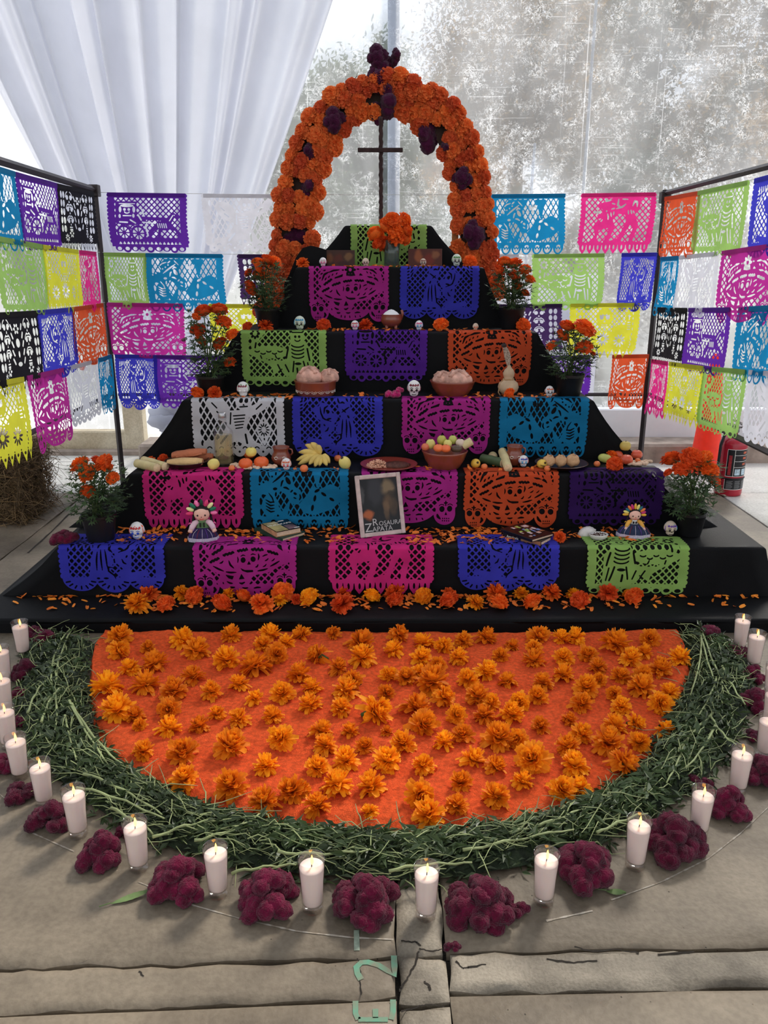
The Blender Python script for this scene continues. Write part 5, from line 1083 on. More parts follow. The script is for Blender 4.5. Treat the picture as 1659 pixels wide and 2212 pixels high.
for st, xa, xb, ya, yb, n_ in PS + extra:
    for k in range(n_):
        x, y = R.uniform(xa, xb), R.uniform(ya, yb); p = tread(st, x, y, .012, R.uniform(.03, .5) if st >= 4 else None); e = (R.gauss(0, .3), R.gauss(0, .3), R.uniform(0, 6.28))
        sc_ = R.uniform(.85, 1.35)
        if st <= 2 and np_ < 296:
            np_ += 1; zn = ZN[(st, xa)] if (st, xa) in ZN else ''; o = link_mesh('marigold_petal', PET[R.randrange(5)], None, None, (p.x, p.y, p.z + .003), e, sc_); tag(o, PL[st] + zn, 'petal', 'loose petals on tier %d' % st + zn)
        else:
            M_ = Matrix.Translation((p.x, p.y, p.z + .003)) @ Matrix.Rotation(e[2], 4, 'Z') @ Matrix.Rotation(e[0], 4, 'X') @ Matrix.Rotation(e[1], 4, 'Y'); me = PET[R.randrange(5)]
            stuff.add([M_ @ (v.co * sc_) for v in me.vertices], [tuple(f.vertices) for f in me.polygons])
tag(stuff.build('scattered_petals', MATS['loose petals']), 'scattered orange marigold petals on the upper black tiers', 'petals', kind='stuff')

# ================================================================== border of green stalks
outer = [at_z(x, y, 0) for x, y in [(60, 1385), (48, 1440), (42, 1500), (48, 1570), (70, 1630), (130, 1690), (190, 1740), (270, 1790), (360, 1835), (480, 1868), (640, 1895), (760, 1905), (880, 1908), (1000, 1900), (1120, 1880), (1240, 1845), (1350, 1800), (1450, 1745), (1520, 1690), (1580, 1620), (1612, 1550), (1625, 1480), (1610, 1420), (1560, 1380)]]
inn = [at_z(x, y, 0) for x, y in [(200, 1392), (192, 1440), (188, 1490), (195, 1550), (215, 1610), (262, 1665), (330, 1700), (400, 1735), (490, 1762), (620, 1790), (760, 1805), (870, 1810), (980, 1803), (1090, 1788), (1190, 1765), (1280, 1730), (1345, 1700), (1400, 1650), (1425, 1600), (1455, 1545), (1480, 1490), (1492, 1450), (1488, 1410), (1462, 1378)]]
OU, IN = dens(outer, 201), dens(inn, 201)
M_gr1 = pm('cut green leaves', (62, 78, 44), rough=.5, var=.5, scale=7, trans=.12, spec=.45); M_gr2 = pm('pale cut stalks', (148, 158, 108), rough=.5, var=.25, scale=9, spec=.3)
def band(u, v):
    k = u * 200; i = min(199, int(k)); t = k - i; a = IN[i].lerp(IN[i + 1], t); b = OU[i].lerp(OU[i + 1], t); return a.lerp(b, v), (OU[i + 1] - OU[i]).normalized(), (b - a).normalized()
def hgt(v): return .062 * max(0, sin(pi * min(1, max(0, .06 + v * .9)))) ** .7
R = random.Random(77); lf = MB(); stk = MB()
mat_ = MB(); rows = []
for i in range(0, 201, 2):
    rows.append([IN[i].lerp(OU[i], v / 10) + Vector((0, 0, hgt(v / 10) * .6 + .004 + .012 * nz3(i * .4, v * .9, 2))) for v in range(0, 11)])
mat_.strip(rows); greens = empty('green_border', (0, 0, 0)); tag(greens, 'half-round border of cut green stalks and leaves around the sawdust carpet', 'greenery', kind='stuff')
mat_.build('stalk_bed', pm('shaded stalks', (34, 44, 28), rough=.9, var=.5, scale=30, bump=.8), greens)['kind'] = 'stuff'  # bed under the leaves, shade put into its dark colour
for k in range(9000):
    u, v = R.random(), min(1.05, max(-.04, R.gauss(.5, .30))); p, t, n_ = band(u, min(1, max(0, v))); p = p + n_ * (v - min(1, max(0, v))) * .25
    z = hgt(v) * R.uniform(.45, 1.05) + .004
    a = R.gauss(0, .8) + (pi if R.random() < .5 else 0); d = (t * cos(a) + n_ * sin(a) + Vector((0, 0, R.gauss(.0, .28)))).normalized(); L = R.uniform(.022, .055); w_ = L * R.uniform(.10, .2)
    s_ = d.cross(Vector((R.gauss(0, .5), R.gauss(0, .5), 1))).normalized(); c = p + Vector((0, 0, z)); up = s_.cross(d)
    lf.add([c, c + d * L * .45 + s_ * w_ + up * L * .08, c + d * L - up * L * .15, c + d * L * .45 - s_ * w_ + up * L * .04], [(0, 1, 2), (0, 2, 3)])
for k in range(900):
    u, v = R.random(), R.uniform(-.02, 1.02); p, t, n_ = band(u, min(1, max(0, v))); z = hgt(v) * R.uniform(.7, 1.08) + .004
    a = R.gauss(0, .55) + (pi if R.random() < .5 else 0); d = (t * cos(a) + n_ * sin(a)).normalized(); s_ = d.cross(Vector((0, 0, 1))); L = R.uniform(.05, .15); b_ = R.uniform(-.25, .25)
    pts = [p + Vector((0, 0, max(.006, z + R.gauss(0, .008)))) + d * L * q + s_ * b_ * L * (q * q) for q in (0, .35, .7, 1)]; r_ = R.uniform(.0010, .0022)
    stk.tube(pts, [r_, r_, r_ * .8, r_ * .5], 4, cap=False)
lf.build('leaves', M_gr1, greens, smooth=False)['kind'] = 'stuff'; stk.build('thin_stalks', M_gr2, greens)['kind'] = 'stuff'
# thick pale stalks that lie on top
BIG = [[(112, 1480), (103, 1420), (150, 1358)], [(122, 1470), (118, 1425), (160, 1350)], [(150, 1515), (178, 1575), (240, 1660)], [(155, 1520), (200, 1600), (262, 1650)], [(165, 1700), (250, 1715), (355, 1770)], [(180, 1670), (270, 1700), (350, 1760)], [(140, 1545), (150, 1600), (165, 1640)], [(90, 1560), (105, 1500), (140, 1480)], [(118, 1500), (128, 1545), (118, 1570)], [(60, 1540), (75, 1490), (100, 1470)], [(1512, 1365), (1530, 1440), (1560, 1520)], [(1516, 1362), (1545, 1450), (1575, 1500)], [(1514, 1370), (1520, 1420), (1492, 1500)], [(1560, 1440), (1590, 1500), (1610, 1520)], [(1548, 1465), (1535, 1510), (1500, 1560)], [(1540, 1540), (1490, 1585), (1450, 1640)], [(1545, 1565), (1530, 1610), (1480, 1660)], [(1535, 1545), (1550, 1580), (1590, 1610)], [(1480, 1600), (1470, 1640), (1440, 1690)], [(1100, 1800), (1200, 1775), (1262, 1745)], [(1000, 1838), (1100, 1815), (1240, 1790)], [(600, 1840), (700, 1850), (800, 1835)], [(420, 1815), (500, 1800), (560, 1760)], [(840, 1880), (930, 1862), (1020, 1865)], [(500, 1885), (570, 1870), (640, 1868)], [(240, 1745), (300, 1775), (330, 1800)], [(1290, 1800), (1340, 1770), (1400, 1755)], [(330, 1810), (420, 1770), (480, 1772)]]
for k, q in enumerate(BIG):
    ps = [at_z(x, y, .06) for x, y in q]; m_ = MB(); pts = []
    for i in range(11):
        t = i / 10; pts.append(ps[0] * (1 - t) ** 2 + ps[1] * 2 * t * (1 - t) + ps[2] * t * t + Vector((0, 0, .004 * sin(i * 1.7 + k))))
    m_.tube(pts, [.0044 - .002 * i / 10 + .0008 * (i % 4 == 0) for i in range(11)], 7)
    for i in (4, 7):
        d = (pts[i + 1] - pts[i]).normalized(); sd_ = d.cross(Vector((0, 0, 1))) * (1 if i == 4 else -1); m_.tube([pts[i], pts[i] + (d + sd_ * .7) * .03, pts[i] + (d * 2 + sd_ * 1.0) * .03], [.0022, .0016, .001], 5)
    m_.build('stalk', M_gr2, greens)
# single leaves dropped on the slabs
def leaf(x0, y0, x1, y1, w_, label):
    a, b = at_z(x0, y0, .004), at_z(x1, y1, .004); d = b - a; L = d.length; d.normalize(); s_ = d.cross(Vector((0, 0, 1))); m_ = MB()
    m_.strip([[a + d * L * t + s_ * w_ * sin(pi * min(.97, t * .92 + .05)) * (1 + .12 * (k % 2)) + Vector((0, 0, .006 * t)), a + d * L * t + Vector((0, 0, .002)), a + d * L * t - s_ * w_ * sin(pi * min(.97, t * .92 + .05)) * (1 + .12 * ((k + 1) % 2)) + Vector((0, 0, .008 * t))] for k, t in enumerate([i / 14 for i in range(15)])])
    m_.tube([a - d * .03 + Vector((0, 0, .002)), a + Vector((0, 0, .003))], .0015, 5); tag(m_.build('leaf', pm('dropped leaf', (92, 112, 66), rough=.6, var=.3, scale=20)), label, 'leaf')
leaf(240, 1952, 328, 1926, .010, 'serrated green leaf dropped on the concrete before the left cockscombs')
leaf(1310, 1925, 1352, 1932, .010, 'small green leaf dropped beside the right front cockscomb')
# ================================================================== candles
M_wax = pm('white candle wax', (244, 226, 216), rough=.5, var=.02, sss=.3, spec=.3); M_wick = pm('burnt wick', (40, 26, 20), rough=.9)
M_flame = emit_mat('candle flame', (255, 176, 70), 9.0); M_flc = emit_mat('candle flame core', (255, 226, 150), 14.0)
cn0 = empty('votive_candle')
m_ = MB(); GH = .150
m_.lathe([(0, .0006), (.0235, .0006), (.0258, .004), (.0262, .014), (.0285, .075), (.0332, GH - .002), (.0326, GH), (.0316, GH - .002), (.0272, .075), (.0250, .022), (.018, .017), (0, .016)], 32); m_.build('glass', M_gl, cn0)
m_ = MB(); m_.lathe([(0, .024), (.0236, .024), (.0245, .028), (.0262, .075), (.0298, .124), (.0292, .127), (.015, .1255), (0, .125)], 32); m_.build('wax', M_wax, cn0)
m_ = MB(); m_.tube([(0, 0, .124), (.0006, 0, .131), (.002, .0005, .136)], .0011, 6); m_.build('wick', M_wick, cn0)
m_ = MB(); m_.lathe([(0, .132), (.0030, .137), (.0040, .142), (.0030, .149), (.0014, .156), (0, .161)], 12, c=(.002, 0, 0)); fo = m_.build('flame', M_flame, cn0); 
m_ = MB(); m_.lathe([(0, .137), (.0016, .140), (.0018, .145), (.0010, .151), (0, .155)], 8, c=(.002, 0, 0)); m_.build('flame_core', M_flc, fo)
CN = [(52, 1424), (11, 1482), (13, 1550), (21, 1622), (45, 1688), (97, 1745), (170, 1812), (301, 1884), (472, 1940), (676, 1972), (920, 1987), (1174, 1956), (1371, 1880), (1508, 1810), (1592, 1718), (1650, 1642), (1662, 1580), (1664, 1520), (1626, 1448), (1596, 1410)]
for k, (x, y) in enumerate(CN):
    p = at_z(x, y - 8, 0); o = cn0 if k == 0 else dup(cn0); o.location = (p.x, p.y, .0005); o.rotation_euler = (0, 0, R.uniform(-1, 1) if k else .2); s_ = R.uniform(1.01, 1.07); o.scale = (s_, s_, s_)
    wh = '%s from the altar on the left arm of ring' % ORD[k] if k < 7 else ('%s from the altar on the right arm of ring' % ORD[19 - k] if k > 12 else ['left of the front joint, farthest', 'left of the front joint, second farthest', 'left of the front joint, nearest', 'standing on the floor joint strip', 'just right of the floor joint strip', 'second right of the floor joint strip'][k - 7])
    tag(o, 'lit white candle in clear glass, ' + wh, 'candle', 'candles ringed around the carpet')
# ================================================================== cockscombs on the floor
CK = [(72, 1372, 30, 3, 'behind the candle at the left altar corner'), (104, 1385, 34, 4, 'right of the candle at the left altar corner'), (60, 1447, 38, 4, 'between first and second left candles'), (44, 1498, 22, 3, 'beside the third left candle'), (40, 1560, 20, 3, 'beside the fourth left candle'), (14, 1650, 34, 3, 'at the left frame edge behind a candle'), (47, 1712, 36, 3, 'small round one before the fifth left candle'), (115, 1765, 50, 5, 'between sixth and seventh left candles'), (222, 1834, 56, 5, 'right of the seventh left candle'), (272, 1795, 22, 2, 'tiny one behind the front-left candle'), (388, 1897, 66, 6, 'upright trio front left'), (578, 1928, 70, 6, 'wide bunch left of the floor joint'), (790, 1940, 74, 8, 'large bunch at the floor joint edge'), (1040, 1945, 74, 7, 'large bunch right of the floor joint'), (1115, 1962, 28, 3, 'small withered one right of the floor joint'), (1265, 1870, 72, 6, 'tall bunch front right'), (1455, 1812, 74, 7, 'broad bunch between right front candles'), (1575, 1735, 52, 5, 'bright rounded one on the right arm'), (1508, 1690, 28, 3, 'small one half under the greens on the right'), (1645, 1665, 50, 5, 'at the right frame edge'), (1630, 1590, 22, 3, 'narrow one behind a right candle'), (1630, 1512, 38, 4, 'beside the third right candle'), (1628, 1458, 30, 4, 'below the second right candle'), (1590, 1412, 30, 3, 'between the first two right candles'), (1532, 1377, 38, 4, 'at the right altar corner'), (978, 2044, 18, 2, 'tiny fallen piece by the front floor joint'), (140, 1165, 28, 3, 'on the left corner of the second tier')]
for k, (x, y, r_, n_, wh) in enumerate(CK):
    on2 = k == 26; p = tread(2, x, y + 6, .04) if on2 else at_z(x, y + r_ * .35, 0); rr = r_ * mpp(p); m_ = MB(); R2 = random.Random(k + 50)
    nn = max(2, min(7, n_))
    for j in range(nn):
        lm = lobed(k * 9 + j, rr * (.62 if nn > 3 else .74), 4, 1.0); a = 2 * pi * j / nn + R2.uniform(-.3, .3); o_ = rr * .52 if nn > 2 else rr * .4
        dx, dy, dz = cos(a) * o_, sin(a) * o_ * .9, 0
        if j == 0 and nn > 3: dx = dy = 0; dz = rr * .42
        Mx = Matrix.Translation((dx, dy, dz)) @ Matrix.Rotation(R2.gauss(0, .25), 4, 'X') @ Matrix.Rotation(R2.gauss(0, .25), 4, 'Y')
        vs = [Mx @ Vector(v) for v in lm.v]; lm.v = [(v.x, v.y, max(.001, v.z)) for v in vs]; m_.add(lm.v, lm.f)
    o = m_.build('cockscomb', M_cs, None, (p.x, p.y, p.z + .0005)); tag(o, 'crimson cockscomb bloom, ' + wh, 'flower', 'cockscombs around the candle ring')
    if nn > 4:
        s_ = MB(); s_.tube([(-rr * .6, rr * .5, .012), (-rr * .2, rr * .2, .02)], [.006, .007], 7); s_.build('stem', M_stem, o)
# ================================================================== sugar skulls
M_sk = pm('white sugar', (222, 218, 216), rough=.6, var=.05, scale=20, sss=.1); M_skb = pm('cream sugar', (206, 186, 166), rough=.7, var=.1, scale=20); M_skg = pm('greenish sugar', (206, 214, 196), rough=.6, var=.06, scale=20)
PT = dict(red=(206, 40, 44), orange=(226, 96, 36), blue=(40, 74, 178), navy=(24, 32, 92), cyan=(40, 150, 200), pink=(232, 50, 130), green=(70, 140, 60), purple=(104, 58, 160), dark=(40, 30, 34), maroon=(130, 30, 50), white=(228, 226, 226))
PAINT = {k: pm('icing ' + k, c, rough=.5, var=.1, scale=40) for k, c in PT.items()}
def skull_shape(p):
    t = min(1, max(0, (.05 - p.z) / .55)); return 1 - .30 * t * t * (3 - 2 * t) + .05 * max(0, p.z)
def sugar_skull(step, px, py, hpx, cap, cap2, eye, label, base=None, frown=False, fr=None, yaw=0.0):
    b = tread(step, px, py, .025, fr); s = mpp(b); h = hpx * s; r = h / 2; t = thing('sugar_skull', label, 'skull', b, yaw, 'sugar skulls on the tiers')
    base = base or M_sk; rx, ry, rz = r * .80, r * .84, r * 1.0
    mb = MB()
    def fn(p):
        k = skull_shape(p); q = .02 * nz3(p.x * 3, p.y * 3, p.z * 3)
        if p.y < 0:                                   # eye sockets and cheeks pressed in
            for sx in (-1, 1): q -= .10 * math.exp(-((p.x - sx * .36) ** 2 + (p.z + .02) ** 2) / .035); q -= .07 * math.exp(-((p.x - sx * .62) ** 2 + (p.z + .42) ** 2) / .05)
        if p.z < -.45: q += .16 * min(1, (-.45 - p.z) / .3)
        return k + q
    mb.ell((0, 0, r * .97), (rx, ry, rz), 28, 20, fn=fn); mb.v = [(x, y, max(0.0008, z)) for x, y, z in mb.v]; mb.build('head', base, t)
    def front(x, z, e=.0):
        """a point on the face"""
        zz = (z * h - r * .97) / rz; kk = skull_shape(Vector((0, 0, zz))); q = max(.05, 1 - zz * zz - (x * h / (rx * kk)) ** 2); return Vector((x * h, -ry * kk * sqrt(q) - e, z * h))
    for sx in (-1, 1):
        mb = MB(); mb.ell(front(sx * .14, .48, -r * .03), (r * .15, r * .06, r * .15), 12, 8); mb.build('eye', eye, t)
        mb = MB(); mb.tube([front(sx * (.15 + .09 * k), .60 + (.03 if k == 0 else -.005 * abs(k)) + (.03 * sx * k * 0), .001) for k in (-1, -.5, 0, .5, 1)], r * .035, 6); mb.build('brow', eye, t)
    mb = MB(); mb.add([front(0, .42, .002), front(-.045, .33, .002), front(.045, .33, .002)], [(0, 1, 2)]); mb.tube([front(0, .42), front(-.03, .34), front(.03, .34), front(0, .42)], r * .03, 5); mb.build('nose', eye, t)
    mb = MB(); c_ = -1 if frown else 1
    mb.tube([front(k * .13, .20 + c_ * .04 * k * k, .001) for k in (-1, -.6, -.2, .2, .6, 1)], r * .03, 5)
    for k in (-2, -1, 0, 1, 2): mb.tube([front(k * .05, .235, .001), front(k * .05, .165, .001)], r * .022, 4)
    mb.build('mouth', eye, t)
    if cap:
        mb = MB(); R2 = random.Random(int(px)); n = 20; rows = []
        for j in range(6):
            th = pi / 2 - (j / 5) * .92; rows.append([])
            for k in range(n + 1):
                a = 2 * pi * k / n; w_ = 1 + .035 * sin(a * 5 + px); th2 = th - (.12 * sin(a * 3 + px) if j == 5 else 0)
                rows[-1].append((rx * 1.03 * w_ * cos(a) * cos(th2), ry * 1.03 * w_ * sin(a) * cos(th2), r * .97 + rz * 1.025 * sin(th2)))
        mb.strip(rows); mb.build('painted_hair', PAINT[cap], t)
    if cap2:
        for k in range(4):
            mb = MB(); x0 = -.21 + .14 * k
            mb.tube([front(x0 - .05, .76, .003), front(x0, .72, .004), front(x0 + .05, .75, .003), front(x0 + .03, .80, .003), front(x0 - .01, .79, .003)], r * .06, 6); mb.build('icing_curl', PAINT[cap2], t)
        for sx in (-1, 1):
            mb = MB(); mb.tube([front(sx * .34, .72, .001), front(sx * .37, .55, .001), front(sx * .36, .40, .001)], r * .05, 6); mb.build('icing_curl', PAINT[cap2 if sx < 0 else cap or cap2], t)
    return t
D_ = PAINT['dark']; Bl = PAINT['blue']
sugar_skull(2, 298, 1166, 40, 'orange', 'red', Bl, 'white sugar skull with orange hair and blue teeth beside the left low pot')
sugar_skull(2, 1446, 1158, 34, 'cyan', 'purple', D_, 'frowning sugar skull with blue and purple hair beside right low pot', M_skb, True)
sugar_skull(3, 619, 1017, 28, 'orange', 'orange', PAINT['red'], 'white sugar skull with orange fringe and red eyes before the clay jar')
sugar_skull(3, 1130, 1010, 27, 'red', 'blue', PAINT['cyan'], 'white sugar skull with red and blue hair below the right clay jar')
sugar_skull(4, 526, 855, 34, 'green', 'maroon', PAINT['white'], 'plain white sugar skull with red and green crown beside left fourth-tier pot', fr=.2)
sugar_skull(4, 894, 853, 37, None, 'maroon', D_, 'large white sugar skull with maroon side curls on the fourth tier', fr=.2)
sugar_skull(4, 1186, 853, 25, 'navy', 'orange', D_, 'small sugar skull with navy hair beside right fourth-tier pot', fr=.2)
sugar_skull(5, 648, 714, 31, None, 'cyan', D_, 'tall greenish-white sugar skull with blue curls on the fifth tier', M_skg, True, fr=.25)
sugar_skull(5, 767, 718, 22, 'blue', 'red', PAINT['pink'], 'small pink-faced sugar skull with blue and red hair on the fifth tier', fr=.2)
sugar_skull(5, 905, 716, 22, 'blue', 'pink', PAINT['cyan'], 'small sugar skull with blue hair right of the salt pot', fr=.2)
sugar_skull(5, 1027, 712, 16, 'orange', None, PAINT['orange'], 'tiny orange-topped sugar skull on fifth tier', M_skb, fr=.25)
sugar_skull(6, 698, 575, 20, 'pink', 'white', PAINT['pink'], 'small sugar skull with pink cap on the sixth tier', fr=.18)
sugar_skull(6, 790, 575, 19, None, None, D_, 'small plain beige skull in the middle of sixth tier', M_skb, fr=.18)
sugar_skull(6, 914, 574, 18, None, 'maroon', D_, 'small beige skull before the right picture card on sixth tier', M_skb, fr=.18)
sugar_skull(6, 986, 578, 27, None, 'green', D_, 'greenish-white sugar skull with green curls at right of sixth tier', M_skg, fr=.2)

# ================================================================== fruit and food
def fruit_mesh(name, kind, r, mat):
    mb = MB()
    def fn(p):
        k = 1 + .015 * nz3(p.x * 2, p.y * 2, p.z * 2)
        if p.z > .82: k -= (.16 if kind == 'apple' else .07) * ((p.z - .82) / .18) ** 2
        if p.z < -.85: k -= .08
        if kind == 'pear' and p.z > .2: k *= 1
        return k
    sc = dict(apple=(1, 1, .92), mandarin=(1, 1, .80), guava=(.92, .92, 1.06), small=(1, 1, .95), mango=(1.25, .9, .85))[kind]
    mb.ell((0, 0, r * sc[2] * .97), (r * sc[0], r * sc[1], r * sc[2]), 20, 14, fn=fn); return mb
def fruit(name, label, cat, kind, col, step, px, py, rpx, base=None, rot=(0, 0, 0), lift=0.0, group=None, y=None, tip=None, rough=.4):
    """PY is the centre of the fruit in the photograph"""
    if base is None: b = tread(step, px, py + rpx * .9, rpx * .0023)
    else: b = Vector(base)
    s = mpp(b); r = rpx * s; m = pm('skin %d %d %d' % col, col, rough=rough, var=.12, scale=18, bump=.08, bscale=300, spec=.45)
    mb = fruit_mesh(name, kind, r, m); cz = Vector((0, 0, r * dict(apple=.89, mandarin=.78, guava=1.03, small=.92, mango=.82)[kind])); o = mb.build(name, m, None, b + cz - Matrix.Rotation(rot[2], 3, 'Z') @ (Matrix.Rotation(rot[1], 3, 'Y') @ (Matrix.Rotation(rot[0], 3, 'X') @ cz)), rot); tag(o, label, cat, group)
    st = MB(); zt_ = r * dict(apple=1.72, mandarin=1.5, guava=2.0, small=1.8, mango=1.66)[kind]
    if kind == 'guava': st.lathe([(0, zt_ - r * .02), (r * .22, zt_ - r * .02), (r * .24, zt_ + r * .10), (r * .12, zt_ + r * .05), (0, zt_ + r * .02)], 10)
    else: st.tube([(0, 0, zt_ - r * .1), (r * .06, 0, zt_ + r * .15)], [r * .07, r * .05], 6)
    st.build('stem' if kind != 'guava' else 'blossom_end', pm('dry stem', (72, 56, 36), rough=.9), o); return o
GY, OR, TJ, GN = (226, 204, 112), (232, 100, 44), (222, 116, 62), (196, 196, 104)
fg = 'fruit on the third tier'
fruit('mandarin', 'orange mandarin at front left of the stack beside the bottle', 'fruit', 'mandarin', OR, 3, 531, 999, 15, group=fg)
fruit('mandarin', 'orange mandarin on the right of the stack under yellow apple', 'fruit', 'mandarin', OR, 3, 565, 996, 16, group=fg)
bm = tread(3, 540, 990, .03); bm.y += .05
fruit('mandarin', 'orange mandarin at the back of the stack beside the bottle', 'fruit', 'mandarin', OR, 3, 538, 988, 14, base=(x_for(540, bm.y, bm.z), bm.y, bm.z), group=fg)
ba = tread(3, 545, 1010, .03); fruit('apple', 'yellow apple on top of the mandarin stack beside clay jar', 'fruit', 'apple', (228, 206, 104), 3, 542, 977, 12, base=(x_for(543, ba.y + .02, ba.z + .05), ba.y + .02, ba.z + .052), group=fg)
fruit('guava', 'pale yellow guava with blemishes in front of the bottle', 'fruit', 'guava', GY, 3, 462, 1004, 13, rot=(0, 1.2, .5), lift=.01, group=fg)
fruit('guava', 'pale yellow guava standing between bananas and clay plate', 'fruit', 'guava', GY, 3, 745, 1001, 14, rot=(.3, -.5, .2), group=fg)
fruit('guava', 'yellow guava with dark blossom end beside the fruit bowl', 'fruit', 'guava', (222, 176, 66), 3, 1027, 1002, 11, rot=(1.2, 0, .3), group=fg)
fruit('guava', 'yellow guava with dark blossom end before the plate of wrapped sweets', 'fruit', 'guava', (222, 184, 76), 3, 1170, 1003, 11, rot=(1.2, 0, .5), group=fg)
for x, y, r_, w_ in ((501, 1011, 7, 'before the bottle'), (657, 1012, 9, 'before the bananas'), (730, 990, 8, 'behind the pale guava'), (741, 993, 6, 'second behind the pale guava'), (1046, 1008, 7, 'before the green cane'), (1182, 1012, 7, 'beside the dark plate'), (1289, 1002, 7, 'before the green mango'), (1377, 995, 6, 'behind the right peanuts')):
    fruit('hawthorn_fruit', 'small round orange hawthorn fruit ' + w_, 'fruit', 'small', TJ, 3, x, y, r_, group=fg)
fruit('mango', 'green-yellow mango lying left of the tomatoes', 'fruit', 'mango', GN, 3, 1306, 989, 12, rot=(0, .2, -.2), group=fg)
for x, y, r_, w_, dy in ((1333, 985, 12, 'left of three', .03), (1352, 992, 14, 'front of three', 0), (1374, 985, 13, 'right of three', .04)):
    bb = tread(3, x, y + r_ * .8, .03); bb.y += dy
    fruit('tomato', 'shiny red-orange tomato, %s under the yellow apple' % w_, 'fruit', 'mandarin', (220, 92, 62), 3, x, y, r_, base=(x_for(x, bb.y, bb.z), bb.y, bb.z), group=fg, rough=.22)
bb = tread(3, 1351, 995, .03); fruit('apple', 'yellow-green apple on top of the tomatoes', 'fruit', 'apple', (208, 178, 90), 3, 1350, 968, 12, base=(x_for(1350, bb.y + .025, bb.z + .05), bb.y + .025, bb.z + .048), group=fg)
# peanuts
pn = MB(); pn.lathe([(0, -.019), (.0055, -.017), (.0078, -.011), (.0072, -.004), (.0062, 0), (.0072, .005), (.0080, .011), (.0058, .017), (0, .019)], 9, M=Matrix.Rotation(pi / 2, 4, 'Y'))
PN = pn.mesh('peanut', pm('peanut shell', (226, 192, 164), rough=.85, var=.12, scale=60, bump=.25, bscale=260))
R = random.Random(4)
PNL = [(506 + 4.2 * k + R.uniform(-2, 2), 1004 + 9 * R.random()) for k in range(22)]
for k, (x, y) in enumerate(sorted(PNL)):
    p = tread(3, x, y + 2, .01); tag(link_mesh('peanut', PN, None, None, (p.x, p.y, p.z + .008), (R.uniform(0, 6), 0, R.uniform(0, 3.1)), R.uniform(1.05, 1.35)), 'unshelled peanut in the heap before the mandarins', 'peanut', 'peanuts before the mandarins')
for k in range(11):
    p = tread(3, 1360 + 3.8 * k + R.uniform(-2, 2), 999 + 8 * R.random(), .01); tag(link_mesh('peanut', PN, None, None, (p.x, p.y, p.z + .008), (R.uniform(0, 6), 0, R.uniform(0, 3.1)), R.uniform(1.05, 1.35)), 'unshelled peanut in the heap before the tomatoes', 'peanut', 'peanuts before the tomatoes')
# bananas
M_ban = pm('banana skin', (212, 180, 98), rough=.5, var=.2, scale=14, bump=.05); M_bt = pm('banana tip', (82, 62, 34), rough=.8)
bs = tread(3, 690, 1008, .06, .45); bun = thing('banana_bunch', 'bunch of small ripe bananas fanned out left of the pale guava', 'fruit', bs, 0, fg); s = mpp(bs)
SPX = (694, 984)
for k, (x, y, yo, bow) in enumerate([(660, 961, .05, .5), (672, 957, .03, .45), (684, 962, .015, .3), (646, 977, .02, .3), (641, 994, 0, .15), (645, 1003, -.03, -.1), (668, 1003, -.05, -.25), (690, 1006, -.055, -.3), (706, 1006, -.05, -.4), (712, 1000, -.03, -.4), (680, 1012, -.07, -.3)]):
    q0 = at_y(SPX[0] + (k - 5) * .8, SPX[1], bs.y + .01) - bs; q1 = at_y(x, y, bs.y + yo) - bs; q1.z = max(q1.z, .016); q0.z = max(q0.z, .03)
    m1 = q0.lerp(q1, .5) + Vector((.012 * bow, 0, .014 + .010 * abs(bow))); pts = [q0 * (1 - t) ** 2 + m1 * 2 * t * (1 - t) + q1 * t * t for t in [i / 9 for i in range(10)]]
    mb = MB(); mb.tube(pts, [.005, .009, .0145, .017, .018, .018, .0172, .0150, .010, .0045], 7); o = mb.build('banana', M_ban, bun)
    mb = MB(); d = (pts[-1] - pts[-2]).normalized(); mb.tube([pts[-1] - d * .002, pts[-1] + d * .005], [.0048, .003], 6); mb.build('tip', M_bt, o)
# sugar cane pieces
M_cane = pm('peeled sugar cane', (206, 190, 140), rough=.5, var=.15, scale=18); M_cend = pm('cane pith', (216, 190, 150), rough=.8, var=.12, scale=80); M_cang = pm('green cane', (72, 88, 58), rough=.45, var=.25, scale=12)
def cane(label, a, b, rpx, mat, name='cane_piece', za=None, zb=None):
    p0 = tread(3, *a, .02); p1 = tread(3, *b, .02); r = rpx * mpp(p0); p0 = p0 + Vector((0, 0, za if za else r)); p1 = p1 + Vector((0, 0, zb if zb else r)); d = p1 - p0
    o = empty(name, p0); tag(o, label, 'sugar cane', 'sugar cane pieces'); mb = MB(); n = 9; pts = [d * (i / n) for i in range(n + 1)]
    mb.tube(pts, [r * (1.06 if i in (3, 4) else 1.0) for i in range(n + 1)], 18, cap=False); mb.build('rind', mat, o)
    for nm, q, sg in (('cut_end', Vector((0, 0, 0)), -1), ('cut_end', d, 1)):
        mb = MB(); u = d.normalized(); mb.tube([q - u * sg * .001, q + u * sg * .0012], [r * .985, r * .96], 18); mb.build(nm, M_cend, o)
    return o
cane('pale peeled cane piece at the far left end of third tier', (297, 1010), (340, 1022), 9.5, M_cane); cane('second pale cane piece lying beside the tamale plate', (311, 1003), (358, 1017), 9, M_cane)
cane('dark green cane piece lying beside the fruit bowl', (1042, 1000), (1086, 1010), 10, M_cang); cane('pale cane piece leaning across the green one', (1084, 1000), (1097, 1020), 9, M_cane, za=.062, zb=.022)
p = tread(3, 1064, 992, .02); mbp = (1064, 986)
cane('short cane piece with round cut end behind the green one', (1064, 994), (1064, 998), 9.5, M_cane)
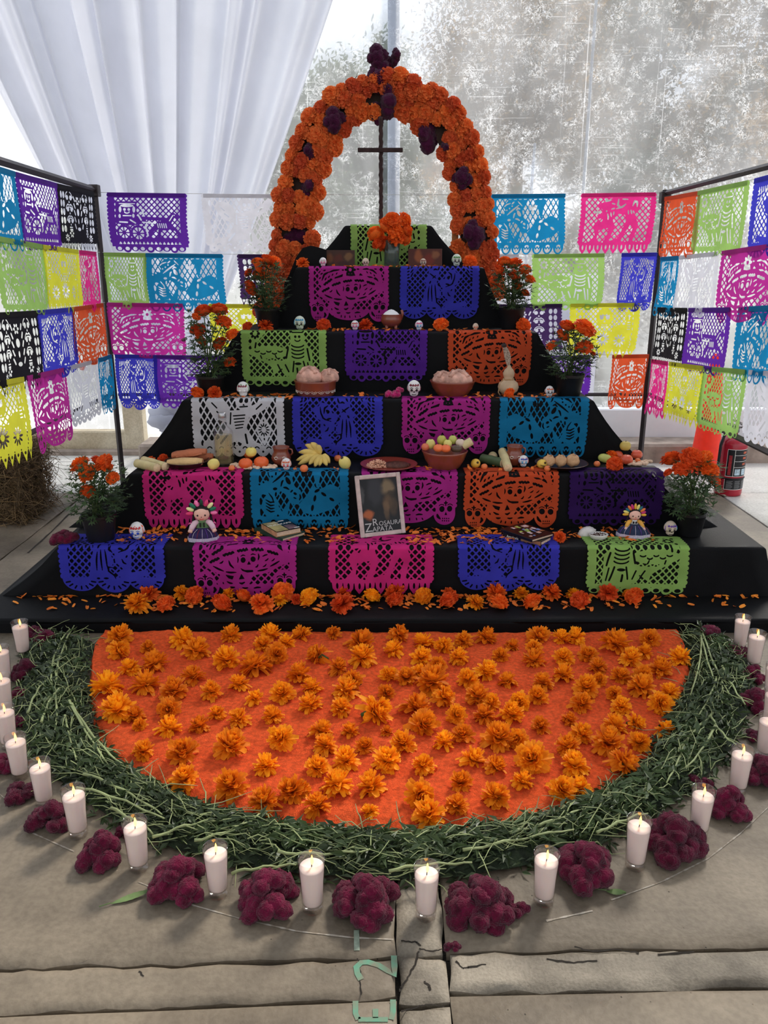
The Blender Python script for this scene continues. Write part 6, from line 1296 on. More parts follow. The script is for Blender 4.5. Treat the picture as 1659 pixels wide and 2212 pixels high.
# clay ware
M_clay = pm('glazed brown clay', (128, 62, 42), rough=.28, var=.12, scale=12, spec=.5, coat=.3); M_clayd = pm('dark clay', (66, 40, 34), rough=.35, var=.15, scale=12, coat=.3); M_clayr = pm('red clay plate', (132, 52, 42), rough=.35, var=.12, scale=14, coat=.2); M_wp = pm('white clay paint', (226, 214, 200), rough=.6)
def bowl(name, label, step, cx, ytop, ybot, hwt, hwb, mat, rimw=.09, fr=None, cat='bowl', foot=False):
    b = tread(step, cx, ybot - 3, hwb * .0024, fr); s = mpp(b); R_, r_ = hwt * s, hwb * s; h = (ybot - ytop) * s
    t = thing(name, label, cat, b); mb = MB(); mb.lathe([(0, .001), (r_ * .92, .001), (r_ * 1.0, h * .08), (r_ + (R_ - r_) * .65, h * .5), (R_ * .985, h * .86), (R_ * 1.03, h * .97), (R_ * 1.0, h), (R_ * .95, h * .96), (r_ + (R_ - r_) * .55, h * .5), (r_ * .85, h * .14), (0, h * .10)], 40); mb.build('bowl', mat, t)
    return t, b, s, R_, h
# tamales on a dark plate
def plate(name, label, cx, cy, rxp, mat, dp=9, fr=None):
    b = tread(3, cx, cy + 4, rxp * .0018, fr); s = mpp(b); R_ = rxp * s; t = thing(name, label, 'plate', b); d = dp * s
    mb = MB(); mb.lathe([(0, .0008), (R_ * .62, .0008), (R_ * .70, .003), (R_ * .97, d), (R_, d * 1.03), (R_ * .985, d * 1.12), (R_ * .93, d * .95), (R_ * .66, d * .42), (0, d * .36)], 44); mb.build('plate', mat, t); return t, b, s, d
pl, b, s, d = plate('clay_plate', 'dark brown clay plate of tamales on third tier beside the bottle', 405, 1006, 48, M_clayd, 14, .42)
M_hk = pm('corn husk', (204, 166, 116), rough=.7, var=.2, scale=12, bump=.5, bscale=70); M_hk2 = pm('red-brown husk', (172, 100, 70), rough=.7, var=.2, scale=12, bump=.5, bscale=70)
def tamale(label, a, c, rpx, mat, z0, y0):
    p0 = at_y(a[0], a[1], b.y + y0); p1 = at_y(c[0], c[1], b.y + y0); q = p1 - p0; r = rpx * s; o = empty('tamale', p0); tag(o, label, 'tamale', 'tamales on the dark plate')
    mb = MB(); n = 14; vs = []; rows = []
    for i in range(n + 1):
        t = i / n; w_ = r * (.55 + .5 * sin(pi * min(1, .12 + t * .8))); cpt = q * t; rows.append([cpt + Vector((0, cos(2 * pi * k / 18) * w_ * 1.15, sin(2 * pi * k / 18) * w_ * .9 + .004 * nz3(t * 4, k * .8, z0 * 9))) for k in range(19)])
    mb.strip(rows); mb.add([rows[0][k] for k in range(18)], [tuple(range(18))]); mb.add([rows[-1][k] for k in range(18)], [tuple(range(18))[::-1]]); mb.build('husk', mat, o)
    mb = MB(); mb.strip([[q * (.15 + .75 * t) + Vector((0, -r * 1.17 + k * .006, r * (-.3 + .35 * k + .1 * sin(t * 7)))) for k in (0, 1)] for t in [i / 10 for i in range(11)]]); mb.build('husk_fold', mat, o)
    mb = MB(); mb.ell(q * .985, (r * .2, r * .5, r * .45), 10, 8); mb.build('tied_end', M_hk2, o)
tamale('pale husk tamale at the front of dark plate', (362, 1000), (438, 997), 10.5, M_hk, 0, -.045); tamale('reddish husk tamale lying across the top of dark plate', (372, 984), (446, 975), 10, M_hk2, 1, .02); tamale('reddish husk tamale at the back right of dark plate', (420, 990), (460, 986), 9, M_hk2, 2, .075)
# bottle
b = tread(3, 486, 1002, .05, .62); s = mpp(b); bt = thing('liquor_bottle', 'clear ribbed glass bottle of pale golden liquor standing before the white banner', 'bottle', b); w2 = 20 * s; H = 112 * s
def sq(mb, prof, n=32, pw=3.2):
    rows = []
    for r_, z in prof: rows.append([(r_ * np.sign(cos(a)) * abs(cos(a)) ** (2 / pw) * 1.0, r_ * np.sign(sin(a)) * abs(sin(a)) ** (2 / pw), z) for a in [2 * pi * k / n for k in range(n + 1)]])
    mb.strip(rows)
mb = MB(); sq(mb, [(w2 * .1, .002), (w2 * .95, .002), (w2, .008), (w2, H * .60)]); mb.lathe([(w2 * 1.04, H * .595), (w2 * .98, H * .65), (w2 * .70, H * .71), (w2 * .42, H * .76), (w2 * .40, H * .88), (w2 * .46, H * .885), (w2 * .46, H * .90), (w2 * .38, H * .91)], 28); mb.build('glass', M_gl, bt)
M_liq = clear_mat('golden liquor', (253, 243, 210), .01, .08); mb = MB(); sq(mb, [(.001, .008), (w2 * .88, .008), (w2 * .88, H * .56), (.001, H * .565)]); mb.build('liquor', M_liq, bt)
mb = MB()
for k in range(9):
    x = -w2 * .8 + w2 * 1.6 * k / 8; mb.tube([(x, -w2 * 1.0, .01), (x, -w2 * 1.0, H * .58)], .0016, 5)
mb.build('ribs', M_gl, bt)
mb = MB(); mb.lathe([(w2 * .40, H * .90), (w2 * .42, H * .91), (w2 * .42, H * .985), (w2 * .36, H), (0, H)], 20); mb.build('cap', pm('silver cap', (180, 178, 180), rough=.3, metal=.8), bt)
# clay jars
def jar(label, cx, ytop, ybot, hw, fr, handle):
    b = tread(3, cx, ybot - 4, hw * .002, fr); s = mpp(b); r = hw * s; h = (ybot - ytop) * s; t = thing('clay_jar', label, 'jar', b, 0, 'clay jars on the third tier')
    mb = MB(); mb.lathe([(0, .001), (r * .58, .001), (r * .70, h * .06), (r * .98, h * .30), (r * 1.0, h * .42), (r * .88, h * .60), (r * .74, h * .74), (r * .80, h * .92), (r * .88, h), (r * .80, h * .985), (r * .68, h * .74), (r * .8, h * .5), (0, h * .3)], 36); mb.build('body', M_clay, t)
    for sx in (-1, 1):
        mb = MB(); c = Vector((sx * r * .40, -r * .93, h * .47)); mb.tube([c + Vector((r * .17 * cos(a), .02 * r * abs(cos(a)) - r * .0, r * .14 * sin(a))) for a in [2 * pi * k / 10 for k in range(11)]], r * .035, 5)
        for k in (-1, 0, 1): mb.ell(c + Vector((k * r * .24, abs(k) * r * .04, r * .1)), r * .03, 6, 4)
        mb.build('painted_motif', M_wp, t)
    mb = MB(); a0 = r * .9
    mb.tube([(handle * r * .78, 0, h * .90), (handle * r * 1.12, 0, h * .84), (handle * r * 1.18, 0, h * .66), (handle * r * .96, 0, h * .52)], r * .09, 8); mb.build('handle', M_clay, t)
jar('glazed brown clay jar with white painted motifs left of the bananas', 608, 963, 1003, 21, .55, 1); jar('glazed brown clay jar with white painted rings beside the canes', 1110, 960, 1003, 20, .55, 1)
# clay plate of rice and sauce
pl, b, s, d = plate('clay_plate', 'red clay plate of rice and dark sauce in the middle of third tier', 840, 1000, 62, M_clayr, 9, .36)
mb = MB(); R = random.Random(6)
for k in range(420):
    a = R.uniform(0, 6.28); q = sqrt(R.random()); x = -24 * s + 26 * s * q * cos(a); y = 22 * s * q * sin(a); z = d * .5 + 13 * s * (1 - q * q) * R.random(); e = Matrix.Translation((x, y, z)) @ Matrix.Rotation(R.uniform(0, 6), 4, 'Z') @ Matrix.Rotation(R.gauss(0, .5), 4, 'Y'); mb.ell((0, 0, 0), (.0065, .0026, .0026), 5, 4, M=Matrix.Identity(4)); n_ = len(mb.v) - 17
    mb.v[n_:] = [tuple(e @ Vector(v)) for v in mb.v[n_:]]
mb.build('rice', pm('red rice', (226, 172, 142), rough=.6, var=.15, scale=30), pl)['kind'] = 'stuff'
mb = MB(); mb.ell((16 * s, 0, d * .5), (32 * s, 22 * s, 9 * s), 26, 12, fn=lambda p: 1 + .12 * nz3(p.x * 4, p.y * 4, p.z * 4)); mb.build('sauce', pm('dark mole sauce', (86, 46, 34), rough=.35, var=.3, scale=60, bump=.5), pl)
# fruit bowl
fb, b, s, R_, h = bowl('fruit_bowl', 'brown clay bowl heaped with guavas and mandarins on third tier', 3, 960, 970, 1009, 48, 33, M_clay, fr=.36)
for k, (nm, x, y, r_, col, kd, yo, lab) in enumerate([('guava', 930, 961, 11, (208, 194, 110), 'guava', .0, 'yellow-green guava at left in the fruit bowl'), ('hawthorn_fruit', 919, 966, 9, (214, 112, 76), 'small', -.01, 'reddish hawthorn fruit at the left rim of fruit bowl'), ('guava', 954, 953, 11, (186, 178, 82), 'guava', .03, 'olive-yellow guava at the top of fruit bowl'), ('guava', 978, 952, 10, (190, 190, 96), 'guava', .03, 'green guava at the top right of fruit bowl'), ('guava', 967, 961, 10, (220, 206, 116), 'guava', -.01, 'pale yellow guava in the middle of fruit bowl'), ('mandarin', 947, 967, 11, (236, 118, 66), 'mandarin', -.05, 'orange mandarin at the left front of fruit bowl'), ('mandarin', 963, 968, 11, (236, 112, 60), 'mandarin', -.055, 'orange mandarin at the middle front of fruit bowl'), ('onion', 994, 957, 10, (214, 190, 170), 'apple', 0, 'papery white onion at right in the fruit bowl'), ('avocado', 986, 969, 10, (84, 66, 50), 'mango', -.045, 'dark brown avocado at the right front of fruit bowl')]):
    q = at_y(x, y, b.y + yo); rr = r_ * s; fruit(nm, lab, 'fruit', kd, col, 3, x, y, r_, base=(q.x, q.y, q.z - rr * .85), group='fruit in the clay bowl')
q = at_y(1001, 963, b.y); q2 = at_y(1018, 953, b.y - .01); o = empty('cane_piece', q); tag(o, 'short pale cane piece sticking out of the fruit bowl', 'sugar cane', 'sugar cane pieces'); mb = MB(); mb.tube([(0, 0, 0), (q2 - q)], 9 * s, 16, cap=False); mb.build('rind', M_cane, o); mb = MB(); u = (q2 - q).normalized(); mb.tube([(q2 - q) - u * .001, (q2 - q) + u * .001], 8.8 * s, 16); mb.build('cut_end', M_cend, o)
# husk-wrapped sweets on a dark plate
pl, b, s, d = plate('clay_plate', 'dark clay plate with three husk-wrapped sweets at right of third tier', 1212, 1001, 57, M_clayd, 10, .40)
for k, (x, y, r_) in enumerate(((1186, 989, 14), (1211, 988, 14), (1237, 988, 15))):
    q = Vector((x_for(x, b.y - .03, b.z + .03), b.y - .03, b.z + d * .45)); r = r_ * s; mb = MB()
    def fn(p, k=k): return 1 + .10 * abs(sin(4 * atan2(p.y, p.x) + k)) * (1 - abs(p.z)) + .16 * nz3(p.x * 2.2 + k * 3, p.y * 2.2, p.z * 2.2)
    mb.ell((0, 0, r * .88), (r * .9, r * .85, r * .9), 22, 14, fn=fn); o = mb.build('wrapped_sweet', pm('tan husk wrap', (204, 160, 118), rough=.7, var=.2, scale=14, bump=.5, bscale=90), None, q); tag(o, 'husk-wrapped sweet on the dark plate, %s of three' % ['left', 'middle', 'right'][k], 'sweet', 'sweets on the dark plate')
    mb = MB()
    for j in range(6):
        a = j * 1.05 + k; mb.add([(0, 0, r * 1.6), (r * .45 * cos(a), r * .45 * sin(a) - r * .1, r * (1.75 + .12 * (j % 3))), (r * .4 * cos(a + .8), r * .4 * sin(a + .8) - r * .1, r * 1.62)], [(0, 1, 2)])
    mb.build('twisted_top', pm('tan husk wrap', (204, 160, 118)), o)
# bread in clay bowls
M_br = pm('sugared bread', (208, 160, 142), rough=.85, var=.3, scale=22, bump=.4, bscale=120); M_br2 = pm('bread crust', (170, 112, 84), rough=.8, var=.2, scale=18)
def bread(label, x, y, rx, ry, b, s, yo, k):
    q = at_y(x, y + ry * .55, b.y + yo); r = rx * s; t = empty('sweet_bread', q, k); tag(t, label, 'bread', 'breads of the dead'); mb = MB(); hz = ry * s * 1.15
    mb.ell((0, 0, 0), (r, r * .92, hz), 26, 14, fn=lambda p: 1 + .04 * nz3(p.x * 2 + k, p.y * 2, p.z * 2)); mb.v = [(x_, y_, max(-hz * .45, z_)) for x_, y_, z_ in mb.v]; mb.build('loaf', M_br, t)
    for j in range(4):
        a = j * pi / 2 + .5; mb = MB(); mb.tube([(r * w * cos(a) * .98, r * w * sin(a) * .90, hz * sqrt(max(0, 1 - w * w * .93)) * 1.02) for w in (.1, .3, .5, .7, .88)], [r * .17, r * .11, r * .19, r * .11, r * .17], 10); mb.build('bone_strip', M_br, t)
    mb = MB(); mb.ell((0, 0, hz * 1.05), (r * .2, r * .2, r * .16), 12, 8); mb.build('knob', M_br, t)
bw, b, s, R_, h = bowl('clay_pot', 'brown clay pot with dotted circles holding round breads on fourth tier', 4, 682, 821, 855, 45, 40, M_clay, fr=.42)
for k in range(9):
    a = -pi / 2 + (k - 4) * .37; mb = MB(); rr = .93 * R_
    for ring, nn in ((.0175, 14), (.0100, 9)):
        for j in range(nn):
            t_ = 2 * pi * j / nn; aa = a + ring * cos(t_) / rr; mb.ell((rr * 1.0 * cos(aa), rr * 1.0 * sin(aa), h * .46 + ring * sin(t_)), .0027, 5, 4)
    mb.ell((rr * cos(a), rr * sin(a), h * .46), .003, 6, 4); mb.build('dotted_circle', M_wp, bw)
bread('round sugared bread heaped at left in the dotted clay pot', 668, 806, 28, 18, b, s, .0, .2); bread('smaller sugared bread at right in the dotted clay pot', 712, 808, 22, 15, b, s, .02, 1.1)
bw, b, s, R_, h = bowl('clay_bowl', 'plain brown clay bowl holding two sugared breads on fourth tier', 4, 977, 822, 855, 48, 33, M_clay, fr=.42)
bread('sugared bread at left rear in the plain clay bowl', 957, 814, 24, 16, b, s, .03, .6); bread('large sugared bread at right front in the plain clay bowl', 990, 813, 31, 17, b, s, -.02, .3)
# gourd bottle with a feather
b = tread(4, 1097, 852, .05, .42); s = mpp(b); gd = thing('gourd_bottle', 'dried double gourd bottle with feather stopper on fourth tier', 'gourd', b); M_gd = pm('dried gourd', (192, 164, 132), rough=.55, var=.2, scale=9, coat=.15)
mb = MB(); u = s; mb.lathe([(0, .001), (10 * u, .002), (20 * u, 10 * u), (22.5 * u, 18 * u), (20 * u, 27 * u), (12.5 * u, 33 * u), (9 * u, 36 * u), (11.5 * u, 42 * u), (12.5 * u, 48 * u), (9.5 * u, 55 * u), (4.5 * u, 60 * u), (3.5 * u, 64 * u), (0, 64.5 * u)], 32, c=(0, 0, 0)); mb.build('gourd', M_gd, gd)
mb = MB(); mb.tube([(11 * u * cos(a), 11 * u * sin(a), 35 * u + .6 * u * sin(a * 3)) for a in [2 * pi * k / 24 for k in range(25)]], 1.6 * u, 6); mb.tube([(-11 * u, -3 * u, 35 * u), (-19 * u, -8 * u, 24 * u), (-22 * u, -8 * u, 8 * u), (-18 * u, -12 * u, 1.5 * u)], 1.4 * u, 6); mb.build('cord', pm('jute cord', (176, 142, 104), rough=.9, var=.2, scale=60, bump=.5), gd)
mb = MB(); rows = []; 
for k in range(13):
    t = k / 12; c = Vector((-1 * u - 12 * u * t * t, 0, 63 * u + 46 * u * t - 3 * u * t * t)); w_ = (2 + 5 * sin(pi * min(1, t * .9 + .05))) * u; rows.append([c + Vector((-w_, 0, -.5 * w_)), c + Vector((0, -.0015, 0)), c + Vector((w_ * .8, 0, .3 * w_))])
mb.strip(rows); mb.build('feather', pm('speckled feather', (150, 132, 116), rough=.8, var=.5, scale=120), gd); mb = MB(); mb.ell(rows[-1][1], (6 * u, 3 * u, 4.5 * u), 10, 7); mb.build('feather_tip', pm('dark feather tip', (60, 48, 44), rough=.9, var=.3), gd)
# cockscomb on the fourth tier
b = tread(4, 850, 856, .04, .25); mb = MB()
for j in range(5):
    lm = lobed(90 + j, .030, 4, 1.0); a = j * 1.26; mb.add([(x + cos(a) * .03, y + sin(a) * .022, z + (.02 if j == 0 else 0)) for x, y, z in lm.v], lm.f)
tag(mb.build('cockscomb', pm('bright cockscomb', (176, 16, 92), rough=.9, var=.35, scale=55, bump=.7, bscale=260, sheen=.3, spec=.1), None, b), 'bright magenta cockscomb bloom beside the large white skull on fourth tier', 'flower')
# salt pot
b = tread(5, 845, 712, .04, .35); s = mpp(b); sp_ = thing('salt_pot', 'three-legged clay pot heaped with white salt on fifth tier', 'pot', b); r = 22 * s; z0 = 7 * s
mb = MB(); mb.lathe([(0, z0), (r * .7, z0 + r * .10), (r * 1.0, z0 + r * .5), (r * 1.02, z0 + r * .8), (r * .92, z0 + r * 1.15), (r * .95, z0 + r * 1.22), (r * .85, z0 + r * 1.18), (r * .8, z0 + r * .8), (0, z0 + r * .6)], 34); mb.build('pot', M_clay, sp_)
for a in (-2.3, -.84, 1.57): mb = MB(); mb.tube([(r * .6 * cos(a), r * .6 * sin(a), z0 + r * .2), (r * .72 * cos(a), r * .72 * sin(a), 0)], [r * .2, r * .12], 8); mb.build('leg', M_clay, sp_)
mb = MB(); mb.tube([(r * .95, 0, z0 + r * .7), (r * 1.12, 0, z0 + r * 1.3), (r * 1.0, 0, z0 + r * 1.62)], [r * .13, r * .14, r * .12], 8); mb.build('handle', M_clay, sp_)
mb = MB(); mb.lathe([(r * .86, z0 + r * 1.12), (r * .6, z0 + r * 1.4), (r * .25, z0 + r * 1.62), (0, z0 + r * 1.68)], 26); mb.build('salt', pm('white salt', (232, 230, 230), rough=.9, var=.05, bump=.4, bscale=400), sp_)
# ================================================================== framed portrait
fp = tread(2, 826, 1159, .05); W, H = .235, .305
FR = bpy.data.objects.new('picture_frame', None); COL.objects.link(FR); FR.location = (x_for(828, fp.y, fp.z) , fp.y + .01, fp.z + .002)
FR.rotation_euler = (Matrix.Rotation(radians(20), 4, 'Z') @ Matrix.Rotation(radians(-17), 4, 'X')).to_euler()
tag(FR, 'pale wooden picture frame with a dark portrait leaning on the second tier', 'picture')
M_fw = pm('pale pinkish wood', (186, 166, 160), rough=.55, var=.16, scale=30); bw_ = .021
for nm, lo, hi in (('frame_side', (-W / 2, -.009, 0), (-W / 2 + bw_, .006, H)), ('frame_side', (W / 2 - bw_, -.009, 0), (W / 2, .006, H)), ('frame_side', (-W / 2 + bw_, -.009, 0), (W / 2 - bw_, .006, bw_)), ('frame_side', (-W / 2 + bw_, -.009, H - bw_), (W / 2 - bw_, .006, H))):
    mb = MB(); mb.bbox(lo, hi, .003); mb.build(nm, M_fw, FR, smooth=False)
def picture(name, dots, bg):
    """dark print with soft blurred patches: (x, z, rx, rz, colour, strength)"""
    m = bpy.data.materials.new(name); m.use_nodes = True; n = m.node_tree.nodes; l = m.node_tree.links; bs = n['Principled BSDF']
    t = n.new('ShaderNodeTexCoord'); nz = n.new('ShaderNodeTexNoise'); nz.inputs['Scale'].default_value = 22; nz.inputs['Detail'].default_value = 4; l.new(t.outputs['Object'], nz.inputs['Vector'])
    vm = n.new('ShaderNodeMix'); vm.data_type = 'VECTOR'; vm.inputs[0].default_value = .03; l.new(t.outputs['Object'], vm.inputs[4]); l.new(nz.outputs['Color'], vm.inputs[5])
    cur = None; rgb = n.new('ShaderNodeRGB'); rgb.outputs[0].default_value = lin(bg); cur = rgb.outputs[0]
    for x, z, rx, rz, c, st in dots:
        mp = n.new('ShaderNodeMapping'); mp.vector_type = 'TEXTURE'; mp.inputs['Location'].default_value = (x + .015, .015, z + .015); mp.inputs['Scale'].default_value = (rx, 1, rz); l.new(vm.outputs[1], mp.inputs[0])
        ln = n.new('ShaderNodeVectorMath'); ln.operation = 'LENGTH'; l.new(mp.outputs[0], ln.inputs[0]); mr = n.new('ShaderNodeMapRange'); mr.interpolation_type = 'SMOOTHSTEP'; mr.inputs[1].default_value = .45; mr.inputs[2].default_value = 1.0; mr.inputs[3].default_value = st; mr.inputs[4].default_value = 0
        l.new(ln.outputs['Value'], mr.inputs[0]); mx = n.new('ShaderNodeMix'); mx.data_type = 'RGBA'; l.new(mr.outputs[0], mx.inputs[0]); l.new(cur, mx.inputs[6]); mx.inputs[7].default_value = lin(c); cur = mx.outputs[2]
    l.new(cur, bs.inputs['Base Color']); bs.inputs['Roughness'].default_value = .3; bs.inputs['Specular IOR Level'].default_value = .18
    bn = n.new('ShaderNodeTexNoise'); bn.inputs['Scale'].default_value = 9; l.new(t.outputs['Object'], bn.inputs['Vector']); bp = n.new('ShaderNodeBump'); bp.inputs['Strength'].default_value = .25; bp.inputs['Distance'].default_value = .01; l.new(bn.outputs[0], bp.inputs['Height']); l.new(bp.outputs[0], bs.inputs['Normal'])
    return m
M_pt = picture('portrait print', [(.045, .225, .045, .055, (122, 104, 78), .9), (.06, .19, .05, .03, (34, 30, 28), .8), (.04, .155, .035, .05, (96, 74, 54), .8), (.065, .14, .03, .06, (74, 60, 46), .7), (.03, .12, .02, .06, (120, 96, 70), .4), (-.065, .105, .035, .03, (170, 92, 52), .85), (-.09, .20, .02, .05, (92, 92, 92), .5), (-.02, .22, .05, .10, (58, 58, 62), .6)], (30, 30, 32))  # portrait patches, with glare and a reflection streak put into the colours
mb = MB(); mb.box((-W / 2 + bw_ - .001, -.002, bw_ - .001), (W / 2 - bw_ + .001, .002, H - bw_ + .001)); mb.build('portrait', M_pt, FR, smooth=False)
M_lt = pm('grey lettering', (176, 174, 172), rough=.5)
def letter(txt, size, x, z, parent, mat=M_lt, y=-.0032, rot=(pi / 2, 0, 0), align='LEFT', name='lettering'):
    return link_mesh(name, text_mesh(txt, size, .0002, align), mat, parent, (x, y, z), rot)
letter('R', .050, -.052, .068, FR); letter('OSAURA', .031, -.018, .060, FR); letter('Z', .060, -.092, .044, FR); letter('APATA', .034, -.054, .034, FR)
mb = MB(); mb.bbox((-.03, .006, .03), (.03, .010, .24), .002); o = mb.build('easel_back', pm('grey card', (96, 92, 88), rough=.9), FR, smooth=False)
# print cards on the sixth tier
M_c1 = picture('autumn print', [(-.05, .05, .03, .04, (120, 70, 40), .7), (.0, .04, .04, .05, (90, 40, 30), .8), (.06, .06, .03, .03, (132, 96, 60), .6), (.03, .02, .05, .02, (60, 30, 30), .8)], (66, 42, 34))
M_c2 = picture('warm print', [(-.04, .06, .03, .05, (150, 84, 50), .8), (.02, .04, .04, .05, (116, 44, 34), .8), (.06, .07, .03, .03, (140, 90, 60), .7)], (84, 44, 36))
for xa, xb, yt, m, lab in ((694, 766, 540, M_c1, 'dark brown landscape print card on sixth tier left of the vase'), (882, 955, 537, M_c2, 'reddish brown print card on sixth tier right of the vase')):
    z = LV[5][1]; y = LV[5][0] + .16; x0, x1 = x_for(xa, y, z + .05), x_for(xb, y, z + .05); hh_ = at_y(800, yt, y).z - z
    o = bpy.data.objects.new('print_card', None); COL.objects.link(o); o.location = ((x0 + x1) / 2, y, z + .001); o.rotation_euler = (radians(-12), 0, 0); tag(o, lab, 'picture', 'print cards on the sixth tier')
    mb = MB(); mb.box((-(x1 - x0) / 2, -.001, 0), ((x1 - x0) / 2, .002, hh_)); mb.build('print', m, o, smooth=False)
    mb = MB(); mb.box((-(x1 - x0) / 2 - .001, .002, 0), ((x1 - x0) / 2 + .001, .005, hh_ + .001)); mb.build('card_back', pm('grey card', (96, 92, 88)), o, smooth=False)
# ================================================================== books
def book(label, Fp, Rp, Lp, z, thpx, cover, spine, page=(206, 176, 150), hard=True):
    """F, R, L: pixels of the near, right and left corners of the underside"""
    F0, R0, L0 = at_z(*Fp, z), at_z(*Rp, z), at_z(*Lp, z); u = R0 - F0; wd = u.length; u.normalize(); v = Vector((-u.y, u.x, 0)); dp = max(.05, (L0 - F0).dot(v)); th = thpx * mpp(F0)
    o = empty('book', F0); o.rotation_euler = (0, 0, atan2(u.y, u.x)); tag(o, label, 'book', 'books on the second tier'); e = .0025 if hard else 0
    mb = MB(); mb.box((.004, e + .001, .003), (wd - e - .001, dp - e, th - .003)); mb.build('pages', pm('paper edges', page, rough=.9, var=.08, scale=140), o, smooth=False)
    for nm, z0, z1 in (('front_cover', th - .003, th), ('back_cover', .0004, .003)): mb = MB(); mb.box((0, 0, z0), (wd, dp, z1)); mb.build(nm, cover if nm[0] == 'f' else spine, o, smooth=False)
    mb = MB(); mb.bbox((-.0005, -.0003, .0004), (.004, dp + .0003, th), .001); mb.build('spine', spine, o, smooth=False)
    return o, wd, dp, th, F0, u, v
Z2 = LV[1][1]
M_gc = pm('dark green cloth cover', (30, 56, 44), rough=.5, var=.15, scale=30); M_bc = pm('black glossy cover', (18, 18, 20), rough=.25, spec=.5)
o, wd, dp, th, F0, u, v = book('dark green hardback at the bottom of left book stack', (610, 1171), (660, 1156), (557, 1146), Z2 + .001, 8, M_gc, M_gc)
M_mc = picture('novel cover', [(.03, .0, .06, 1, (150, 132, 76), .9), (.03, .04, .05, 1, (206, 190, 150), .6), (.10, .05, .025, 1, (110, 84, 88), .9)], (34, 28, 30))
M_ms = pm('tan paperback spine', (176, 132, 96), rough=.5, var=.25, scale=40)
o, wd, dp, th, F0, u, v = book('paperback novel with gold and black cover on top of left stack', (597, 1161), (651, 1150), (572, 1141), Z2 + .001 + th, 12, M_bc, M_ms)
zc = th + .0004
def flat(name, x0, y0, x1, y1, m, parent, z): mb = MB(); mb.box((x0, y0, z), (x1, y1, z + .0004)); return mb.build(name, m, parent, smooth=False)
flat('cover_panel', .004, .002, wd * .50, dp * .97, pm('gold cover print', (164, 146, 92), rough=.3, var=.3, scale=16), o, zc); flat('cover_panel', wd * .55, .006, wd * .92, dp * .45, pm('mauve cover print', (110, 84, 86), rough=.3, var=.45, scale=24), o, zc)
flat('cover_label', wd * .76, .006, wd * .96, .014, pm('white label', (226, 224, 220), rough=.4), o, zc + .0004); flat('cover_label', wd * .62, dp - .02, wd * .84, dp - .010, pm('white label', (226, 224, 220)), o, zc)
M_wl = pm('white lettering', (232, 228, 222), rough=.4)
link_mesh('lettering', text_mesh('MURAKAMI', wd * .185, .0002), M_wl, o, (wd * .5, dp * .62, zc + .0008)); link_mesh('lettering', text_mesh('HARUKI', wd * .12, .0002), M_wl, o, (wd * .36, dp * .82, zc + .0008))
o, wd, dp, th, F0, u, v = book('black hardback with brown band at the bottom of right book stack', (1168, 1180), (1191, 1168), (1081, 1163), Z2 + .001, 10, M_bc, M_bc)
mb = MB(); mb.box((-.0012, .001, .0008), (-.0006, dp * .52, th - .0008)); mb.build('spine_band', pm('brown spine band', (150, 104, 76), rough=.5, var=.1), o, smooth=False)
link_mesh('lettering', text_mesh('Antología', .017, .0002, 'CENTER'), M_wl, o, (-.0014, dp * .74, th * .5), (pi / 2, 0, -pi / 2))
th0 = th
o, wd, dp, th, F0, u, v = book('black book with a colourful cover on top of right stack', (1149, 1172), (1196, 1158), (1086, 1147), Z2 + .001 + th0, 7, M_bc, M_bc)
R = random.Random(2)
for k in range(26):
    x, y = R.uniform(.12, .86) * wd, R.uniform(.12, .85) * dp; flat('cover_print', x, y, x + R.uniform(.008, .022), y + R.uniform(.006, .03), pm('cover patch %d' % (k % 5), [(210, 170, 160), (150, 90, 60), (120, 140, 190), (170, 190, 90), (220, 190, 190)][k % 5], rough=.3, var=.3, scale=60), o, th + .0004 + .0001 * k)
# ================================================================== shell box
b = tread(2, 1292, 1166, .03); s = mpp(b); M_sh = pm('silvered shell', (206, 200, 194), rough=.4, var=.1, scale=20, metal=.15)
sh = thing('shell_box', 'small white shell-shaped dish of seeds beside its lid on second tier', 'dish', b); mb = MB(); mb.lathe([(0, .001), (11 * s, .001), (18 * s, 6 * s), (21 * s, 13 * s), (20 * s, 14 * s), (16 * s, 8 * s), (0, 5 * s)], 34, sy=.75); mb.build('dish', M_sh, sh)
mb = MB(); R = random.Random(1)
for k in range(60): a = R.uniform(0, 6.28); q = sqrt(R.random()) * 17 * s; mb.ell((q * cos(a), q * .72 * sin(a), 11 * s + R.uniform(0, 2) * s), (.0035, .002, .002), 6, 4)
mb.build('seeds', pm('brown seeds', (78, 50, 40), rough=.6, var=.3, scale=60), sh)['kind'] = 'stuff'
b = tread(2, 1268, 1156, .03); o = thing('seashell', 'ribbed white shell lid lying tilted behind the seed dish', 'dish', b); o.rotation_euler = (.15, -.35, .2); mb = MB()
mb.ell((0, 0, .010), (20 * s, 15 * s, 15 * s), 40, 14, fn=lambda p: 1 + .035 * cos(p.x * 22)); mb.v = [(x, y, max(.006, z)) for x, y, z in mb.v]; mb.build('lid', M_sh, o); mb = MB(); mb.ell((20 * s, 0, .010), (.006, .008, .006), 10, 6); mb.build('hinge_knob', M_sh, o)
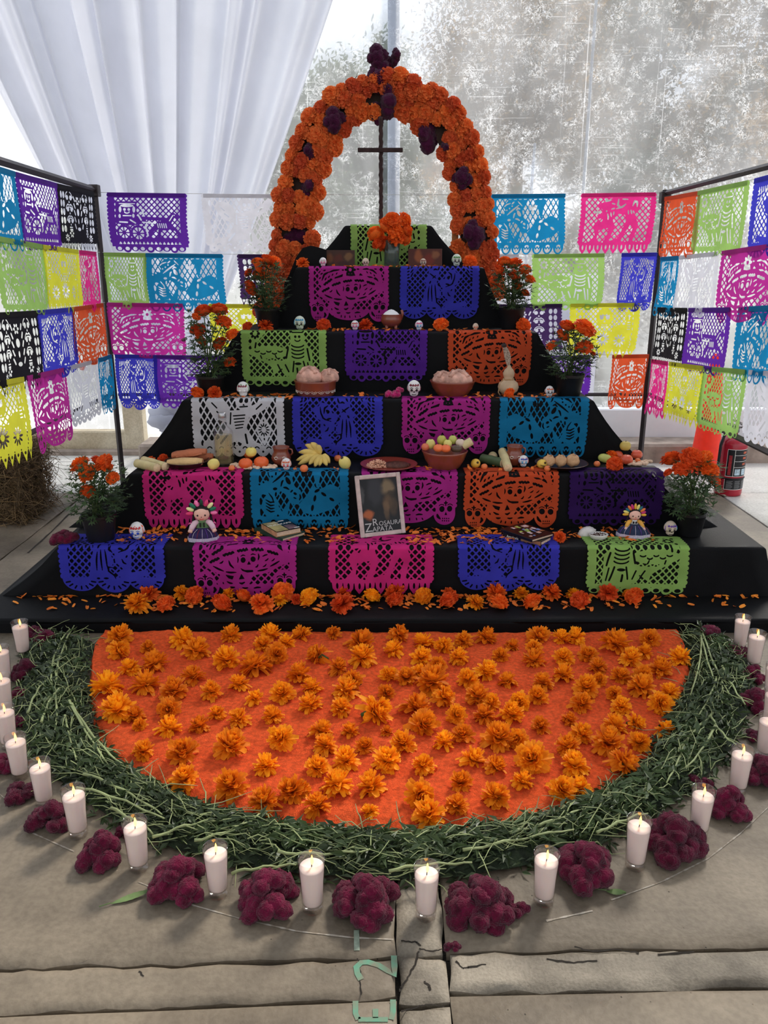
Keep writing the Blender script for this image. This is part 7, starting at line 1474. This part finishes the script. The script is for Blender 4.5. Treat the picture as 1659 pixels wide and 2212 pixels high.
# ================================================================== rag dolls
M_skn = pm('doll cloth skin', (226, 178, 160), rough=.9, var=.04, scale=60); M_hair = pm('black yarn hair', (26, 20, 20), rough=.8, var=.3, scale=40, bump=.4); M_lace = pm('lavender lace', (190, 180, 198), rough=.9, var=.2, scale=160, bump=.5)
def doll(label, cx, ybase, hc, hr, swpx, skirt, bodice, sleeve, ribs, rx_, yaw):
    b = tread(2, cx, ybase - 4, .07); s = mpp(b); t = thing('rag_doll', label, 'doll', b, yaw, 'rag dolls on the second tier')
    hz = at_y(hc[0], hc[1], b.y).z - b.z; r = hr * s; w_ = swpx * s / 2; R = random.Random(int(cx))
    mb = MB(); rows = []
    for q, z in ((1.0, .0005), (1.02, .012), (.97, .03), (.82, .045), (.5, .058), (.30, .066)):
        rows.append([(w_ * q * cos(a) * (1 + .03 * sin(a * 9)), -.010 + w_ * .62 * q * sin(a) * (1 + .03 * sin(a * 9)), z) for a in [2 * pi * k / 60 for k in range(61)]])
    mb.strip(rows); mb.build('skirt', skirt, t)
    mb = MB(); rows = [[(w_ * q * cos(a) * (1 + .035 * sin(a * 9)), -.010 + w_ * .64 * q * sin(a) * (1 + .035 * sin(a * 9)), z) for a in [2 * pi * k / 60 for k in range(61)]] for q, z in ((1.05, .0008), (1.06, .010), (1.035, .021))]; mb.strip(rows); mb.build('lace_hem', M_lace, t)
    for k in range(7):
        a = -pi / 2 + (k - 3) * .36; mb = MB(); mb.tube([(w_ * q * cos(a) * 1.01, -.010 + w_ * .635 * q * sin(a), z + .001) for q, z in ((1.02, .02), (.99, .03), (.84, .046), (.5, .060))], .0013, 5); mb.build('skirt_stripe', [PAINT['purple'], M_lace, PAINT['maroon'], M_lace][k % 4], t)
    zt_ = hz - r * .80; mb = MB(); mb.lathe([(r * .80, .050), (r * .84, .062), (r * .72, zt_ * .80), (r * .52, zt_), (r * .3, zt_ + r * .1)], 22, sy=.75); mb.build('bodice', bodice, t)
    for sx in (-1, 1):
        mb = MB(); sh_ = Vector((sx * r * .55, -.004, zt_ * .93)); el = Vector((sx * r * 1.25, -.018, zt_ * .70)); hd = Vector((sx * r * 1.55, -.034, zt_ * .48)); mb.tube([sh_, sh_.lerp(el, .5) + Vector((sx * .002, 0, .004)), el, el.lerp(hd, .55)], [r * .30, r * .36, r * .36, r * .30], 12); mb.build('sleeve', sleeve, t)
        mb = MB(); mb.tube([el.lerp(hd, .45), hd.lerp(el, .1), hd, hd + (hd - el) * .06], [r * .26, r * .30, r * .26, r * .12], 12); mb.build('hand', M_skn, t)
    mb = MB(); mb.ell((0, -.002, hz), (r, r * .88, r * .92), 26, 18); mb.build('head', M_skn, t)
    mb = MB(); mb.ell((0, .004, hz + r * .07), (r * 1.08, r * .92, r * .98), 26, 18); mb.v = [(x, max(y, -r * .30 if z < hz + r * .42 else -9), z) for x, y, z in mb.v]; mb.build('hair', M_hair, t)
    def face(x, z, e=.0006): q = max(.05, 1 - (x / r) ** 2 - ((z) / (r * .92)) ** 2); return Vector((x, -.002 - r * .88 * sqrt(q) - e, hz + z))
    for sx in (-1, 1):
        mb = MB(); mb.ell(face(sx * r * .46, -r * .02), (r * .12, r * .06, r * .12), 10, 7); mb.build('eye', M_hair, t)
        mb = MB(); mb.tube([(sx * r * 1.0, .006, hz - r * .1), (sx * r * 1.12, .004, hz - r * .7), (sx * r * 1.25, 0, hz - r * 1.3), (sx * r * 1.5, -.004, hz - r * 1.7)], [r * .16, r * .15, r * .13, r * .08], 8); br = mb.build('braid', M_hair, t)
        mb = MB(); mb.tube([(sx * r * 1.3, -.01, hz - r * 1.25), (sx * r * 1.55, -.012, hz - r * 1.1), (sx * r * 1.65, -.01, hz - r * 1.3)], r * .07, 6); mb.build('braid_bow', rx_[0], br)
    mb = MB(); mb.ell(face(0, -r * .22), (r * .06, r * .05, r * .08), 8, 6); mb.build('nose', PAINT['maroon'], t)
    mb = MB(); mb.tube([face(x * r, -r * .55 + r * .35 * x * x * 2.2) for x in (-.26, -.13, 0, .13, .26)], r * .04, 6); mb.build('mouth', PAINT['red'], t)
    n = ribs
    for k in range(n):
        a = pi * (-.02 + 1.04 * k / (n - 1)); c = Vector((cos(a) * r * 1.12, .002, hz + r * .10 + sin(a) * r * .95)); d = Vector((cos(a), 0, sin(a))); tn = Vector((-sin(a), 0, cos(a))); L = r * R.uniform(.75, .95); ww = r * .24
        m = rx_[k % len(rx_)]; mb = MB(); mb.ell((0, 0, 0), (ww * .95, r * .26, L * .62), 10, 8); M_ = Matrix.Translation(c + d * L * .42) @ d.to_track_quat('Z', 'Y').to_matrix().to_4x4(); mb.v = [tuple(M_ @ Vector(q)) for q in mb.v]; loop = [c - d * r * .15 - tn * ww * .5, c + d * L * .6 - tn * ww, c + d * L, c + d * L * .6 + tn * ww, c - d * r * .15 + tn * ww * .5]
        mb.build('ribbon_loop', m, t)
    for k in range(5): mb = MB(); z = .066 + (zt_ - .07) * (.2 + .15 * k); mb.tube([(x, -r * .62 - .001, z) for x in (-r * .35, -r * .1)], r * .05, 5); mb.tube([(x, -r * .62 - .001, z) for x in (r * .1, r * .35)], r * .05, 5); mb.build('embroidery', M_hair, t)
    return t
RB = [pm('ribbon ' + n_, c, rough=.5, var=.06) for n_, c in (('pink', (240, 120, 170)), ('green', (30, 110, 80)), ('cream', (230, 226, 160)), ('rose', (214, 60, 110)), ('dark green', (20, 60, 40)))]
RB2 = [pm('ribbon ' + n_, c, rough=.5, var=.06) for n_, c in (('gold', (222, 170, 60)), ('magenta', (190, 50, 110)), ('orange', (224, 120, 60)), ('teal', (30, 100, 110)), ('pale yellow', (226, 214, 120)))]
doll('rag doll with pink and green ribbon crown and dark purple skirt left of books', 440, 1169, (440, 1109), 17, 62, pm('dark purple skirt', (44, 32, 74), rough=.8, var=.3, scale=40), pm('green bodice', (96, 128, 86), rough=.8, var=.15), pm('pink blouse', (216, 184, 196), rough=.85, var=.06), 9, RB, .12)
doll('rag doll with gold ribbon crown and yellow sleeves beside the seed dish', 1367, 1161, (1370, 1112), 12.5, 68, pm('dark blue skirt', (34, 44, 70), rough=.8, var=.3, scale=40), pm('white bodice', (206, 206, 204), rough=.8, var=.08), pm('yellow sleeve', (218, 160, 70), rough=.85, var=.06), 11, RB2, -.1)

# ================================================================== hay bale
a = at_z(60, 1137); BX1 = at_z(112, 1125).x - .13; BX0 = BX1 - 1.0; BY0 = a.y + .02; BY1 = BY0 + .48; BH = at_y(40, 968, BY0 + .1).z
bale = thing('hay_bale', 'bale of dry brown hay on the floor outside the left banners', 'hay bale', ((BX0 + BX1) / 2, (BY0 + BY1) / 2, 0)); hx, hy = (BX1 - BX0) / 2, (BY1 - BY0) / 2
M_hay = pm('dry hay', (142, 116, 82), rough=.9, var=.4, scale=24, bump=.8); mb = MB(); mb.bbox((-hx * .95, -hy * .92, .004), (hx * .95, hy * .92, BH * .95), .05); mb.build('core', M_hay, bale)
R = random.Random(9); hs = [MB(), MB()]
for k in range(5200):
    f = R.random(); 
    if f < .42: p = Vector((R.uniform(-hx, hx), -hy, R.uniform(0, BH))); nrm = Vector((0, -1, 0))
    elif f < .72: p = Vector((hx, R.uniform(-hy, hy), R.uniform(0, BH))); nrm = Vector((1, 0, 0))
    else: p = Vector((R.uniform(-hx, hx), R.uniform(-hy, hy), BH)); nrm = Vector((0, 0, 1))
    p = p + Vector((R.gauss(0, .012), R.gauss(0, .012), R.gauss(0, .012))) - nrm * .02; d = Vector((R.gauss(0, 1), R.gauss(0, 1), R.gauss(0, .8))); d = (d - nrm * d.dot(nrm) * .75 + nrm * .12).normalized(); L = R.uniform(.05, .17); c = d.cross(nrm) * R.uniform(-.25, .25) * L + nrm * R.uniform(0, .02)
    w_ = R.uniform(.0010, .0022); pts = [p, p + d * L * .5 + c, p + d * L]; pts = [Vector((q.x, q.y, max(.003, q.z))) for q in pts]; hs[k % 2].tube(pts, [w_, w_, w_ * .6], 3, cap=False)
for k in range(60):
    p = Vector((hx, R.uniform(-hy, hy), R.uniform(.05, BH * .95))); d = Vector((1, R.gauss(0, .5), R.gauss(-.2, .5))).normalized(); L = R.uniform(.08, .2); pts = [p, p + d * L * .5 + Vector((0, 0, .015)), p + d * L - Vector((0, 0, .03))]; hs[1].tube([Vector((q.x, q.y, max(.003, q.z))) for q in pts], .0012, 3, cap=False)
hs[0].build('straws', M_hay, bale)['kind'] = 'stuff'; hs[1].build('dark_straws', pm('dark hay', (92, 74, 54), rough=.9, var=.4, scale=24), bale)['kind'] = 'stuff'
for z in (.33, .66): mb = MB(); mb.tube([(-hx, -hy - .004, BH * z), (hx, -hy - .004, BH * z), (hx + .004, hy, BH * z)], .003, 5); mb.build('twine', pm('baling twine', (150, 120, 80), rough=.9), bale)

# ================================================================== fire extinguisher and cone
b = at_z(1571, 1066); s = mpp(b); ex = thing('fire_extinguisher', 'red fire extinguisher with black instruction label standing right of the banners', 'fire extinguisher', b, .25); r = 28 * s; H = 128 * s
M_red = pm('red enamel', (168, 26, 46), rough=.3, var=.06, scale=4, coat=.4); M_bk = pm('black rubber', (20, 20, 22), rough=.5); M_lb = pm('black label', (26, 24, 28), rough=.4)
mb = MB(); mb.lathe([(0, .001), (r * .92, .001), (r * .97, .006), (r, .02), (r, H * .86), (r * .95, H * .91), (r * .75, H * .965), (r * .40, H * .99), (r * .22, H), (r * .22, H + .03), (0, H + .03)], 40); mb.build('cylinder', M_red, ex)
mb = MB(); mb.lathe([(r * .25, H + .02), (r * .3, H + .025), (r * .3, H + .06), (0, H + .06)], 16); mb.bbox((-.02, -.05, H + .058), (.02, .09, H + .072), .003); mb.bbox((-.012, -.02, H + .09), (.012, .11, H + .10), .003, M=Matrix.Rotation(radians(8), 4, 'X')); mb.build('valve_handle', pm('dull metal', (120, 118, 116), rough=.4, metal=.7), ex)
mb = MB(); mb.tube([(-r * .2, 0, H + .045), (-r * .9, -.01, H + .03), (-r * 1.28, -.02, H * .85), (-r * 1.30, -.02, H * .5), (-r * 1.16, -.02, H * .28)], .010, 10); mb.build('hose', M_bk, ex); mb = MB(); mb.tube([(-r * 1.16, -.02, H * .30), (-r * 1.12, -.02, H * .16)], [.013, .017], 12); mb.build('nozzle', M_bk, ex)
mb = MB(); mb.tube([(r * 1.02 * cos(t), r * 1.02 * sin(t), H * .31) for t in [2 * pi * k / 30 for k in range(31)]], .005, 6); mb.build('strap', M_bk, ex)
def curved(name, a0, a1, z0, z1, rr, m, parent=ex): mb = MB(); mb.strip([[(rr * cos(a), rr * sin(a), z) for a in [a0 + (a1 - a0) * k / 16 for k in range(17)]] for z in (z0, z1)]); return mb.build(name, m, parent)
c0 = -pi / 2 - .05; curved('label_border', c0 - .95, c0 + 1.0, H * .345, H * .80, r * 1.004, M_wl); lb = curved('label', c0 - .92, c0 + .97, H * .352, H * .793, r * 1.008, M_lb); curved('label_border', c0 - .95, c0 + 1.0, H * .12, H * .315, r * 1.004, M_wl); l2 = curved('label', c0 - .92, c0 + .97, H * .128, H * .307, r * 1.008, M_lb)
curved('label_rule', c0 - .42, c0 - .39, H * .352, H * .793, r * 1.011, M_wl, lb)
for z in (.70, .60, .50): curved('label_rule', c0 - .40, c0 + .97, H * z, H * (z + .006), r * 1.011, M_wl, lb)
for z in (.73, .64, .54): curved('label_picture', c0 + .25, c0 + .6, H * z, H * (z + .035), r * 1.011, pm('label orange', (190, 90, 60), rough=.5, var=.4, scale=90), lb)
for a_ in (-.3, .25): curved('label_picture', c0 + a_, c0 + a_ + .42, H * .37, H * .475, r * 1.011, pm('label pale', (176, 196, 206), rough=.5, var=.3, scale=90), lb)
curved('label_word', c0 - .80, c0 - .58, H * .37, H * .70, r * 1.011, pm('label red', (150, 40, 46), rough=.5, var=.3, scale=60), lb)
for k in range(8):
    for j in range(3): curved('label_line', c0 - .8 + j * .6, c0 - .8 + j * .6 + (.45 if k % 3 else .38), H * (.145 + .017 * k), H * (.150 + .017 * k), r * 1.011, pm('label print', (150, 150, 150), rough=.5), l2)
b = at_z(1527, 1026); b.y += .15; b.x = x_for(1533, b.y, .4); s = mpp(b); cn = thing('traffic_cone', 'tall orange-red traffic cone behind the fire extinguisher', 'cone', b); H = 248 * s; M_or = pm('orange cone plastic', (250, 66, 40), rough=.45, var=.05, trans=.3)
mb = MB(); mb.lathe([(34 * s, .03), (32 * s, .04), (12 * s, H * .97), (8 * s, H), (6 * s, H * .98)], 36); mb.build('cone', M_or, cn); mb = MB(); mb.bbox((-42 * s, -42 * s, .001), (42 * s, 42 * s, .035), .008); mb.build('base', M_or, cn, smooth=False)
